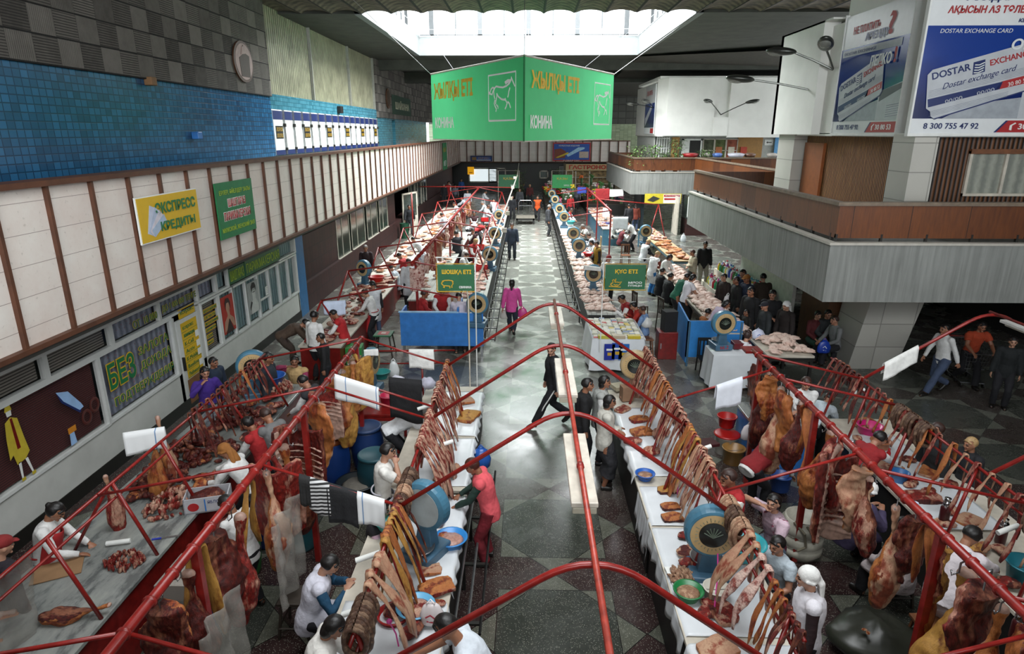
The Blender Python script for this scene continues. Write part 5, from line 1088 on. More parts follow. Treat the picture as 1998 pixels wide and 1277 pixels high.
r2 = rail('red overhead rail over the far right stalls', 3.9, 30.0, 43, [30.1, 36, 42], .6, .045)
for y in (30.2, 35.6, 42): Tb(r2, 'cross_rod', [(1.9, y, 2.0), (3.9, y, 2.3)], .025, REDP)
Tb(r2, 'cross_rod', [(3.9, 35.6, 2.3), (7.2, 35.6, 2.0)], .03, REDP); Tb(r2, 'brace', [(7.2, 35.6, 2.0), (6.7, 34.6, .9)], .03, REDP); Tb(r2, 'brace', [(7.2, 35.6, 2.0), (7.6, 34.9, .0)], .03, REDP)
ca = thing('cable_run', 'pale cable run with white junction boxes above the left aisle counters', 'cable', (-1.25, 17, 0)); Tb(ca, 'cable', [(-1.35, 17.2, 1.9), (-.95, 30, 2.6), (-.7, 44, 3.0), (-.8, 60, 3.1)], .03, WHITED)
for y, z in ((24, 2.4), (28, 2.55), (33, 2.7), (38, 2.85), (44, 3.0)): MB().box((.3 + .0, y - 17 - .1, z - .2), (.48, y - 17, z - .04)).build('junction_box', WHITED, ca)

# ================================================================ COUNTERS
def counter(label, x0, x1, y0, y1, h=.9, top=None, base=None, group=None, name='counter', legs=False):
    r = thing(name, label, 'counter', ((x0 + x1) / 2, (y0 + y1) / 2, 0), group=group); a, b = (x1 - x0) / 2, (y1 - y0) / 2
    MB().box((-a, -b, h - .05), (a, b, h)).build('worktop', top or WHITED, r, bevel=.006)
    if legs:
        for sx in (-1, 1):
            for sy in (-1, 1): MB().box((sx * a * .9 - .03, sy * b * .94 - .03, 0), (sx * a * .9 + .03, sy * b * .94 + .03, h - .05)).build('leg', base or REDD, r)
        MB().box((-a * .95, -b * .97, h - .14), (a * .95, b * .97, h - .055)).build('apron_rail', base or REDD, r)
    else: MB().box((-a + .04, -b + .02, 0), (a - .04, b - .02, h - .055)).build('base', base or BLACK, r)
    return r
t = NT('streaked_marble'); n = t.noise(t.co((1, .35, 1)), 5, 6, .65); MTOP = t.out(t.ramp(n, (.38, srgb('5a5d5c')), (.48, srgb('7f827f')), (.7, srgb('93968f'))), .25, 0, n, .05)
DKB = M('black_counter_base', '12100e', .6); TILEW = tilem('white_counter_tiles', 'a5a7a0', 'c5c7c0', .15, .15, .01, (0, 1), .6, .3)
counter('long marble topped counter with a red frame along the near left side', -5.82, -4.42, 3.0, 9.4, .9, MTOP, REDD)
counter('marble topped counter carrying the white dial scale at left', -5.9, -4.5, 9.5, 12.0, .88, MTOP, REDD)
counter('near left aisle counter under white sheets, bottom of the photo', -2.0, -.82, 3.0, 7.9, .9, WHITED, DKB)
counter('left aisle counter with the blue scale, next beyond the nearest', -2.0, -.85, 8.0, 11.9, .9, WHITED, DKB)
counter('near right aisle counter under white sheets, bottom of the photo', 1.62, 2.75, 3.0, 7.3, .9, WHITED, DKB)
counter('right aisle counter with black base under the hanging strips', 1.62, 2.75, 7.4, 11.8, .9, WHITED, DKB)
counter('outer counter of the near right stall, white topped', 5.25, 6.5, 4.0, 10.6, .88, WHITED, DKB)
counter('blue sided end table of the near right stall', 4.0, 5.15, 10.3, 11.3, .88, MTOP, BLUEP)
counter('red framed table with the side-on scale', -3.2, -2.35, 10.75, 11.5, .8, REDP, REDP, legs=True)
counter('far left aisle counter, white tiled, covered in pork slabs', -2.1, -1.25, 16.6, 46, .9, TILEW, DKB)
counter('far left outer counter with piles of dark meat, nearest part', -5.5, -4.45, 14.4, 21, .88, WHITED, REDD)
counter('far left outer counter with pale meat, beyond the sitting women', -5.7, -4.6, 21.4, 44, .88, WHITED, REDD)
counter('far left middle counter, white tiled, under the ringed rail', -3.7, -2.9, 19, 33, .85, TILEW, REDD)
counter('far right aisle counter covered in chickens', 1.72, 2.55, 17.4, 46.9, .9, TILEW, DKB)
counter('long table of pale chickens beside the standing women', 4.9, 5.75, 15.6, 24.5, .92, WHITED, BLACK, legs=True)
counter('blue edged table of loaves and smoked meat far right', 5.85, 6.75, 25.2, 34, .9, M('butcher_board', 'a08a68', .6), BLUES, legs=True)
counter('chicken table end beside the woman in white', 5.55, 6.6, 13.9, 15.5, .9, WHITED, BLACK, legs=True)
counter('far right counter behind the seated sellers', 4.0, 5.2, 34, 44, .9, TILEW, BLUES)
# white sheets over the counters
def sheet(label, x0, x1, y0, y1, z=.905, drop=.22, side=1, mat=None, name='plastic_sheet', cat='sheet', rnd=0):
    random.seed(int(x0 * 10 + y0 * 100) + rnd); ph_ = random.uniform(0, 9)
    def f(u, v):
        X = x0 + (x1 - x0) * min(u * 1.25, 1) if side > 0 else x1 - (x1 - x0) * min(u * 1.25, 1); Y = y0 + (y1 - y0) * v
        zz_ = z + .004 + .006 * (1 + noise.noise(Vector((X * 5, Y * 5, ph_))))
        if u > .8: d = (u - .8) / .2; X += side * (.015 + .03 * d * (1 + .6 * sin(v * 40 + ph_))); zz_ = z + .01 - drop * d * (1 + .2 * sin(v * 23 + ph_))
        return (X, Y, zz_)
    return tag(MB().grid(f, 24, 40).build(name, mat or SHEET, smooth=True, thick=.004), label, cat)
sheet('white plastic sheet on the nearest left aisle counter, hanging toward the aisle', -1.95, -.84, 4.0, 5.72)
sheet('white plastic sheet behind the blue scale on the left aisle counter', -1.5, -.84, 5.9, 7.85, drop=.1)
sheet('white sheet between two slabs of meat on the left aisle counter', -1.7, -.86, 8.1, 9.6, drop=.1)
sheet('white sheet under the brown meat on the left aisle counter, farthest', -1.7, -.86, 9.7, 11.6, drop=.1)
sheet('white sheet at the bottom of the photo on the right aisle counter', 1.64, 2.7, 4.1, 5.2, side=-1, drop=.15)
sheet('white sheet beside the large blue scale on the right aisle counter', 1.64, 2.6, 5.3, 7.15, side=-1, drop=.25)
sheet('white sheet hanging in a point below the sliced slabs on the right', 1.64, 2.6, 7.2, 8.15, side=-1, drop=.5)
sheet('white sheet under the steaks and ribs on the right aisle counter', 1.64, 2.6, 8.45, 10.9, side=-1, drop=.12)
sheet('white cloth on the outer counter of the near right stall', 5.3, 6.2, 7.2, 9.9, side=-1, drop=.0)
# shelf rails along the aisle
def shelf_rails(label, xa, xb, y0, y1, sg):
    r = thing('shelf_rail', label, 'rail', (xa, y0, 0))
    for i in range(3): X = (xb - xa) * i / 2; MB().tube([(X, 0, .42), (X, y1 - y0, .42)], .018, 6).build('bar', STEEL if i else M('black_pipe', '1a1a1a', .3), r)
    y = .2
    while y < y1 - y0: MB().box((min(0, xb - xa), y - .025, .38), (max(0, xb - xa), y + .025, .405)).box((xb - xa - .02 * sg, y - .025, 0), (xb - xa + .02 * sg, y + .025, .38)).build('bracket', BLACK, r); y += 1.05
shelf_rails('black and steel bag rail along the far left aisle counters', -.85, -1.2, 16.3, 44, -1)
shelf_rails('black and steel bag rail along the far right aisle counters', 1.35, 1.68, 19.3, 44, 1)
shelf_rails('bag rail in front of the near left aisle counter', -.5, -.8, 5.8, 9.4, -1)

# ================================================================ MEAT BUILDERS (origin = hanging point or table contact)
def rough(me, amp, f=8, seed=0, f2=0):
    ns = [v.normal.copy() for v in me.vertices]; cs = []; s = Vector((seed * 7.3, seed * 3.1, seed))
    for v, nn in zip(me.vertices, ns):
        p = v.co; cs += (p + nn * (noise.noise(p * f + s) * amp + noise.noise(p * f * 2.6 + s) * amp * .45))[:]
    me.vertices.foreach_set('co', cs); me.update(); return me
def split_mats(me, fn):
    me.polygons.foreach_set('material_index', [fn(p.center, p.normal) for p in me.polygons]); me.polygons.foreach_set('use_smooth', [True] * len(me.polygons)); return me
HK = None
def hook_mesh():
    return MB().tube([(0, 0, .06), (.03, 0, .075), (.035, 0, .04), (0, 0, 0), (0, 0, -.06), (-.03, 0, -.09), (-.035, 0, -.06)], .006, 6).mesh('hook', STEEL, True)
HOOK = hook_mesh()
def g_leg(seed, L=.95, mats=(FATY, MEATD, BONE)):
    rr_ = random.Random(seed); mb = MB(); pts = []; rs = []
    for i in range(15):
        u = i / 14; pts.append((.05 * sin(u * 2.4 + seed), .04 * sin(u * 3 + seed), -.08 - L * u)); rs.append(.036 + .012 * cos(u * 20) * (u < .3) + (.13 * sin(pi * max(0, u - .28) / .78) ** 1.1 if u > .28 else 0))
    mb.tube(pts, rs, 18, flat=.72); mb.ell((pts[0][0], pts[0][1], -.075), (.043, .036, .03), 10)
    me = remesh(mb, 'haunch', .013, 1); rough(me, .022, 7, seed)
    for m_ in mats: me.materials.append(m_)
    return split_mats(me, lambda c, n: 2 if c.z > -.09 else 1 if (n.y + noise.noise(c * 6) * .7 > .25 and c.z < -.3) else 0)
def g_ribs(seed, H=.75, W=.42, mats=(MEATD, MEAT, BONE)):
    mb = MB(); mb.grid(lambda u, v: ((u - .5) * W, .14 * cos((u - .5) * 2.6) + .03 * sin(v * 3 + seed), -.1 - H * v + .05 * sin(u * 5 + seed)), 16, 20)
    me = mb.mesh('rib_side', BLACK); o = bpy.data.objects.new('t', me); WS.collection.objects.link(o); md = o.modifiers.new('s', 'SOLIDIFY'); md.thickness = .05; md.offset = 0; out = evalmesh(o); bpy.data.objects.remove(o)
    b2 = MB(); b2.v = [tuple(v.co) for v in out.vertices]; b2.f = [tuple(p.vertices) for p in out.polygons]; b2.i = [0] * len(b2.f); nf = len(b2.f)
    for i in range(9):
        v = .16 + i * .085; b2.tube([((u - .5) * W * .92, .14 * cos((u - .5) * 2.6) - .035, -.1 - H * v - .1 * u) for u in [j / 8 for j in range(9)]], .011, 6)
    b2.tube([(-W * .48, .05, -.08), (-W * .5, .04, -.5 * H), (-W * .46, .05, -H)], [.035, .045, .03], 8); b2.tube([(0, .1, 0), (-.06, .12, -.14)], .03, 8)
    me = remesh(b2, 'rib_side', .0095, 1); rough(me, .01, 12, seed)
    for m_ in mats: me.materials.append(m_)
    def fn(c, n):
        if n.y < -.1 and c.y < .14 * cos(c.x / W * 2.6) - .03: return 2
        return 0 if n.y < 0 else 1
    return split_mats(me, fn)
def g_slab(seed, H=.7, W=.34, mats=(FATO, MEAT)):
    rr_ = random.Random(seed); mb = MB()
    ring_tube(mb, [(.02 * sin(i + seed), .03 * sin(i * .8), -.05 - H * i / 9) for i in range(10)], [W * .5 * (.25 + .75 * sin(pi * min(1, (i + 1) / 9)) ** .6 * (1 + .2 * sin(i * 2.1 + seed))) for i in range(10)], [.05 + .02 * sin(i + seed) for i in range(10)], 18)
    me = remesh(mb, 'meat_side', .012, 1); rough(me, .03, 7, seed)
    for m_ in mats: me.materials.append(m_)
    return split_mats(me, lambda c, n: 1 if n.y + noise.noise(c * 7) * .6 > 0 else 0)
def g_strip(seed, L=.74, W=.046, T=.014, arc=.06, fwd=0.16):
    """strip draped over a bar that runs along y"""
    pts = []; rr_ = random.Random(seed); L1 = L * rr_.uniform(.8, 1.1); L2 = L * rr_.uniform(.45, .8); ph_ = rr_.uniform(0, 6)
    for i in range(9): u = 1 - i / 8; pts.append((-.028 - arc * (1 - (1 - u) ** 2) - fwd * u, .035 * sin(u * 6 + ph_) * u, -L1 * u + .012))
    for i in range(1, 5): a = pi - pi * i / 5; pts.append((.03 * cos(a), 0, .012 + .024 * sin(a)))
    for i in range(6): u = i / 5; pts.append((.03 + .03 * u, .02 * sin(u * 5 + ph_), -L2 * u + .01))
    mb = MB(); vs = []; n = 10; L_ = len(pts)
    mb.tube(pts, [W * (.75 + .3 * sin(i * .9 + ph_)) * (1 if 0 < i < L_ - 1 else .5) for i in range(L_)], n, flat=T / W, side=(-1, 0, 0))
    me = mb.mesh('meat_strip', BLACK, True); rough(me, .011, 14, seed); me.materials.clear(); me.materials.append(RIBM); return me
def g_belly(seed): return g_strip(seed + 20, .72, .07, .022, .2, .10)
def g_loop(seed, n_=4, L=.3, r=.021):
    mb = MB(); rr_ = random.Random(seed)
    for i in range(n_):
        y = (i - n_ / 2) * .042; l = L * rr_.uniform(.75, 1.15); a0 = rr_.uniform(-.1, .1)
        mb.tube([(.085 * sin(2 * pi * j / 16) + a0 * l * (1 - cos(2 * pi * j / 16)) * .5, y, .03 - l / 2 * (1 - cos(2 * pi * j / 16))) for j in range(17)], r, 8, cap=False)
    me = mb.mesh('sausage_ring', SAUS, True); return rough(me, .004, 20, seed)
def g_chunk(seed, r=(.16, .11, .05), mats=(MIXM, FATW)):
    mb = MB(); rr_ = random.Random(seed)
    mb.ell((0, 0, r[2]), r, 12); 
    for i in range(3): mb.ell((rr_.uniform(-.5, .5) * r[0], rr_.uniform(-.5, .5) * r[1], r[2] * rr_.uniform(.8, 1.3)), (r[0] * .5, r[1] * .55, r[2] * .8), 10)
    me = remesh(mb, 'meat_cut', min(r) * .26, 1); rough(me, r[2] * .4, 11, seed)
    for v in me.vertices: v.co.z = max(v.co.z, 0)
    for m_ in mats: me.materials.append(m_)
    return split_mats(me, lambda c, n: 1 if n.z + noise.noise(c * 9) * .8 > .75 else 0)
def g_plank(seed, L=.42, W=.28, T=.055, mats=(FATW, MEAT)):
    """flat slab: skin side up, cut edges red"""
    mb = MB(); rr_ = random.Random(seed); pl = []
    for i in range(16): a = 2 * pi * i / 16; q = 1 / max(abs(cos(a)) ** 1.0, abs(sin(a))) ** .75; pl.append((L / 2 * cos(a) * q * rr_.uniform(.9, 1.02), W / 2 * sin(a) * q * rr_.uniform(.9, 1.02)))
    mb.prism(pl, 0, T); me = remesh(mb, 'meat_slab', .013, 1)
    for v in me.vertices: v.co.z += .03 * noise.noise(Vector((v.co.x * 4, v.co.y * 4, seed))) * (v.co.z > T * .5) + .012 * cos(v.co.x * 9)
    for m_ in mats: me.materials.append(m_)
    return split_mats(me, lambda c, n: 0 if n.z > .55 else 1)
def g_chicken(seed):
    mb = MB(); mb.ell((0, 0, .065), (.085, .125, .065), 12)
    for s in (-1, 1): mb.tube([(s * .05, .05, .06), (s * .075, .13, .06), (s * .05, .2, .05)], [.045, .032, .014], 8); mb.tube([(s * .07, -.04, .08), (s * .115, .0, .06), (s * .1, .06, .05)], [.022, .018, .012], 8)
    mb.tube([(0, -.1, .06), (.01, -.17, .04), (.03, -.2, .03)], [.03, .02, .015], 8)
    me = remesh(mb, 'chicken', .0095, 1); rough(me, .006, 14, seed); me.materials.append(CHICK); me.polygons.foreach_set('use_smooth', [True] * len(me.polygons)); return me
def g_pile(seed, R=.4, H=.14, n_=120, mat=None, s=(.05, .035, .02)):
    mb = MB(); rr_ = random.Random(seed)
    for i in range(n_):
        a, q = rr_.uniform(0, 2 * pi), sqrt(rr_.random()); z = H * (1 - q * q) * rr_.uniform(.5, 1); m_ = Euler((rr_.uniform(-1, 1), rr_.uniform(-1, 1), rr_.uniform(0, 6))).to_matrix().to_4x4(); k_ = rr_.uniform(.6, 1.4)
        mb.ell((R * q * cos(a), R * .75 * q * sin(a), z + s[2]), tuple(x * k_ for x in s), 5, m=m_)
    me = mb.mesh('meat_scraps', mat or MIXM, True); return rough(me, .008, 20, seed)
MM = {}
def G(kind, seed, **kw):
    key = (kind, seed)
    if key not in MM: MM[key] = globals()['g_' + kind](seed, **kw)
    return MM[key]
NAMES = dict(leg='meat_haunch', ribs='rib_side', slab='meat_quarter', strip='meat_strip', belly='belly_strip', loop='sausage_ring', chunk='meat_cut', plank='pork_cut', chicken='chicken', pile='meat_scraps')
def put(kind, seed, loc, label, cat='meat', group=None, rz=0, sc=1, mats=None, rot=None, hook=False, name=None, **kw):
    me = G(kind, seed, **kw); o = link(name or NAMES[kind], me, loc=loc, rot=rot or (0, 0, rz)); o.scale = (sc,) * 3 if not hasattr(sc, '__len__') else sc
    if mats:
        for i, m_ in enumerate(mats if isinstance(mats, (list, tuple)) else [mats]): setmat(o, i, m_)
    if hook: h = link('hook', HOOK, o)
    return tag(o, label, cat, group)
MWORD = {'raw_red_meat': 'raw red', 'dark_red_meat': 'dark red', 'marbled_meat': 'marbled', 'rib_strip_meat': 'red and white', 'yellow_fat': 'yellow fatty', 'orange_fat': 'orange fatty', 'pale_fat': 'pale fatty', 'pale_pork': 'pale pink'}
# ---- dial scales
def make_scale(drum, facem, col, name='dial_scale'):
    r = thing(name, '', 'scale'); Rx = Matrix.Rotation(pi / 2, 4, 'X')
    MB().box((-.21, -.17, 0), (.21, .3, .14)).build('base', col, r, bevel=.02)
    MB().add([(-.12, -.06, .12), (.12, -.06, .12), (.12, .1, .12), (-.12, .1, .12), (-.07, -.05, .5), (.07, -.05, .5), (.07, .06, .5), (-.07, .06, .5)], [(3, 2, 1, 0), (4, 5, 6, 7), (0, 1, 5, 4), (1, 2, 6, 5), (2, 3, 7, 6), (3, 0, 4, 7)]).build('column', col, r, bevel=.01)
    cz = .64
    d = MB().lathe([(.0, -.09), (.24, -.09), (.285, -.07), (.295, -.03), (.295, .05), (.27, .085), (.25, .09), (.0, .09)], (0, 0, cz), 36, m=Rx).build('dial_case', drum, r, smooth=False, bevel=0)
    MB().lathe([(.0, .091), (.235, .091), (.24, .097), (.155, .1), (.15, .096), (0, .096)], (0, 0, cz), 36, m=Rx).build('dial_face', facem, d)
    MB().lathe([(.0, .0), (.148, .0), (.148, .102), (0, .1025)], (0, 0, cz), 30, m=Rx).build('dial_glass', M('dial_dark_glass', '1c1f1c', .12), d)
    mb = MB()
    for i in range(28): a = 2 * pi * i / 28; c_, s_ = cos(a), sin(a); mb.tube([(c_ * .165, -.101, cz + s_ * .165), (c_ * (.19 if i % 4 else .21), -.101, cz + s_ * (.19 if i % 4 else .21))], .0035, 4)
    for i in range(7): a = pi * (.15 + .1167 * i); mb.tube([(0, -.105, cz - .03), (cos(a) * .11, -.105, cz - .03 + sin(a) * .12)], .006, 4)
    mb.build('dial_marks', M('dial_print', '5e6a5c', .5), d)
    MB().lathe([(.0, .091), (.232, .091), (.232, .094), (0, .094)], (0, 0, cz), 30, m=Matrix.Rotation(-pi / 2, 4, 'X')).build('rear_plate', M('scale_white_plate', '9aa3a4', .4), d)
    MB().lathe([(.0, .15), (.12, .15), (.17, .175), (.175, .19), (.165, .19), (.11, .165), (0, .162)], (0, .16, 0), 24).build('pan', STEEL, r, smooth=True)
    return r
FACE = M('dial_beige', 'b09468', .5, var=.1); SB = make_scale(BLUES, FACE, BLUEG)
SP = [0]
def scale(label, px, py, face=0, zc=1.54, sc=1, mats=None):
    p = PZ(px, py, zc); loc = (p.x, p.y, zc - .64 * sc)
    if not SP[0]: o = SB; SP[0] = 1; o.location = loc; o.rotation_euler = (0, 0, radians(face)); o.scale = (sc,) * 3; o['label'] = label; o['group'] = 'dial scales'; 
    else: o = dup(SB, loc, radians(face), label, 'dial scales', sc)
    if mats:
        for ch in o.children:
            if ch.name.startswith(('column', 'base')): setmat(ch, 0, mats[1])
            if ch.name.startswith('dial_case'): setmat(ch, 0, mats[0])
    bpy_o.append(o); return o
bpy_o = []
# ================================================================ PLACEMENT
scale('large blue dial scale on the near right counter among hanging strips', 1389, 1035, -6, 1.5, 1.05)
scale('beige dial scale on the right counter below the red arches', 1240, 712, -12, 1.52, 1, (M('beige_scale', 'a08c6c', .5, var=.2), M('beige_scale2', '7a5a48', .5, var=.2)))
bs = scale('blue dial scale above the chicken booth table marked 2', 1412, 630, 8); pl = bpy.data.objects.new('number_mark', None); C.objects.link(pl); pl.parent = bs; pl.matrix_basis = frame((-.12, -.172, .02), (1, 0, 0)); text(pl, 'м.2', .02, .02, .2, .09, REDS, .002, dep=.002)
scale('large blue dial scale on the near left counter seen from behind', 832, 985, 152, 1.56, 1.05)
scale('blue dial scale with white dial and blue bowl on the left marble counter', 493, 713, 20, 1.5, 1.05)
scale('blue dial scale seen edge on beneath a folded towel', 724, 706, 82, 1.4)
scale('blue dial scale behind the hung white vest far left', 710, 524, -30, 1.5)
for i, (px, py) in enumerate([(932, 592), (956, 496), (966, 455), (974, 419)]): scale('blue dial scale on the far left aisle counter, %s from the viewer' % ('first', 'second', 'third', 'fourth')[i], px, py, -8, 1.5)
for i, (px, py) in enumerate([(1158, 534), (1130, 479), (1119, 455), (1101, 423), (1092, 407), (1083, 389), (1077, 378)]): scale('dial scale on the far right aisle counter, %s from the viewer' % ('first', 'second', 'third', 'fourth', 'fifth', 'sixth', 'seventh')[i], px, py, -4, 1.5)
scale('blue dial scale at the end of the loaves table', 1260, 451, 0, 1.5)
# blue booths
b = thing('blue_partition', 'blue painted wooden partition at the head of the far left stalls', 'partition', (-2.3, 16.2, 0))
MB().box((-1.07, 0, .3), (1.15, .05, 1.22)).build('front_board', BLUEP, b); MB().box((-1.07, .05, .3), (-1.02, .8, 1.22)).box((.45, .05, 1.2), (.5, 1.2, 1.34)).build('side_board', BLUEP, b); MB().box((-1.1, -.01, 1.22), (.5, .08, 1.25)).build('top_edge', M('pale_blue_edge', '7fa8c8', .5), b)
for x_ in (-1, 1.1): MB().box((x_ - .03, .0, 0), (x_ + .03, .05, .3)).build('leg', STEEL, b)
b = thing('blue_partition', 'bright blue booth corner beneath the scale marked 2', 'partition', (4.1, 15.6, 0))
BB = M('bright_blue_paint', '2f7cc0', .45, var=.12); MB().box((0, 0, .25), (1.4, .05, 1.22)).build('front_board', BB, b); MB().add([(0, 0, .1), (.04, 0, .1), (.04, 1.2, .1), (0, 1.2, .1), (0, 0, 1.22), (.04, 0, 1.22), (.04, 1.2, 1.4), (0, 1.2, 1.4)], [(3, 2, 1, 0), (4, 5, 6, 7), (0, 1, 5, 4), (1, 2, 6, 5), (2, 3, 7, 6), (3, 0, 4, 7)]).build('side_board', BB, b)
MB().box((0.02, -.01, 0), (.07, .06, 1.2)).box((1.33, -.01, 0), (1.38, .06, 1.2)).build('post', BLUEG, b)
# hanging green stall signs
def stallsign(label, px0, py0, px1, py1, Y, a, b_, polebot, kind):
    p, q = PY(px0, py0, Y), PY(px1, py1, Y); W, H = q.x - p.x, p.z - q.z
    r = board('stall_sign', label, 'sign', (p.x, Y, q.z), (1, 0, 0), W, H, GREENP, .02)
    MB().tube([(-.02, -.02, .0), (W + .02, -.02, 0), (W + .02, H + .02, 0), (-.02, H + .02, 0), (-.02, -.02, 0)], .012, 4).build('edge', YELD, r)
    text(r, a, W * .12 if kind == 'pig' else W * .24, H * .62, W * (.8 if kind == 'pig' else .56), H * .2, YEL, .008, bold=.04)
    for i, s_ in enumerate(b_.split('|')): text(r, s_, W * .58, H * (.1 + .13 * (len(b_.split('|')) - 1 - i)), W * .34, H * .09, WHITE, .008, bold=.03)
    PIG = [[(.0, .5), (.06, .62), (.1, .75), (.25, .8), (.6, .82), (.9, .78), (.98, .68), (.92, .66)], [(.9, .75), (.96, .5), (.85, .3), (.86, .1)], [(.7, .25), (.68, .05)], [(.25, .3), (.7, .25)], [(.25, .3), (.22, .08)], [(.0, .5), (.1, .36), (.2, .3), (.16, .1)], [(.12, .76), (.18, .66)]]
    HEN = [[(.1, .3), (.3, .1), (.6, .1), (.8, .3), (.95, .6), (.75, .5), (.6, .55), (.45, .5), (.4, .75), (.3, .8), (.25, .7), (.3, .5), (.1, .3)], [(.35, .3), (.5, .22), (.65, .3)], [(.0, .1), (.9, .02)], [(.15, .45), (.25, .38)], [(.5, .9), (.48, .6)]]
    strokes(r, 'animal_outline', PIG if kind == 'pig' else HEN, .011, YELD, .01, lambda u, v: (W * (.1 + .33 * u), H * (.08 + .4 * v)))
    return r, W, H
r, W, H = stallsign('green pork sign hung from a white pole, left of the aisle', 853, 517, 926, 568, 12.6, 'ШОШҚА ЕТІ', 'СВИНИНА', 0, 'pig')
MB().tube([(W + .02, -.02 - 2.69, .0), (W + .02, H + .15, 0), (-.02, H + .15, 0)], .014, 6).tube([(0, H + .15, 0), (0, H, 0)], .006, 4).build('pole', WHITE, r)
r, W, H = stallsign('green poultry sign on a white pole, right of the aisle', 1182, 517, 1258, 565, 15.0, 'ҚҰС ЕТІ', 'МЯСО|ПТИЦЫ', 0, 'hen')
MB().tube([(-.05, -2.2 + .6, .0), (-.05, H + .15, 0), (W + .2, H + .15, 0)], .014, 6).build('pole', WHITE, r)
for lb, X_, Y_ in (('small far green sign left of the aisle', -2.2, 50), ('small far green sign right of the aisle', 1.9, 50)):
    r = board('stall_sign', lb, 'sign', (X_, Y_, 1.7), (1, 0, 0), 1.5, 1.0, GREENP if X_ < 0 else M('bright_green_board', '2a8a4a', .5), .02); text(r, 'ҚАЗЫ', .35, .6, .8, .2, YELD); text(r, 'МЯСО', .9, .15, .4, .12, WHITE); MB().tube([(-.05, -1.7, 0), (-.05, 1.3, 0), (1.55, 1.3, 0), (1.55, -1.7, 0)], .02, 5).build('pole', WHITED, r)
sg = board('stall_sign', 'green stall sign turned edge on beside the left scale', 'sign', (-1.25, 12.9, 1.6), (.12, -.99, 0), 1.0, 1.0, M('faded_green', '5a7a50', .5), .02); MB().tube([(1.02, -1.5, 0), (1.02, 1.1, 0), (-.05, 1.1, 0)], .014, 6).build('pole', WHITED, sg)

# ---------------- hanging carcasses on the thick rails
side = [('near left rail', -2.97, [
    (10.35, 'ribs', 1, 1.05, (MEATD, FATY, BONE), 200), (9.95, 'leg', 2, .9, (FATO, MEAT, BONE), 20), (9.55, 'leg', 1, 1.15, (FATY, FATO, BONE), 60), (9.15, 'slab', 1, 1.15, (FATO, MEAT), 10), (8.75, 'ribs', 2, .9, (MEAT, FATO, BONE), 30), (8.3, 'slab', 2, 1.2, (FATW, FATO), 150),
    (7.5, 'ribs', 1, 1.2, (MEATD, MEAT, BONE), 15), (7.1, 'leg', 2, 1.15, (FATO, MEATD, BONE), 200), (6.75, 'ribs', 2, 1.1, (FATW, MEAT, BONE), 190), (6.4, 'leg', 3, 1.1, (FATW, FATO, BONE), 100), (6.0, 'strip', 1, 1.2, FATY, 90),
    (5.5, 'leg', 2, 1.1, (MEAT, MEATD, BONE), 0), (5.2, 'slab', 3, 1.3, (MEATD, MEAT), 70), (4.85, 'strip', 2, 1.5, FATY, 70), (4.6, 'leg', 1, 1.0, (MEATD, MEATD, BONE), 30), (4.2, 'slab', 1, 1.0, (MEATD, FATO), 0)]),
  ('near right rail', 3.86, [
    (10.0, 'slab', 3, 1.2, (FATW, MEATD), 90), (9.75, 'leg', 1, 1.2, (MEATD, MEATD, BONE), 250), (9.45, 'slab', 2, .9, (FATO, MEAT), 0), (9.1, 'leg', 3, 1.25, (FATW, FATW, BONE), 30), (8.75, 'slab', 1, 1.1, (FATO, FATO), 100), (8.45, 'leg', 2, .9, (MEATD, MEAT, BONE), 0), (8.1, 'strip', 3, 1.3, FATO, 80),
    (7.6, 'leg', 2, 1.0, (FATO, MEATD, BONE), 300), (7.2, 'slab', 1, 1.3, (MEAT, MEAT), 60), (6.95, 'ribs', 1, 1.3, (MEATD, MEAT, BONE), 25), (6.6, 'slab', 2, 1.0, (FATW, FATO), 0), (6.35, 'leg', 1, .85, (MEATD, MEAT, BONE), 90),
    (5.85, 'leg', 3, 1.05, (FATW, FATO, BONE), 40), (5.6, 'slab', 3, .9, (MEATD, MEATD), 10), (5.35, 'strip', 2, 1.0, FATO, 90), (5.1, 'slab', 2, .7, (FATY, MEATD), 60), (4.85, 'leg', 1, 1.35, (FATY, FATY, BONE), 330), (4.6, 'slab', 1, 1.3, (MEATD, MEAT), 20), (4.35, 'leg', 2, 1.0, (FATO, MEAT, BONE), 0), (4.1, 'slab', 3, 1.1, (MEAT, FATO), 50)])]
KW = {'leg': 'whole leg', 'ribs': 'side of ribs', 'slab': 'cut side', 'strip': 'fat strip'}
for nm, X, L in side:
    for i, (y, kd, sd, sc, mt, rz) in enumerate(L):
        first = mt[0] if isinstance(mt, tuple) else mt
        put(kd, sd, (X + (.02 if i % 2 else -.02), y, 2.17), '%s %s hooked on the %s%s' % (MWORD[first.name], KW[kd], nm, ', %s from its far end' % ORD[i]), 'meat', 'carcass pieces on the ' + nm, radians(rz), sc * 1.18, mt, hook=True)
# ---------------- strips draped on the aisle racks
random.seed(11)
def run(X, z, y0, y1, n_, kinds, label, group, sgn=1, L=1., mats=None, kd='strip', seeds=6, **kw):
    for i in range(n_):
        y = y0 + (y1 - y0) * (i + .5) / n_ + random.uniform(-.01, .01); sd = random.randint(1, seeds); m_ = random.choice(mats) if mats else None
        sc = L * random.uniform(.85, 1.12); lb_ = label + ', %s from the far side' % ORD[n_ - 1 - i]; lb_ = lb_ if len(lb_.split()) <= 16 else label
        put(kd, sd, (X + random.uniform(-.015, .015), y, z + .02 + random.uniform(-.01, .012)), lb_, 'sausage' if kd == 'loop' else 'meat', group, random.uniform(-.35, .35), (sc * sgn, sc, sc), m_, **kw)
ZR = 1.81
run(2.3, ZR, 10.5, 11.7, 14, 0, 'red and white strip draped on the right rack near its far end', 'strips at the far end of the right rack', 1, 1., [RIBM, MIXM])
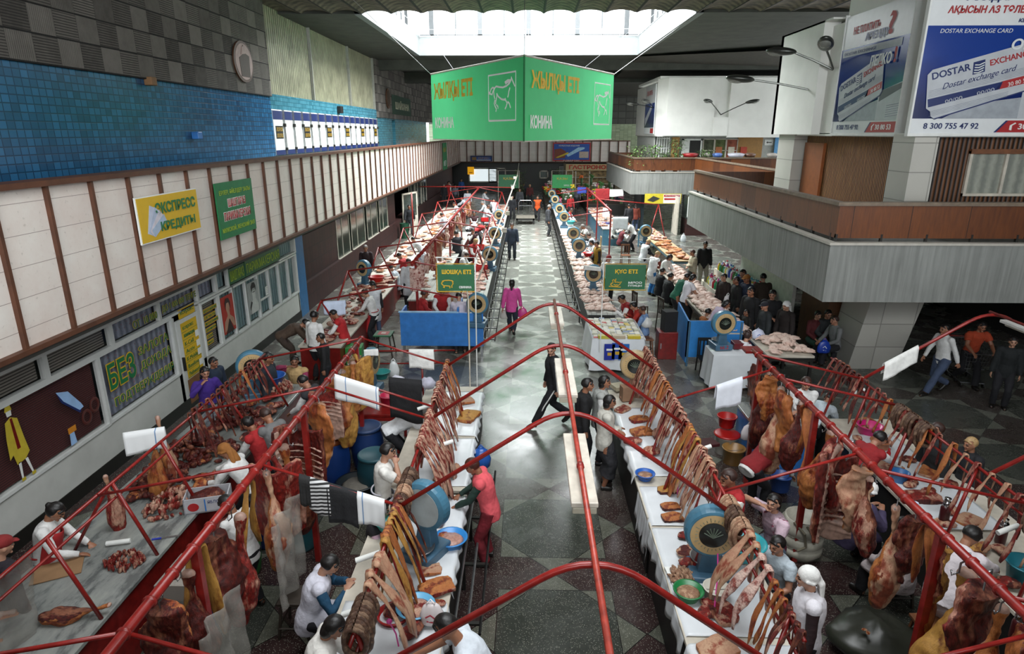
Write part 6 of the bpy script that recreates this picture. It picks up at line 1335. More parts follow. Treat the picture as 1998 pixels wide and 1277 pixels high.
run(2.3, ZR, 9.45, 10.4, 9, 0, 'long pale brown strip on the right rack past the third arch', 'pale strips on the right rack', 1, 1.1, [FATW, RIBM, FATO])
run(2.3, ZR, 8.35, 9.4, 14, 0, 'thin red strip on the right rack above the steaks', 'thin strips above the steaks', 1, 1.0, [RIBM, MIXM, RIBM])
run(2.3, ZR, 7.75, 8.3, 6, 0, 'orange fat strip on the right rack above the sliced slabs', 'orange strips on the right rack', 1, 1.15, [FATO, FATY, MEAT])
run(2.3, ZR, 6.95, 7.65, 9, 0, 'red rib strip on the right rack just beyond the large blue scale', 'rib strips beyond the blue scale', 1, 1., [RIBM, MEAT, FATW])
for i in range(3): put('loop', 1 + i, (2.3, 6.35 - i * .22, ZR + .02), ['pale sausage ring on the right rack beside the blue scale', 'brown sausage rings beside the pale ring', 'sausage rings nearest the viewer on the right rack'][i], 'sausage', 'sausages on the right rack', 0, 1.1, [ORGAN, SAUS, ORGAN][i])
run(2.3, ZR, 5.05, 5.75, 4, 0, 'thick pale belly strip arching over the right rack near the headscarf woman', 'thick belly strips on the right rack', 1, 1.05, [FATW, PORK], seeds=2, kd='belly')
run(2.3, ZR, 4.3, 5.0, 7, 0, 'dark red strip at the near end of the right rack', 'dark strips at the near end', 1, .8, [MEAT, MEATD, FATO])
run(-1.42, ZR, 9.9, 10.9, 9, 0, 'long marbled strip on the left rack below the pork sign', 'strips below the pork sign', -1, 1.05, [MIXM, FATO, RIBM])
run(-1.42, ZR, 9.0, 9.8, 9, 0, 'tall red strip on the left rack beside the yellow leg', 'tall strips on the left rack', -1, 1.2, [RIBM, MEAT, RIBM])
run(-1.42, ZR, 7.5, 8.7, 11, 0, 'broad red and white rib strip on the left rack beside the white coats', 'rib strips beside the white coats', -1, 1.1, [RIBM, MIXM, RIBM], kd='belly', seeds=3)
for i in range(4): put('loop', 1 + i % 3, (-1.42, 6.9 - i * .2, ZR + .02), 'brown sausage ring on the left rack, ' + ['first beyond the blue scale', 'second beyond the blue scale', 'third from the far end', 'nearest the yellow strips'][i], 'sausage', 'sausages on the left rack', 0, 1., [SAUS, SAUS, ORGAN, SAUS][i])
run(-1.42, ZR, 5.45, 6.15, 9, 0, 'bright yellow fat strip on the left rack', 'yellow strips on the left rack', -1, 1.1, [FATY, FATY, FATO])
run(-1.42, ZR, 5.95, 6.3, 4, 0, 'dark red strip behind the yellow ones on the left rack', 'dark strips behind the yellow ones', -1, 1.1, [MEAT, MEATD])
run(-1.42, ZR, 4.75, 5.35, 4, 0, 'arched red belly strip on the left rack nearest the viewer', 'arched strips nearest the viewer left', -1, 1., [RIBM, FATW], kd='belly', seeds=3)
for i in range(3): put('loop', 3 - i % 3, (-1.42, 4.65 - i * .14, ZR + .02), 'dark sausage ring at the near end of the left rack, ' + ['first', 'second', 'third'][i], 'sausage', 'sausages on the left rack', 0, 1.1, SAUS)
run(-4.83, 1.89, 8.2, 10.6, 14, 0, 'dark meat strip on the outer left rack', 'dark strips on the outer left rack', -1, .9, [MEATD, FATO, MEAT, MEATD])
run(5.62, 1.83, 9.9, 11.1, 9, 0, 'dark red strip at the far end of the outer right rack', 'dark strips on the outer right rack, far end', 1, .95, [MEATD, MEAT, MEATD])
run(5.62, 1.83, 7.9, 9.7, 9, 0, 'brown meat strip along the middle of the outer right rack', 'strips mid outer right rack', 1, .8, [MEATD, MEAT, FATO])
run(5.62, 1.83, 4.4, 7.8, 14, 0, 'hanging meat strip on the near half of the outer right rack', 'strips near outer right rack', 1, .9, [MEATD, FATW, MEAT, FATO])
for i in range(3): put('loop', 1 + i, (5.62, 8.9 - i * .3, 1.85), ['farthest', 'middle', 'nearest'][i] + ' bunch of black sausages on the outer right rack', 'sausage', 'black sausages outer right', 0, 1.2, SAUS)
for i in range(3): put('loop', 1 + i, (5.62, 6.2 - i * .25, 1.85), ['farthest', 'middle', 'nearest'][i] + ' bunch of dark sausages by the right edge', 'sausage', 'dark sausages right edge', 0, 1.3, SAUS)
# hanging pieces on the far left ringed rail
for i in range(22):
    y = 17.9 + i * .85 + random.uniform(-.2, .2); kd = random.choice(['leg', 'slab', 'slab', 'ribs']); mt = random.choice([(PORK, RIBM), (FATW, MEAT), (FATW, PORK), (RIBM, PORK), (MIXM, FATO)])
    put(kd, random.randint(1, 2 if kd == 'ribs' else 3), (-3.2, y, 2.2), '%s hanging from the ringed rail over the far left stalls' % KW[kd], 'meat', KW[kd] + ' on the far left rail', random.uniform(0, 6), random.uniform(.65, .95), mt + ((BONE,) if kd != 'slab' else ()), hook=True)
# ---------------- meat lying on counters
OCC = {}
def spread(kind, x0, x1, y0, y1, n_, label, group, z=.91, mats=None, sc=(.8, 1.15), seeds=4, cat='meat', rzr=(0, 6.28), lay=1, **kw):
    for i in range(n_):
        m_ = random.choice(mats) if mats else None
        X_, Y_ = random.uniform(x0, x1), y0 + (y1 - y0) * (i + random.random()) / n_; key = (round(X_ / .24), round(Y_ / .24)); q_ = OCC.get(key, 0); OCC[key] = q_ + 1
        put(kind, random.randint(1, seeds), (X_, Y_, z + q_ * .05), label, cat, group, random.uniform(*rzr), random.uniform(*sc), m_, **kw)
PKM = [(PORK, RIBM), (RIBM, PORK), (FATW, PORK), (PORK, MIXM)]
spread('plank', -1.9, -1.4, 16.9, 30, 85, 'pale pork slab laid on the far left aisle counter', 'pork slabs on the left aisle counter', mats=PKM, lay=3, sc=(.75, 1.0))
spread('plank', -1.9, -1.4, 30, 45, 45, 'pork slab on the distant part of the left aisle counter', 'distant pork slabs on the left aisle counter', mats=PKM, lay=3)
spread('chunk', -5.4, -4.6, 14.5, 18.8, 46, 'dark red cut piled on the far left outer counter', 'dark cuts on the far left outer counter', mats=[(MEATD, MEAT), (MIXM, FATW), (MEAT, MIXM)], lay=4)
spread('plank', -5.5, -4.7, 19, 22, 20, 'red and white slab beside the red bucket far left', 'slabs beside the red bucket far left', mats=[(PORK, RIBM), (RIBM, MEAT), (FATW, MEAT)], lay=4)
spread('plank', -5.5, -4.7, 22.5, 40, 60, 'pale meat slab on the far left outer counter', 'pale slabs on the far left outer counter', mats=PKM + [(FATO, FATW)], lay=4)
spread('chunk', -3.6, -3.0, 19.3, 32, 24, 'small cut on the white tiled middle counter', 'cuts on the middle counter', mats=PKM)
random.seed(21)
k = 0
for row in range(48):
    for j in range(3):
        if k >= 150: break
        y = 17.5 + row * .3 if j < 3 else 0; put('chicken', 1 + k % 3, (1.88 + j * .24 + random.uniform(-.04, .04), y + random.uniform(-.05, .05), .905 + .06 * (row % 3 == 0)), 'plucked chicken on the far right aisle counter', 'chicken', 'chickens on the right aisle counter', random.uniform(-.6, .6) + pi / 2, random.uniform(.9, 1.15)); k += 1
k = 0
for row in range(42):
    for j in range(3):
        put('chicken', 1 + k % 3, (5.05 + j * .26 + random.uniform(-.04, .04), 15.7 + row * .195 + random.uniform(-.04, .04), .925 + .05 * (k % 4 == 0)), 'plucked chicken on the long table behind the standing women', 'chicken', 'chickens on the long table', random.uniform(-.7, .7) + (pi / 2 if k % 3 else 0), random.uniform(.9, 1.15)); k += 1
spread('chicken', 5.65, 6.5, 14.0, 15.4, 22, 'chicken piled at the table end beside the woman in white', 'chickens at the table end', seeds=3, lay=3, cat='chicken')
spread('plank', 6.0, 6.6, 25.4, 30, 30, 'brown smoked slab stacked on the blue edged table', 'smoked slabs', mats=[(FATO, FATW), (FATW, FATO), (M('loaf_brown', '9a6a3a', .6), FATO)], lay=6, cat='smoked meat')
spread('chunk', 6.0, 6.6, 30, 33.8, 22, 'pale cut on the distant blue edged table', 'distant cuts on the blue edged table', mats=PKM)
spread('plank', 4.1, 5.1, 34.2, 43.5, 40, 'pale meat cut on the counters behind the seated sellers', 'far counters meat', mats=PKM, sc=(.9, 1.3), lay=3)
# near left outer counter piles
BL = 'near left marble counter'
for i, (x_, y_, mt, lb, R_) in enumerate([(-4.75, 6.3, MEAT, 'small heap of dark minced scraps on the bare marble', .22), (-4.8, 7.5, MIXM, 'larger heap of marbled scraps near the cardboard box', .38), (-5.3, 8.1, MEATD, 'dark heap of meat beneath the outer left rack', .5), (-5.2, 9.0, MEATD, 'long dark heap behind the upright leg bones', .6), (-5.1, 10.2, MEATD, 'heap of dark scraps in front of the dial scale', .45), (-4.9, 11.6, MIXM, 'heap of pale scraps right of the blue bowl', .35)]):
    put('pile', 1 + i % 4, (x_, y_, .9), lb, 'meat', None, i, (R_ / .4, R_ / .4, 1.1 if R_ < .3 else 1.5), mt)['kind'] = 'stuff'
for i, (x_, y_, sc, mt) in enumerate([(-5.15, 7.75, 1.1, (FATO, MEATD, BONE)), (-5.2, 8.15, 1.15, (FATW, FATO, BONE)), (-5.25, 6.95, .9, (FATW, MEAT, BONE))]):
    put('leg', 1 + i, (x_, y_, .9 + .95 * sc), ['shin bone standing upright on the left marble counter', 'tallest upright leg bone on the left marble counter', 'slim pale leg bone leaning by the red brace'][i], 'meat', None, i * 2, (.75 * sc, .75 * sc, sc), mt)
spread('chunk', -5.6, -4.6, 7.6, 11.4, 34, 'dark cut heaped on the crowded part of the left outer counter', 'dark cuts on the near left outer counter', mats=[(MEATD, MEAT), (MEATD, FATO), (MEAT, MEATD)], lay=5)
rb = put('ribs', 2, (-5.25, 5.3, .97), 'dark fan of ribs lying on the left marble counter nearest the viewer', 'meat', None, rot=(radians(-90), 0, radians(-70)), sc=1.0, mats=(FATO, MEATD, BONE))
put('leg', 3, (-4.35, 5.5, 1.0), 'brown shank laid across the edge of the left marble counter', 'meat', rot=(radians(88), 0, radians(100)), sc=.7, mats=(FATO, MEATD, BONE))
# near left aisle counter
for i, (px, py, kd, sd, mt, rz, sc, lb) in enumerate([
    (852, 1150, 'plank', 1, (FATO, MEAT), .5, 1.0, 'thick brown slab of meat on the white sheet by the scale'), (838, 1115, 'plank', 2, (FATW, FATO), .3, .7, 'darker slab behind the thick brown one'), (856, 1180, 'chunk', 1, (MEAT, FATO), 0, .5, 'small red cut beside the plastic bag'),
    (915, 815, 'plank', 3, (FATY, FATO), 1.2, 1.15, 'yellow slab on the far left sheet'), (905, 785, 'plank', 4, (FATW, FATO), .4, 1.0, 'curled brown slab next to the pole'), (880, 918, 'chunk', 2, (FATW, FATO), .4, 1.0, 'pale joint on the sheet above the coral woman'), (862, 935, 'chunk', 3, (MIXM, FATW), 1, .9, 'reddish joint beside the pale one'), (868, 965, 'chunk', 4, (MEAT, MEATD), 2, .7, 'dark red cut near the counter edge'), (855, 1020, 'chunk', 1, (MEAT, FATO), 2, .8, 'red cut behind the blue scale'), (862, 1050, 'chunk', 2, (MEAT, FATO), 1, .7, 'orange cut beside the pink bowl'),
    (805, 1235, 'chunk', 3, (MEATD, MEAT), 1, .9, 'dark cut at the bottom of the left counter'), (770, 1195, 'chunk', 4, (MEAT, MEATD), 1, .9, 'dark cut in the red bucket area of the left counter'),
    (1215, 800, 'plank', 2, (MEAT, FATW), .8, .8, 'red slice on the right counter near the white coat'), (1248, 820, 'plank', 1, (FATO, MEAT), .3, .9, 'pink slab with a flat top on the right counter'), (1252, 845, 'plank', 3, (FATO, FATO), .2, .95, 'long orange slab on the right counter'), (1235, 865, 'chunk', 1, (MEAT, MEAT), .2, 1.0, 'dark red steak pile on the right counter'), (1270, 885, 'chunk', 2, (MEAT, FATW), .6, 1.1, 'large red steak on the right counter'), (1225, 778, 'chunk', 3, (MEAT, FATW), .6, 1.0, 'rounded red joint at the far end of the right counter'), (1290, 850, 'chunk', 4, (MIXM, FATW), .6, 1.2, 'marbled joint below the thin strips'),
    (1302, 958, 'plank', 4, (FATY, MEATD), .1, .7, 'yellow topped slab, farthest of the three sliced slabs'), (1308, 990, 'plank', 1, (FATO, MEATD), .2, .65, 'middle one of the three sliced slabs'), (1312, 1012, 'plank', 3, (FATO, MEATD), .1, .7, 'nearest of the three sliced slabs'),
    (1338, 1048, 'chunk', 1, (MEATD, MEAT), .4, .7, 'small dark cut left of the large blue scale'), (1340, 1080, 'chunk', 2, (FATW, MEATD), .6, .9, 'knuckle of meat below the large blue scale'), (1345, 1102, 'chunk', 3, (MEATD, MEAT), .1, .8, 'dark cut in front of the scale base'),
    (1405, 1195, 'plank', 2, (MEAT, FATW), 1.9, 1.0, 'ribbed red slab beside the white tub'), (1380, 1200, 'chunk', 4, (MEATD, MEAT), .4, .8, 'dark cut beside the green bowl'), (1400, 1270, 'plank', 4, (FATW, FATO), .4, 1.0, 'pale slab at the very bottom of the right counter'), (1418, 1250, 'chunk', 1, (MEAT, MEATD), .4, .5, 'small liver coloured cut near the pale slab')]):
    p = PZ(px, py, .93); put(kd, sd, (p.x, p.y, .92), lb, 'meat', None, rz, sc, mt)
# outer right counter
for i, (px, py, kd, sd, mt, rz, sc, lb) in enumerate([(1730, 915, 'plank', 1, (FATW, FATO), .3, 1.1, 'pale cut near the red jar'), (1815, 925, 'plank', 3, (FATO, FATW), .8, 1.0, 'brown joint below the hanging leg bones'), (1800, 975, 'plank', 2, (MEAT, MEATD), .0, 1.2, 'long dark red strip on the white cloth'), (1775, 945, 'chunk', 2, (MEATD, MEAT), .2, .8, 'dark cut beside the cup'), (1850, 950, 'chunk', 1, (MEATD, MEAT), .2, .9, 'dark cut at the cloth edge'), (1690, 830, 'plank', 4, (FATO, FATW), .2, 1.1, 'flat pale sheet of meat at the far end'), (1890, 1020, 'plank', 3, (FATW, FATO), .4, .9, 'pale slab behind the dark haired seller'), (1910, 1075, 'chunk', 3, (FATW, FATY), .4, .9, 'cream cut near the paper roll')]):
    p = PZ(px, py, .9); put(kd, sd, (p.x, p.y, .9), lb + ' on the outer right counter', 'meat', None, rz, sc, mt)
spread('chunk', 5.4, 6.0, 4.5, 10.3, 16, 'small meat cut along the outer right counter', 'small cuts on the outer right counter', mats=[(MEATD, MEAT), (MIXM, FATW)], sc=(.6, .9))
spread('chunk', 4.1, 5.0, 10.4, 11.2, 7, 'dark cut on the blue sided end table', 'cuts on the end table', mats=[(MEATD, MEAT), (MIXM, FATW)])
# ================================================================ PEOPLE PLACEMENT
W_, DK, JN = 'shirt:d6d6d4', 'trousers:17171c', 'trousers:3f4c66'
RV, RL, RA = 'vest:a11f22', 'longvest:a11f22', 'halfapron:8f1c1f'
random.seed(31)
PEOPLE = """
108,1000|-75|work|bun|k|W|K|R:apron:9c1f22|woman in white shirt and red apron behind the nearest left counter
4,1068|-30|stand|cap|m|jacket:1c1620|K||person in dark coat and purple cap cut off by the left edge
437,882|80|reach|kerchief|o|W|K||woman in white coat and orange patterned headscarf reaching over the left counter
484,828|80|work|bun|k|W|K|vest:a11f22|woman in red vest with tied black hair cutting meat at the left rack
519,812|60|work|short|b|W|K|vest:6c6c6c|woman in grey striped vest beside the red vest woman at the left rack
442,985|70|work|short|k|W|K||dark haired worker in white half hidden under the thick left rail
400,728|222|cheek|long|k|shirt:3a1f78|skirt:1b1b20||young woman in purple top holding her cheek by the shop door
417,708|250|stand|short|k|jacket:1d2a3c|K||boy in denim jacket behind the purple woman
524,700|268|stand|short|k|jacket:1e2630|K||man in dark jacket behind the white dial scale|z
574,706|175|sitface|short|k|shirt:8a2f50|skirt:2a1418|vest:b89a6a|seated woman in colourful blouse with a cream collar
592,746|80|work|short|k|W|K|vest:2c2c30|woman in dark patterned vest at the table with the blue bowl
614,617|-25|stand|short|k|W|K||man in loose white shirt seen from behind, left of the red vest woman
625,660|110|stand|short|k|shirt:1a1a1c|K||boy in black shirt looking down beside the white shirt man
651,614|95|work|short|k|W|J|longvest:a81c20|woman in bright red vest and jeans handing something over
596,632|290|bend|short|k|coat:4a3a2e|trousers:3a2e26||stooping person in brown coat at the far end of the shopfront
712,573|85|work|bun|r|W|K|R:halfapron:9c1f22|woman in white blouse and red apron at the pile of dark meat
727,556|30|stand|short|k|shirt:1b1b1f|J|longvest:d2d6da|woman in white tabard and jeans seen from behind
713,485|185|stand|short|g|jacket:241418|K||man in dark maroon coat behind the far left dial scale
788,404|195|walk|short|k|jacket:15171c|K||man in black walking along the left side passage
836,356|90|stand|short|k|tee:b8b8b4|skirt:8c8c8c||woman in white tabard standing far back on the left
846,358|200|stand|short|k|W|K|longvest:9c1c1f|woman in red dress standing far back on the left
762,524|90|sitwork|short|k|coat:c4ccd6|K||seated woman in pale coat by the red bucket
779,500|75|work|short|k|W|K|vest:a11f22|woman in red vest behind the seated woman in the pale coat
797,512|20|stand|short|b|coat:c9ccd0|K||person in white coat among the hanging sides
806,468|90|reach|short|k|coat:c6c9cc|K||worker in white coat bending over the pale slabs
862,420|70|work|short|k|coat:c2cad6|K||broad worker in pale blue coat seen from behind
890,456|10|stand|short|k|W|K|longvest:22242c|man in white shirt and dark overalls seen from behind
923,451|195|mouth|short|k|W|K|vest:3c1a1c|woman in maroon vest with a hand at her mouth
928,472|240|work|short|y|W|K|vest:a11f22|blond woman in red vest at the aisle counter
914,483|270|sitwork|short|k|coat:c8c8c6|K||dark haired worker in white sitting left of the blond woman
911,499|265|sitwork|short|b|coat:c8c8c6|K||worker with brown hair sitting above the pork sign
949,440|290|bend|short|k|W|K|vest:a11f22|worker in red vest bending by the blue scales
925,417|185|fold|short|k|W|K|vest:35181c|woman in dark vest with folded arms near the red crate
935,438|260|bend|short|g|coat:c4c8cc|K||worker in white bent double over the aisle counter
953,404|250|work|short|r|coat:c4c8cc|K||red haired worker behind the red crate
963,391|20|work|short|k|coat:c4c8cc|K||worker in white coat next to the pale cable
941,397|90|work|bun|g|coat:b4b8bc|K||worker in pale grey left of the pale cable
900,388|80|reach|short|k|coat:b8bcc2|K||far worker in white bending over the outer counter
886,399|90|work|short|b|coat:c0c0c0|K||far worker in white beneath the third cross rod
948,375|270|work|short|k|coat:b8b8ba|K||distant worker in white near the end of the left stalls
912,374|180|stand|short|k|coat:b0b4ba|K||distant worker in pale coat below the lit window
829,574|290|sit|short|b|shirt:8f1c1f|K|vest:a11f22|man in red shirt sitting behind the blue partition
863,570|190|work|short|b|W|K|vest:a11f22|woman in red vest half hidden by the pork sign
878,586|300|sitwork|short|y|W|K|vest:a11f22|blond woman seated behind the blue partition
895,580|10|work|short|k|coat:c4bcc8|K||worker in lilac white coat at the right of the pork sign
900,352|180|stand|short|k|shirt:24508c|K||person in blue before the lit far window
888,364|180|stand|short|k|shirt:5a5a64|K||person in grey far left of the aisle
866,363|180|stand|short|g|jacket:15151a|K||dark figure far back near the side passage
1000,385|180|stand|short|k|jacket:1b1d22|K||person in dark clothes holding a white bag at the aisle edge
1014,371|170|stand|short|k|jacket:3c3e42|K||person in grey jacket in the far crowd
1034,363|190|stand|short|y|jacket:4a1a1a|K||fair haired person in dark red in the far crowd
1022,360|180|stand|short|k|jacket:22242a|K||person in black at the centre of the far crowd
1006,358|180|stand|short|b|jacket:1c1c20|K||dark person furthest back in the crowd
1049,386|180|walk|short|b|shirt:16161a|K|vest:c8501c|woman in orange vest walking up the aisle
1112,360|0|stand|short|k|shirt:8a7aa0|K||person in lilac at the far flower stall
1181,372|20|stand|short|k|shirt:b07a78|K||person in pink seen from behind near the far gallery
1227,402|20|stand|short|k|jacket:1a1a1e|K||man in black jacket walking beside the reddish brown jacket
1241,402|0|stand|long|b|jacket:6a2a1c|J||woman in reddish brown jacket seen from behind
1114,384|200|stand|short|w|shirt:9a1c20|K||person in red with white cap at the far stalls
1208,374|180|walk|short|k|jacket:1c2434|K||person in dark blue far right of the aisle
1115,411|250|work|short|b|W|K|vest:a11f22|worker in red vest beside the turquoise basin
1184,402|-60|stand|short|k|coat:c8ccd0|K||worker in white coat beneath the right ringed frame
1137,443|100|sitwork|short|g|tee:c4c4c0|K||grey haired man in white tee shirt beside the fourth scale
1149,461|80|sitwork|short|b|coat:b4b8c0|K||brown haired worker below the grey haired man
1154,474|90|sitwork|long|k|W|K||long haired woman in white above the red basin
1164,477|110|stand|short|k|shirt:1c1818|K|longvest:8a6a1c|woman in dark top and mustard apron
1188,505|180|stand|kerchief|m|W|K||woman in maroon headscarf behind the poultry sign
1182,429|0|sit|short|g|jacket:3a3a6a|K||person in violet blue jacket seated on a wooden chair
1204,438|270|sitwork|bob|b|coat:b8b8b4|K||woman in white seated with her back to the aisle
1224,435|80|reach|short|k|W|K||seller in white reaching over the loaves
1220,449|280|sitwork|short|k|W|K|vest:5c1c24|seated woman in maroon vest left of the loaves
1265,473|290|work|short|y|shirt:1b1b20|K|longvest:d4d6da|fair haired woman in white tabard and black sleeves
1283,497|300|work|short|y|shirt:6a2a1c|trousers:2a6fae|longvest:dadada|blond woman in white tabard with brown sleeves seen from behind
1307,503|240|work|bob|k|coat:d4d4d0|K||dark haired woman in white facing the viewer
1351,494|100|fold|short|r|jacket:b0a690|skirt:2a2826||auburn haired customer in beige jacket
1377,478|180|stand|short|k|jacket:121214|trousers:8f8a7c||tall man in black jacket and pale trousers
1293,530|290|sit|short|k|jacket:131316|K||person in black seated on a high chair, left of two
1309,540|285|sit|short|k|jacket:17171a|K||person in black seated on a high chair, right of two
1340,541|290|reach|short|k|shirt:1c5a44|skirt:141416||woman in green leaning over the chickens
1352,543|285|work|bob|k|tee:d6d4da|skirt:121216||woman in white tee shirt and long black skirt
1412,542|120|stand|bun|k|jacket:241816|K||woman in dark brown holding a white carrier bag
1436,548|100|stand|short|k|jacket:101012|K||person in black beside the woman with the carrier bag
1449,534|130|stand|short|k|jacket:1c2a4a|K||person in dark blue at the back of the customers
1457,545|110|stand|cap|o|jacket:1a2438|K||man in olive cap and navy jacket
1489,542|0|stand|short|k|jacket:3a2f26|K||man in brown jacket seen from behind by the white wall
1465,570|120|stand|short|k|jacket:121214|K||man in black leaning toward the chickens
1456,611|110|stand|short|k|jacket:1c1a18|K||child at the front of the customers|c
1507,576|150|fold|short|k|jacket:0f0f12|K||broad man in black holding a small package
1492,598|100|stand|cap|d|jacket:24282a|K||person in patterned dark jacket and military cap
1417,594|280|reach|bob|k|shirt:b8a8bc|K||woman in lilac blouse leaning over the chickens
1382,610|300|sit|short|k|tee:9a5a2c|K||boy in orange tee shirt behind the bright blue booth
1534,597|120|stand|kerchief|w|jacket:1c1412|skirt:14100f||person in dark coat and white headscarf at the right of the customers
1596,616|190|sit|short|k|shirt:4a1216|trousers:1c3a30||seated person in dark red shirt and green trousers under the gallery
1616,614|185|sit|short|k|jacket:24282a|K||seated person in dark clothes under the gallery
1628,626|100|sit|short|b|shirt:6a6c6c|K||person in grey patterned sweater with a blue bag
1843,643|100|walk|short|k|W|J||person in white blouse and jeans walking under the gallery
1916,638|175|push|short|k|tee:a03a1a|K||person in orange tee shirt pushing a shopping trolley
1977,668|150|stand|short|k|jacket:14181a|K||dark figure at the right edge under the gallery
1213,584|95|sitwork|short|k|W|K|vest:8f1c1f|man with glasses in red vest at the white table
1236,598|80|sitwork|bun|k|shirt:a0281c|K||woman in red with a hair bun at the white table
1253,605|60|sit|short|b|shirt:6f8cb4|J||person in pale blue sweater seated with back turned
1460,656|290|sit|curly|b|tee:dcdce0|K||woman in white short sleeved coat seated by the table marked 2
1075,681|95|look|short|k|jacket:101216|trousers:131419|T|young man in black tracksuit crossing the aisle
1147,752|265|stand|short|k|jacket:131315|K||man in dark suit at the right counter
1180,746|262|stand|bob|k|W|K|vest:9a9c98|woman in grey shawl at the right counter
1190,785|270|fold|bob|k|jacket:bcbab0|skirt:26262a||woman in white jacket and long dark skirt
999,553|-4|walk|pony|k|jacket:c2478c|trousers:1c2030||woman in pink jacket walking away with carrier bags
999,441|180|stand|short|b|jacket:2c3444|trousers:20242e||man in blue jacket standing in the middle of the aisle
1072,404|268|stand|short|g|jacket:34363a|trousers:2c2e32||elderly man in grey suit at the right aisle counter
922,911|88|work|bun|r|shirt:173028|trousers:6e1420|vest:d2545c|woman in coral top and dark red trousers at the bag rail
870,1229|95|reach|short|k|tee:cfd6de|trousers:2c2c34||man in white tee shirt leaning over the near left counter
757,882|280|mouth|short|k|tee:d8d6d0|K|halfapron:c8c8d2|woman in white coat with her hand at her mouth
826,804|290|bend|short|g|coat:d4d6d8|K||fair grey haired woman in white coat bending forward
745,996|270|sit|bob|k|shirt:c0a0b0|K|longvest:1e1c20|dark haired seller with pink sleeves beside the turquoise bowl
643,1104|285|sitwork|short|k|shirt:12405c|K|longvest:ccccd8|woman in white tabard with teal sleeves counting
652,1226|280|work|bob|k|coat:d8d6d0|K||black haired woman in white coat at the bottom of the photo
1421,934|100|mouth|short|b|tee:dcd8d0|K|vest:9f1d22|woman in red vest and white tee shirt touching her mouth
1525,864|-62|bend|bun|k|W|K|longvest:7e161c|woman in dark red vest bending down in the right stall
1508,981|110|sitface|pony|k|tee:c8b0bc|trousers:6a7a8c|sleeves:a8506c|seated girl in pale blouse with a raised hand
1516,1065|120|sit|short|k|tee:b0bcc4|K||seated woman in pale blue coat beside the turquoise basin
1575,1128|80|stand|kerchief|w|shirt:220c10|K|longvest:d6d4da|woman in white headscarf and long white tabard
1573,749|170|fold|short|b|W|K||worker in white with crossed arms beyond the right rail
1617,780|-50|bend|short|k|coat:c0ccd4|K||worker in white coat bending among the hanging meat
1714,856|-65|reach|short|k|W|K|vest:8a181d|worker in red vest at the outer right counter
1827,840|95|stand|short|b|jacket:1e2022|K||fair haired customer in dark striped top behind the outer rack
1893,868|100|stand|short|y|jacket:1a1c20|K||boy with blond hair and leather jacket at the outer counter
1697,958|-70|sitwork|kerchief|w|coat:3c3450|K||worker in violet coat and white cap behind the hanging ribs
1892,1046|-55|reach|short|k|coat:d0c8cc|K||black haired worker in white coat at the outer right counter
1762,1028|20|sit|short|k|coat:b8aeae|K||worker in white seated with back turned behind the hanging shin
1126,368|180|stand|short|k|shirt:5c5c62|K||distant seller among the far flowers
"""
HTS = random.Random(4)
for ln in PEOPLE.strip().split('\n'):
    f = ln.split('|'); px, py = map(float, f[0].split(',')); face = float(f[1])
    top = {'W': W_}.get(f[5], f[5]); bot = {'K': DK, 'J': JN}.get(f[6], f[6]); ex = f[7].replace('R:', '').replace('T', '')
    small = f[-1] == 'c'; hh = 1.2 if small else (1.72 + HTS.uniform(-.05, .06) if ('man ' in f[8].replace('woman', '') or 'boy' in f[8]) else 1.62 + HTS.uniform(-.05, .05))
    if 'boy' in f[8]: hh = 1.5
    r = ph(f[8], px, py, face, f[2], f[3], f[4], top, bot, ex, hh, skin=HTS.choice(['9a6a50', 'a87860', '8c5e46', 'b0846c']))
    if f[7] == 'T':   # white stripes of the tracksuit
        k = skel('look')
        for s in (-1, 1):
            hj, kn, an = k['hj%d' % s], k['kn%d' % s], k['an%d' % s]; o_ = Vector((s * .095, 0, 0)); MB().tube([hj + o_, hj.lerp(kn, .5) + o_ * .97, kn + o_ * .78, an + o_ * .6], .012, 5).tube([k['sh%d' % s] + Vector((s * .06, 0, .05)), k['el%d' % s] + Vector((s * .075, 0, 0)), k['wr%d' % s] + Vector((s * .06, 0, 0))], .012, 5).build('white_stripe', TOWEL, r)
    if 'glasses' in f[8]:
        H = skel('sitwork')['headm']; mb = MB()
        for s in (-1, 1): mb.tube([H @ Vector((s * .033 + .024 * cos(a * pi / 6), .108, .004 + .017 * sin(a * pi / 6))) for a in range(13)], .0025, 4)
        mb.build('glasses', BLACK, r)
# ================================================================ THINGS IN HANDS, ON COUNTERS AND ON THE FLOOR
def bag(label, loc, col, w_=.26, h=.36, d=.12, rz=0, print_=None, alpha=.0, name='carrier_bag'):
    r = thing(name, label, 'bag', loc, rz); mt = pm(col, .3) if not alpha else glass('film_' + col, col, alpha, .2)
    mb = MB(); n = 8
    ring_tube(mb, [(0, 0, -h), (0, 0, -h * .93), (.01, 0, -h * .6), (0, .01, -h * .3), (0, 0, -h * .16)], [w_ * .32, w_ * .5, w_ * .52, w_ * .36, w_ * .16], [d * .35, d * .55, d * .5, d * .36, d * .2], 16)
    o = mb.build('bag_body', mt, r, True); rough(o.data, .012, 14, h)
    MB().tube([(-.04, 0, -h * .18), (-.03, 0, -.04), (0, 0, 0), (.03, 0, -.04), (.04, 0, -h * .18)], [.025, .012, .01, .012, .025], 6, flat=.4).build('handle', mt, r, True)
    if print_: strokes(r, 'print', [[(-.05, -h * .6), (0, -h * .5), (.05, -h * .65)], [(-.04, -h * .75), (.04, -h * .8)]], .01, pm(print_), 0).matrix_basis = Matrix(((1, 0, 0, 0), (0, 0, -1, -d * .52), (0, 1, 0, 0), (0, 0, 0, 1)))
    return r
def at(px, py, z): return PZ(px, py, z)
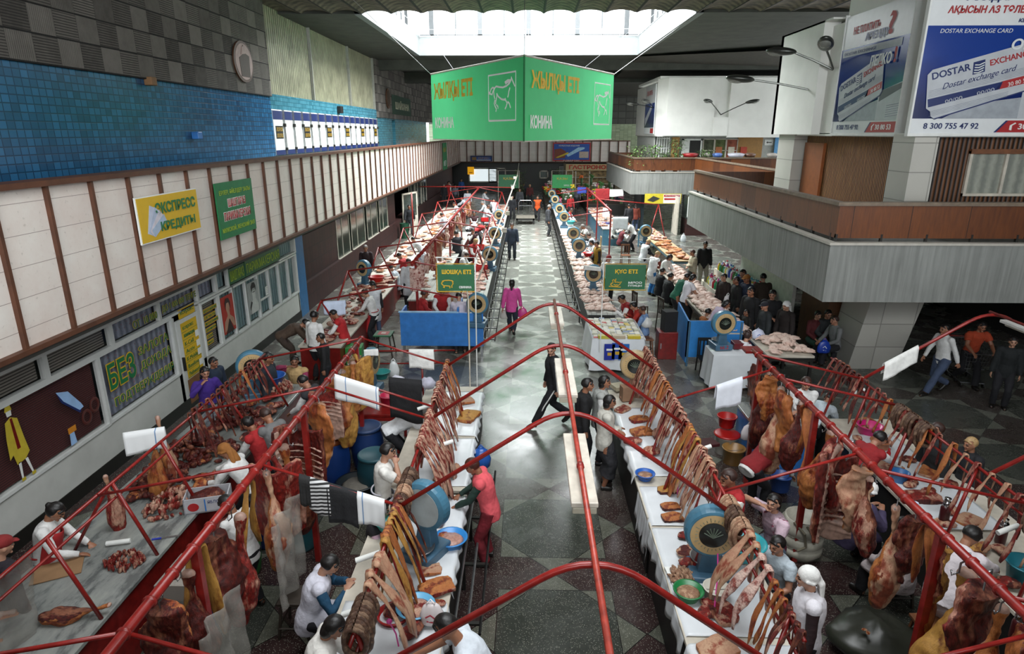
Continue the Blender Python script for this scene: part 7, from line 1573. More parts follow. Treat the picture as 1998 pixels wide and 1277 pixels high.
bag('white carrier bag in the left hand of the woman in pink', at(984, 600, .78), 'b8b4ae'); bag('pink carrier bag in the right hand of the woman in pink', at(1019, 597, .78), 'b8387e', .3, .36)
bag('white bag with red print held by the woman in dark brown', at(1421, 572, 1.15), 'd4d0d2', .26, .42, print_='a82838')
bag('blue plastic bag held by the person in the grey sweater', at(1610, 660, .85), '1a3a9a', .32, .4, print_='d8dae0')
bag('white carrier bag with red print hung on the end table', at(1466, 822, 1.05), 'ccc6c8', .3, .36, print_='a82848')
bag('large white carrier bag hanging on the right rail before the ribs', at(1660, 915, 1.62), 'b4c4d4', .42, .48, .2)
bag('small white bag hanging behind the edge on scale', at(767, 700, 1.25), 'c4c8c8', .22, .42)
bag('clear bag with red print beside the brown slab on the left counter', at(840, 1170, 1.25), 'd0c8c8', .24, .3, print_='a02838')
bag('blue bag lying at the end of the left counter beside the aisle', at(938, 868, .95), '1f4f9a', .3, .4, .25)
bag('white bag on the floor beside the glazed kiosk', at(1334, 455, .5), 'c4c8cc', .3, .5)
bag('white carrier bags on the right chicken table', at(1480, 640, 1.2), 'c8cce0', .32, .28, .22, print_='2848a0')
bag('pile of white plastic bags on the pork counter', at(820, 490, 1.5), 'c4c6cc', .45, .5, .2, print_='3a58a8')
bag('white bag on the edge of the poultry counter', at(1262, 625, .9) + Vector((0, 0, .1)), 'c8c8c4', .3, .3, .2)
def bucket(label, loc, col, r0=.13, r1=.17, h=.24, lid=None, name='bucket', fill=None, handle=True, rim=None):
    r = thing(name, label, 'container', loc)
    MB().lathe([(r0 * .97, 0), (r0, .01), (r1 * .97, h * .93), (r1 * 1.06, h * .95), (r1 * 1.06, h), (r1 * .94, h), (r0 * .9, .03), (0.001, .025)], n=24).build('bucket_body', pm(col), r, True)
    if handle: MB().tube([(r1 * cos(a * pi / 10), r1 * .35 * sin(a * pi / 10) - r1 * .75 * 0, h - .02 - r1 * .7 * sin(a * pi / 10) * .6) for a in range(11)], .005, 5).build('handle', STEEL, r)
    if lid: MB().lathe([(0.001, h + .005), (r1 * 1.1, h), (r1 * 1.12, h + .02), (r1 * .95, h + .035), (0.001, h + .03)], n=24).build('lid', pm(lid), r, True)
    if fill: rough(MB().lathe([(.001, h * .5), (r1 * .85, h * .6), (r1 * .6, h * .85), (0.001, h * .95)], n=20).build('contents', fill, r, True).data, .015, 18, 2)
    return r
def barrel(label, loc, col, lid, h=.75, r_=.27, band=None):
    r = thing('barrel', label, 'barrel', loc)
    MB().lathe([(r_ * .9, 0), (r_ * .98, .04), (r_ * 1.06, h * .3), (r_ * 1.1, h * .5), (r_ * 1.06, h * .72), (r_ * .95, h * .93), (r_ * .95, h), (0.001, h)], n=28).build('barrel_body', pm(col, .45), r, True)
    MB().lathe([(r_ * .8, h - .01), (r_ * 1.0, h - .02), (r_ * 1.02, h + .03), (r_ * .93, h + .05), (r_ * .85, h + .03), (.001, h + .03)], n=28).build('lid', pm(lid, .5), r, True)
    if band: MB().lathe([(r_ * 1.02, h * .88), (r_ * 1.04, h * .9), (r_ * 1.02, h * .94)], n=28).build('band', pm(band), r)
    return r
bowl = lambda label, loc, col, r1=.22, h=.13, fill=None: bucket(label, loc, col, r1 * .68, r1, h, None, 'bowl', fill, False)
bowl('blue bowl of pale offal at the edge of the left aisle counter', at(880, 1068, .86), '2a78b8', .2, .15, M('pale_offal', 'a0786a', .4, var=.3, sc=30, bump=.6))
bowl('small blue bowl of offal on the right counter edge', at(1258, 935, .91), '2458a8', .14, .1, ORGAN)
bowl('green bowl of offal in front of the large blue scale', at(1342, 1168, .91), '1a6a38', .16, .12, ORGAN)
bowl('turquoise basin behind the large blue scale', at(1450, 1085, 1.0), '2a8c94', .24, .2); bowl('turquoise bowl on its side behind the left blue scale', at(757, 1030, 1.0), '3a9c94', .17, .12)
bowl('light blue bowl of brown meat under the arched strips', at(812, 1200, .91), '5a9cc0', .2, .12, MIXM); bowl('blue bowl on the pan of the left marble counter scale', at(533, 748, 1.08), '1f4f9c', .24, .17)
bowl('turquoise bowl beside the poultry scale', at(1190, 548, 1.05), '2a9a94', .2, .12); bowl('turquoise basin at the third right scale', at(1113, 438, 1.0), '2a8c8c', .25, .18); bowl('teal bowl behind the edge on scale', at(745, 738, .85), '2a7c78', .18, .15)
bowl('dark basin on the floor in the left stall', at(698, 960, .02), '20282c', .33, .2, cloth('6a665e')); bowl('red plastic basin on the first left poultry tray', at(1147, 500, 1.05), 'b81c1c', .2, .14)
bucket('red bucket with white handle on the dark barrel', at(552, 1068, .8), 'a01c1c', .12, .15, .2, fill=ORGAN); bucket('pink bucket on the red framed table', at(758, 790, .8), 'c0244c', .13, .16, .2)
bucket('red bucket among slabs on the far left outer counter', at(735, 552, .95), 'b0201c', .2, .25, .22); bucket('red bucket standing on the white tub', at(1417, 832, .42), 'a01a18', .14, .18, .22); bucket('white tub with a red lid beneath the red bucket', at(1415, 882, .0), 'bcb8b0', .2, .22, .36, 'a01a18'); bucket('ochre bucket beside the white tub', at(1429, 902, 0), '8f6a38', .18, .2, .3)
bucket('white tub on the right counter beside the green bowl', at(1396, 1168, .91), 'c4c0b4', .12, .14, .15); bucket('red bucket under the arched strips on the left counter', at(770, 1230, .75), '9c1c1c', .13, .17, .22); bucket('pink basin by the outer right counter', at(1695, 845, .9), 'c42470', .17, .2, .15); bucket('blue bucket on the outer right counter', at(1752, 940, .9), '2a5f94', .1, .13, .16); bucket('turquoise bucket at the right edge', at(1996, 1135, .9), '2a7c8c', .16, .2, .24); bucket('blue bucket behind the bending woman in red', at(1520, 955, .05), '2a4a8a', .15, .18, .28); bucket('orange tub on the outer right counter', at(1716, 875, .9), 'a86a48', .13, .15, .14)
for px, py, lb in ((940, 518, 'nearest'), (935, 478, 'second'), (946, 425, 'farthest')):
    p = at(px, py, 1.15); tag(MB().box((-.22, -.15, 0), (.22, .15, .03)).box((-.22, -.15, 0), (-.2, .15, .22)).box((.2, -.15, 0), (.22, .15, .22)).box((-.22, -.15, 0), (.22, -.13, .22)).box((-.22, .13, 0), (.22, .15, .22)).build('plastic_crate', pm('b81a1c')), lb + ' red plastic crate on the far left aisle counter', 'crate').location = (p.x, p.y, .92)
barrel('dark blue barrel with black lid under the yellow leg', (-4.0, 9.75, 0), '10203c', '20242a'); barrel('bright blue barrel covered with a plastic bag, orange rim', (-3.35, 9.85, 0), '173c80', '8a4518'); barrel('blue barrel beneath the pink bucket table', (-2.85, 10.3, 0), '152e5c', '24385c'); barrel('red barrel with a green lid', (-3.6, 10.9, 0), '8f1c20', '2a8a3a', .6)
barrel('green barrel with a brown lid', (-3.9, 7.3, 0), '2a6a34', '5a2a22', .72); barrel('turquoise barrel with a pale blue lid and yellow band', (-3.3, 7.95, 0), '1f545c', '4a8c94', .72, .26, 'a88a3a'); barrel('dark blue barrel holding the red bucket', (-3.8, 8.05, 0), '1c2f6c', '1a1c22', .78); barrel('blue barrel under the film covered crate', (-4.0, 6.3, 0), '182a5c', '1c2438', .6); barrel('teal barrel behind the woman with her hand at her mouth', (-2.55, 9.55, 0), '173c46', '204a54', .6)
for q, (x_, y_) in enumerate([(-3.35, 9.85)]): tag(MB().ell((x_, y_, .84), (.26, .17, .05), 10).build('plastic_bag', pm('b8bccc'), smooth=True), 'crumpled white plastic bag on the bright blue barrel', 'bag')
r = thing('water_cask', 'white banded metal cask with a rope in the right stall', 'cask', (3.95, 7.95, 0)); MB().lathe([(.25, 0), (.26, .04), (.3, .08), (.3, .16), (.27, .18), (.3, .22), (.3, .34), (.27, .36), (.3, .4), (.29, .52), (.25, .56), (.25, .6), (.22, .6), (.22, .3), (.001, .3)], n=28).build('cask_body', M('cask_grey', 'a3a093', .45, var=.25), r, True); MB().tube([(-.2, -.16, .6), (-.1, -.3, .5), (-.06, -.31, .3), (-.15, -.28, .22)], .02, 6).tube([(-.05, -.23, .58), (0, -.3, .5), (.05, -.3, .35)], .02, 6).build('rope', M('rope', '6a6454', .9), r)
# film covered crate
r = thing('covered_crate', 'crate of meat covered in clear film on the blue barrel', 'crate', (-4.0, 6.3, .62)); MB().box((-.22, -.28, 0), (.22, .28, .2)).build('crate_body', M('crate_inside', '7a6458', .6, var=.4, sc=14), r); rough(MB().box((-.24, -.3, -.25), (.24, .3, .22)).build('film', glass('cloudy_film', 'b8b8b0', .45, .2), r).data, .03, 5, 1)
# towels and garments over rods
def towel(label, a, b, drop, mat, back=.6, name='towel', cat='towel', thick=.012):
    a, b = Vector(a), Vector(b); d = (b - a); n_ = Vector((d.y, -d.x, 0)).normalized() * .03; s_ = random.uniform(0, 9)
    def f(u, v):
        p = a.lerp(b, u); wv = .012 * sin(u * 9 + s_) + .01 * sin(u * 21 + s_)
        if v < .5: q = (1 - v * 2); return p - n_ * (1 + q * .5) - Vector((0, 0, drop * back * q)) + n_ * wv * 8 * q + Vector((0, 0, .03))
        q = v * 2 - 1; return p + n_ * (1 + q * .5 if q > 0 else 0) - Vector((0, 0, drop * q * (1 + .06 * sin(u * 5 + s_)))) + n_ * wv * 14 * q + Vector((0, 0, .03))
    return tag(MB().grid(f, 16, 16).build(name, mat, smooth=True, thick=thick), label, cat)
TWL = stripes('white_towel_blue_line', 'd4d6d6', '6a86a8', 2.2, 0, .03)
def on(A, B, t): return tuple(Vector(A).lerp(Vector(B), t))
rA, rB = (-2.92, 6.2, 2.3), (-1.42, 6.2, 1.8)
towel('dark folded cloth on the cross rod of the near left stall', on(rA, rB, .28), on(rA, rB, .36), .35, cloth('1c1c1c'), name='cloth'); towel('black and white patterned scarf on the cross rod', on(rA, rB, .34), on(rA, rB, .5), .4, stripes('zigzag_cloth', '1a1a1a', 'b8b8b8', 22, 2, .5), name='scarf', cat='scarf'); towel('black jacket hung beside the patterned scarf', on(rA, rB, .48), on(rA, rB, .7), .45, cloth('151619'), name='hung_jacket', cat='garment'); towel('white towel with blue line next to the black jacket', on(rA, rB, .7), on(rA, rB, .9), .36, TWL)
rA, rB = (-2.92, 8.9, 2.3), (-1.42, 8.9, 1.8); Tb(rl, 'cross_rod', [rA, rB], .018, REDP)
towel('large white towel over the left rail near the yellow leg', on(rA, rB, .02), on(rA, rB, .46), .36, TWL, .4); towel('black cloth curtain hanging behind the fair haired woman', (-2.3, 9.9, 1.85), (-1.75, 9.9, 1.8), .75, cloth('111114'), .3, 'hung_cloth', 'cloth')
towel('white towel on the outer left rack', (-5.35, 7.55, 1.95), (-4.9, 7.75, 1.95), .3, TWL, .6)
Tb(rl, 'cross_rod', [(-3.4, 13.3, 1.15), (-1.6, 13.4, 1.15)], .02, REDP); Tb(rl, 'cross_rod', [(-3.4, 13.3, .85), (-1.6, 13.4, .85)], .016, REDP); Tb(rl, 'post', [(-3.4, 13.3, 0), (-3.4, 13.3, 1.15)], .022, REDP)
Tb(rl, 'post', [(-2.1, 12.0, 0), (-2.1, 12.0, 1.62)], .02, REDP); Tb(rl, 'cross_rod', [(-2.4, 12.0, 1.62), (-1.8, 12.0, 1.62)], .016, REDP)
towel('white cloth thrown over the low red rail behind the left stall', (-2.35, 12.0, 1.62), (-1.85, 12.0, 1.62), .4, TOWEL, .7); towel('folded white towel on the edge on scale', *[Vector(q) for q in ((at(710, 686, 1.7)), (at(738, 684, 1.7)))], .12, TOWEL, 1.0)
for px, py, lb, cc in ((705, 745, 'white rag bundle behind the pink bucket', 'd0d0dc'), (765, 748, 'white bundle of cloth below the hung towel', 'c4c4d4'), (1195, 770 - 40, 'white cloth on the fridge table of the booth', 'c8ccd0')):
    p = at(px + 70, py, 1.15); o = MB().ell((0, 0, 0), (.15, .12, .12), 12).build('cloth_bundle', cloth(cc), smooth=True); rough(o.data, .05, 9, px); o.location = p; tag(o, lb, 'cloth')
towel('white tee shirt with blue print hung on the right cross rod', (2.95, 9.25, 2.02), (3.35, 9.3, 2.15), .42, M('printed_white', 'c8ccd4', .7, var=.1), .6, 'hung_shirt', 'garment')
towel('white fringed towel on the red arch over the right passage', (5.95, 10.1, 2.1), (6.45, 10.1, 2.42), .3, TOWEL, .7); towel('white vest hung on the far left frame', (-5.05, 15.2, 1.75), (-4.5, 15.2, 1.78), .35, M('printed_white2', 'bcc8dc', .7, var=.15), .5, 'hung_shirt', 'garment')
Tb(fr, 'cross_rod', [(-5.1, 15.2, 1.8), (-3.2, 15.2, 2.2), (-1.7, 15.2, 1.9)], .022, REDP); Tb(fr, 'brace', [(-5.1, 15.2, 1.8), (-5.4, 14.6, .9)], .025, REDP); Tb(fr, 'brace', [(-5.1, 15.2, 1.8), (-4.55, 15.0, .9)], .025, REDP)
towel('white carrier bags hung on the far right frame', (4.0, 30.0, 2.0), (4.7, 30.0, 2.0), .6, M('bag_white', 'd0d4d8', .5), .9, 'hung_bags', 'bag'); towel('dark red cloth on the far right frame', (4.4, 42, 2.3), (5.3, 42, 2.3), .7, cloth('8a1c20'), .9); towel('white cloth next to the dark red one on the far right frame', (5.3, 42, 2.25), (6.2, 42, 2.25), .45, TOWEL, .9); towel('blue cloth on the far right frame', (3.3, 43, 2.3), (3.9, 43, 2.3), .4, cloth('2a3a8a'), .9)
towel('white cloth on the poultry scale', *(Vector(q) for q in (at(1140, 520, 1.8), at(1172, 524, 1.8))), .12, TOWEL, 1.)
# plastic film over the outer left rack
rough(tag(MB().grid(lambda u, v: (-4.83 - .25 * v - .02 * sin(u * 30), 3.0 + 2.2 * u, 1.9 - 1.35 * v), 40, 24).build('plastic_film', glass('clear_film', 'a8a49c', .3, .12), smooth=True, thick=.003), 'clear crumpled plastic film draped over the nearest end of the outer left rack', 'film').data, .05, 4, 2)
for y0, lb in ((4.3, 'nearest the viewer'), (5.9, 'behind the yellow fat strip')):
    rough(tag(MB().grid(lambda u, v: (-2.75 + .05 * sin(u * 14), y0 + .7 * u, 1.7 - 1.1 * v), 16, 20).build('plastic_film', MT['clear_film'], smooth=True, thick=.003), 'clear plastic film hanging by the thick left rail, ' + lb, 'film').data, .04, 5, 3)
# paper rolls, knives, boxes, jars
def roll(label, a, b, r_=.035, mat=None): return tag(MB().tube([a, b], r_, 14).build('paper_roll', mat or WHITE), label, 'roll')
p = at(228, 1060, .94); roll('roll of printed paper on the left marble counter', (p.x - .12, p.y - .02, .94), (p.x + .14, p.y + .05, .94), .03)
for px, py, lb in ((868, 1085 - 215, 'white paper roll on the left rack, far one'), (718, 1092, 'paper tube beside the woman in teal sleeves'), (694, 1198, 'white paper roll near the lower woman in white'), (1372, 880, 'white paper roll on the right rack near the ochre bucket'), (1970, 1038, 'white paper roll on the outer right rack'), (1675, 768, 'white paper roll at the far end of the outer right rack'), (830, 797, 'white paper roll above the fair haired woman')):
    p = at(px, py, 1.45); roll(lb, (p.x - .13, p.y, 1.43), (p.x + .12, p.y + .05, 1.5), .03)
def knife(label, px, py, z, rz, hc='2a3a9a'):
    p = at(px, py, z); r = thing('knife', label, 'knife', (p.x, p.y, z), rz); MB().prism([(-.02, 0), (.18, 0), (.2, .02), (.17, .035), (-.02, .03)], 0, .004).build('blade', STEEL, r); MB().box((-.13, .0, -.004), (-.02, .025, .014)).build('handle', pm(hc), r, bevel=.004)
knife('knife with blue handle beside the scraps on the left marble counter', 318, 1052, .905, .3); knife('knife on the outer right counter cloth', 1800, 1000, .9, .5, '1a1a1a')
def box_(name, label, loc, s, mat, rz=0, cat='box', **k_): o = MB().box((-s[0] / 2, -s[1] / 2, 0), (s[0] / 2, s[1] / 2, s[2])).build(name, mat, bevel=.004); o.location = loc; o.rotation_euler.z = rz; return tag(o, label, cat)
p = at(408, 985, .92); r = thing('fruit_box', 'printed apple box of bones on the left marble counter', 'box', (p.x, p.y, .9), .3); MB().box((-.28, -.16, 0), (.28, .16, .02)).box((-.28, -.16, 0), (.28, -.145, .22)).box((-.28, .145, 0), (.28, .16, .22)).box((-.28, -.16, 0), (-.265, .16, .22)).box((.265, -.16, 0), (.28, .16, .22)).build('box_body', M('box_white', 'a8a8ac', .7), r)
ap = bpy.data.objects.new('front_print', None); C.objects.link(ap); ap.parent = r; ap.matrix_basis = frame((-.28, -.162, 0), (1, 0, 0)); flat(ap, 'apple_print', [(.12 + .07 * cos(a * pi / 8), .1 + .06 * sin(a * pi / 8)) for a in range(16)], REDS, .003, 0); flat(ap, 'blue_line', R4(.26, .02, .275, .2), BLUEP, .003, 0); text(ap, 'ЯБЛОКИ', .3, .13, .22, .045, NAVY, .003, dep=.002)
r.name = 'fruit_box'; rough(MB().ell((0, 0, .16), (.22, .12, .08), 10).build('contents', MEATD, r, True).data, .05, 9, 5)
p = at(165, 1040, .9); box_('cardboard_sheet', 'brown cardboard sheet at the edge of the left marble counter', (-5.45, 6.15, .905), (.5, .35, .015), CARD, .5)
box_('cardboard_box', 'brown box on the right counter near the beige scale', at(1222, 780, .92), (.22, .2, .28), M('tan_box', '8a6a52', .7), .2); box_('tray', 'dark red plastic tray beside the ochre bucket', at(1378, 868, 1.0), (.34, .24, .05), pm('3a1418'), .3); box_('polystyrene_tray', 'cream open tray at the far end of the right counter', at(1210, 758, .95), (.32, .26, .08), M('foam', 'b0a890', .7), .4)
p = at(1330, 1132, .91); box_('enamel_tray', 'enamel tray under the pale intestines on the right counter', (p.x, p.y, .91), (.28, .42, .025), WHITE, .1); o = put('pile', 5, (p.x, p.y, .93), 'heap of pale intestines on the enamel tray', 'offal', None, .2, (.35, .55, .5), ORGAN, n_=90, s=(.09, .045, .035)); o['kind'] = 'stuff'
def jar(label, px, py, z): p = at(px, py, z); r = thing('thermos', label, 'flask', (p.x, p.y, z)); MB().lathe([(.055, 0), (.06, .02), (.06, .2), (.045, .24)], n=18).build('flask_body', M('flask_red', '3c1214', .3), r, True); MB().lathe([(.046, .235), (.05, .25), (.05, .29), (.036, .3), (.036, .34), (.04, .345), (.001, .35)], n=18).build('steel_cap', CHROME, r, True)
jar('dark thermos flask with steel top on the outer right counter', 1840, 1018, .95); jar('thermos flask in the bottom right corner', 1980, 1248, 1.0); jar('small steel topped flask beside the seated worker', 1950, 1060, .9)
p = at(1732, 895, .9); tag(MB().lathe([(.03, 0), (.032, .1), (.018, .13), (.018, .17), (.001, .18)], (p.x, p.y, .9), 12).build('sauce_bottle', pm('a81c20'), smooth=True), 'red sauce bottle on the outer right counter', 'bottle')
p = at(1785, 990, .9); tag(MB().lathe([(.03, 0), (.04, .07), (.036, .07), (.028, .01)], (p.x, p.y, .9), 14).build('cup', pm('b8c4dc'), smooth=True), 'small blue and white cup on the outer right counter', 'cup')
# stools, chairs, table of cards
def stool(label, loc, top, leg, h=.45, w_=.17, rz=0, mark=None):
    r = thing('stool', label, 'stool', loc, rz); MB().box((-w_, -w_, h - .04), (w_, w_, h)).build('seat', top, r, bevel=.008)
    for sx in (-1, 1):
        for sy in (-1, 1): MB().tube([(sx * w_ * .75, sy * w_ * .75, h - .04), (sx * w_ * 1.05, sy * w_ * 1.05, 0)], .02, 5).build('leg', leg, r)
    MB().tube([(-w_, -w_, .15), (w_, -w_, .15), (w_, w_, .15), (-w_, w_, .15), (-w_, -w_, .15)], .014, 4).build('stretcher', leg, r)
    if mark: MB().box((-w_ * .6, -w_ * .6, h), (w_ * .6, w_ * .6, h + .004)).build('red_square', REDS, r); MB().box((-w_ * .25, -w_ * .25, h + .004), (w_ * .25, w_ * .25, h + .007)).build('centre_mark', WHITED, r)
WDK = M('dark_stool_wood', '2c241c', .6, var=.2)
stool('stool with green and white top and a red square beside the blue partition', (-3.85, 16.3, 0), GREENP, WDK, .62, .24, 0, 1); stool('wooden stool under the woman seated at the table marked 2', (5.3, 13.9, 0), WDK, WOODB, .5); stool('stool under the person in the pale blue sweater', (3.25, 16.5, 0), WOODB, WOODB, .48); stool('wooden stool behind the hanging ribs in the right stall', (4.75, 7.0, 0), WDK, WDK, .5); stool('stool under the seated worker in the right stall', (4.6, 6.0, 0), WOODB, WOODB, .5); stool('stool of the woman in the teal sleeves', (-2.75, 6.3, 0), WDK, WDK, .5)
def chair(label, loc, rz, h=.45, mat=WDK):
    r = thing('chair', label, 'chair', loc, radians(rz)); MB().box((-.2, -.2, h - .04), (.2, .2, h)).build('seat', mat, r, bevel=.01)
    for sx in (-1, 1):
        MB().tube([(sx * .18, .18, h), (sx * .19, .2, 0)], .02, 6).build('leg', mat, r); MB().tube([(sx * .18, -.2, h + .45), (sx * .18, -.18, h), (sx * .19, -.22, 0)], .02, 6).build('leg', mat, r)
    for i in range(4): MB().box((-.15 + i * .09, -.2, h), (-.12 + i * .09, -.18, h + .4)).build('slat', mat, r)
    MB().box((-.19, -.21, h + .38), (.19, -.18, h + .46)).build('backrest', mat, r)
chair('high dark chair left of the two people in black', (3.55, 19.4, 0), -75, .62, M('chair_steel_wood', '3a2e26', .5)); chair('high dark chair right of the two people in black', (4.2, 18.6, 0), -75, .62, WDK); chair('wooden slatted chair in the aisle of the right stalls', (4.5, 28.9, 0), 180, .45, WOODB); chair('dark chair below the seated woman in maroon', (5.2, 25.6, 0), 0); chair('pale wooden chair stacked beyond the fourth scale', (3.4, 31, 0), 90, .5, M('pale_wood', 'a8906c', .5)); chair('black padded chair in front of the bright blue booth', (4.5, 15.1, 0), 180, .42, BLACK)
p = thing('red_locker', 'dark red metal box beside the bright blue booth', 'box', (3.75, 16.3, 0)); MB().box((-.25, -.2, 0), (.25, .25, .75)).build('locker_body', REDD, p, bevel=.01); MB().box((-.2, -.21, .3), (-.17, -.2, .45)).build('handle', STEEL, p)
box_('black_bag', 'black bag standing on the dark red box', (3.78, 16.3, .75), (.35, .3, .55), cloth('121214'), .2, 'bag')
r = thing('covered_table', 'table draped in white sheet carrying the scale marked 2', 'table', (4.85, 14.35, 0)); MB().box((-.5, -.35, .82), (.5, .35, .86)).build('table_top', WHITED, r)
def drape(u, v, w_=.52, d=.37):
    per_ = [(-w_, -d), (w_, -d), (w_, d), (-w_, d), (-w_, -d)]; q = u * 4; i = min(3, int(q)); a, b = per_[i], per_[i + 1]; t_ = q - i; X_, Y_ = a[0] + (b[0] - a[0]) * t_, a[1] + (b[1] - a[1]) * t_; e = 1 + .12 * v * (1 + .4 * sin(u * 50)); return (X_ * e, Y_ * e, .87 - .78 * v)
MB().grid(drape, 64, 8).box((-.52, -.37, .86), (.52, .37, .875)).build('white_cover', SHEET, r, True)
box_('red_tray', 'dark red plastic box beside the scale marked 2', (5.1, 14.5, .9), (.4, .3, .14), pm('5a141c'), 0, 'box')
r = thing('covered_table', 'table under white cloth covered in printed packets beside the aisle', 'table', (2.3, 16.05, 0)); MB().box((-.62, -.85, .82), (.68, .95, .86)).build('table_top', WHITED, r); MB().grid(lambda u, v: drape(u, v, .66, .92), 70, 8).box((-.66, -.92, .86), (.66, .92, .875)).build('white_cover', SHEET, r, True)
random.seed(17); PC = ['c8c4b4', 'b8b4a0', 'd0ccc0', '8a8a70', 'a83a30', 'c0a838', '6a7a98', 'b4a890']; PN = dict(zip(PC, ['cream', 'beige', 'white', 'olive', 'red', 'yellow', 'blue grey', 'tan']))
k = 0
for i in range(13):
    for j in range(8):
        c_ = random.choice(PC[:4] * 3 + PC); me = MM.setdefault(('pk', j % 3), MB().box((-.065, -.045, 0), (.065, .045, (.015, .025, .04)[j % 3])).mesh('packet', WHITE)); o = link('packet', me, loc=(1.75 + j * .155 + random.uniform(-.015, .015), 15.25 + i * .135, .878), rot=(0, 0, random.uniform(-.3, .3))); setmat(o, 0, pm(c_, .5)); tag(o, PN[c_] + ' packet laid out in rows on the white table', 'packet', PN[c_] + ' packets'); k += 1
for i, (x_, lb, c_) in enumerate([(1.95, 'left', 'b0a838'), (2.3, 'middle', 'a89a80'), (2.68, 'right', 'b8a42a')]): box_('display_box', lb + ' yellow display box along the near edge of the white table', (x_, 15.2, .88), (.32, .16, .08), pm(c_, .5))
for i, (px, py, c_, lb) in enumerate([(1190, 690, '22308a', 'dark blue printed bag hung in front of the white table'), (1205, 688, '2a4aa0', 'blue poster bag next to the dark blue one'), (1218, 690, '1f5fa8', 'lighter blue bag at the right of the hung pair')]):
    p = PY(px, py, 15.02); r = board('printed_bag', lb, 'bag', (p.x - .14, 15.02, p.z - .18), (1, 0, 0), .26, .42, pm(c_), .03); flat(r, 'white_print', R4(.05, .25, .2, .3), WHITE, .004); flat(r, 'yellow_print', R4(.08, .12, .18, .2), YELD, .004)
# crate stack, aisle trolley, shopping trolley
box_('green_crate', 'green plastic crate by the red apron woman', (-4.3, 15.0, 0), (.4, .4, .7), pm('2a7a3a'), .1); box_('cardboard_box', 'brown carton under the dark meat counter', (-4.15, 14.4, 0), (.3, .3, .6), CARD, .1)
c_ = PZ(1025, 437, 0); r = thing('platform_trolley', 'metal platform trolley standing in the aisle', 'trolley', (c_.x, c_.y, 0)); MB().box((-.6, -.5, .42), (.6, .9, .47)).build('deck', M('deck_wood', '7a756a', .7), r)
MB().box((-.6, -.5, .3), (.6, -.45, .42)).box((-.6, -.5, .05), (-.5, -.4, .42)).box((.5, -.5, .05), (.6, -.4, .42)).box((-.6, .8, .05), (-.5, .9, .42)).box((.5, .8, .05), (.6, .9, .42)).build('undercarriage', BLACK, r)
MB().tube([(-.45, .85, .47), (-.45, .85, 1.3), (-.35, .85, 1.45), (.35, .85, 1.45), (.45, .85, 1.3), (.45, .85, .47)], .025, 8).tube([(-.45, .85, 1.1), (.45, .85, 1.1)], .02, 6).tube([(-.3, .87, .47), (-.3, .87, 1.1)], .015, 6).tube([(.3, .87, .47), (.3, .87, 1.1)], .015, 6).build('push_handle', STEEL, r)
c_ = PZ(1880, 745, 0); r = thing('shopping_trolley', 'wire shopping trolley pushed by the person in orange', 'trolley', (c_.x, c_.y, 0), radians(-10))
mb = MB(); lo = [(-.2, -.35, .45), (.2, -.35, .45), (.22, .35, .5), (-.22, .35, .5)]; hi = [(-.26, -.45, .85), (.26, -.45, .85), (.28, .45, .98), (-.28, .45, .98)]
for L_ in (lo, hi): mb.tube([Vector(q) for q in L_ + [L_[0]]], .012, 5)
for i in range(4):
    for q in range(7): a, b = Vector(lo[i]).lerp(Vector(lo[(i + 1) % 4]), q / 7), Vector(hi[i]).lerp(Vector(hi[(i + 1) % 4]), q / 7); mb.tube([a, b], .005, 4)
    for q in range(1, 4): mb.tube([Vector(lo[i]).lerp(Vector(hi[i]), q / 4), Vector(lo[(i + 1) % 4]).lerp(Vector(hi[(i + 1) % 4]), q / 4)], .005, 4)
mb.build('basket', STEEL, r); mb = MB().tube([(-.25, -.4, .12), (-.22, .4, .12), (-.2, .35, .5)], .014, 6).tube([(.25, -.4, .12), (.22, .4, .12), (.2, .35, .5)], .014, 6).tube([(-.25, -.4, .12), (.25, -.4, .12)], .014, 6); mb.build('chassis', STEEL, r); MB().tube([(-.28, .52, 1.0), (.28, .52, 1.0)], .02, 8).build('push_bar', REDP, r)
for q in ((-.24, -.38), (.24, -.38), (-.22, .38), (.22, .38)): MB().lathe([(.001, -.015), (.06, -.015), (.06, .015), (.001, .015)], n=14, m=Matrix.Rotation(pi / 2, 4, 'Y')).build('wheel', BLACK, r).location = (q[0], q[1], .06)
o = MB().ell((0, 0, .2), (.5, .42, .24), 16).build('plastic_sack', glass('dark_film', '2c2e26', .85, .35), smooth=True); rough(o.data, .09, 4, 6); o.location = (4.05, 6.1, 0); tag(o, 'large crumpled dark plastic sack on the floor of the right stall', 'sack')
for i, (px, py) in enumerate([(1687, 1228), (1694, 1234)]): p = at(px, py, .45); put('chunk', 1 + i, (p.x, p.y, .43), ['upper', 'lower'][i] + ' small scrap of meat on the dark plastic sack', 'meat', None, i, .2, (FATW, FATO))
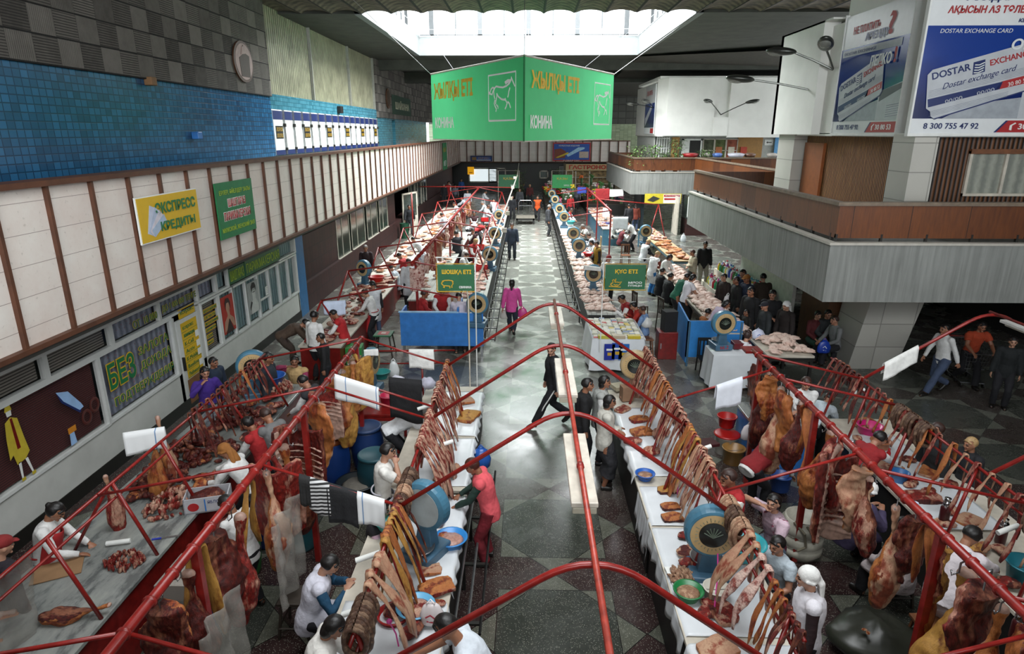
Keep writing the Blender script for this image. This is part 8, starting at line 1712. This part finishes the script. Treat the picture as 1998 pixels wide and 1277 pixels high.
# pink ribbon ties on the racks
for i, (a, b) in enumerate([((2.2, 6.3, 1.35), (2.0, 5.6, .95)), ((2.2, 8.3, 1.4), (2.1, 7.8, 1.0)), ((2.2, 10.2, 1.4), (2.1, 9.9, 1.0)), ((2.2, 4.6, 1.3), (2.1, 4.1, .95)), ((-1.3, 5.0, 1.3), (-1.2, 4.9, 1.1))]): tag(MB().tube([a, ((a[0] + b[0]) / 2 + .02, (a[1] + b[1]) / 2, (a[2] + b[2]) / 2), b], .008, 5).ell(a, (.03, .03, .025), 6).build('ribbon', pm('c0408a')), 'pink ribbon tied to the rack, ' + ['below the large blue scale', 'below the orange fat strips', 'below the long pale strips', 'at the near end of the right rack', 'on the near left rack'][i], 'ribbon')
# flowers at the far end
random.seed(8)
FC = {'red': 'a82020', 'orange': 'c8601c', 'yellow': 'c8b030', 'white': 'd0ccc4', 'green': '3a6a30', 'pink': 'b86a80'}
fm = {}
for i in range(74):
    c_ = random.choice(list(FC)); x_ = random.choice([random.uniform(1.4, 3.4), random.uniform(4.5, 7)]); y_ = random.uniform(47, 58); z = random.uniform(.5, 1.5) + (1.2 * random.random() if i % 5 == 0 else 0)
    if c_ not in fm:
        mb = MB()
        for q in range(9): a = random.uniform(0, 6.28); mb.ell((.16 * cos(a) * random.random(), .16 * sin(a) * random.random(), random.uniform(0, .2)), (.07, .07, .05), 6)
        fm[c_] = mb.mesh('blooms', M('flower_' + c_, FC[c_], .6, var=.3, sc=20), True)
        fm['stem'] = fm.get('stem') or MB().tube([(0, 0, -.5), (0, 0, 0)], [.06, .1], 8).mesh('wrap', M('flower_wrap', '3c5a34', .6), True)
    r = thing('flower_bunch', '%s flower bunch at the far flower stall' % c_, 'flowers', (x_, y_, z), 0, c_ + ' flower bunches'); r.scale = (1.3,) * 3; link('blooms', fm[c_], r); link('wrap', fm['stem'], r)
counter('flower stand at the far right of the aisle', 1.3, 3.5, 47, 58, .8, WDK, BLACK); counter('flower stand before the far grocery', 4.4, 7.1, 47, 58, .8, WDK, BLACK)
for x_, lb in ((-.7, 'left'), (2.4, 'right')): leafplant('potted_plant', 'tall decorated plant at the %s side of the far aisle end' % lb, (x_, 55, 0), 2.9, .5, 260)
# every remaining top level object is a thing; shared labels always carry a group
seen = {}
for o in C.objects:
    if o.parent is None and o.type in ('MESH', 'EMPTY'):
        if 'kind' not in o: o['kind'] = 'thing'
        if 'label' in o: seen.setdefault(o['label'], []).append(o)
for lb, os_ in seen.items():
    if len(os_) > 1:
        for o in os_:
            if 'group' not in o: o['group'] = lb[:60]
bpy.data.scenes.remove(WS)
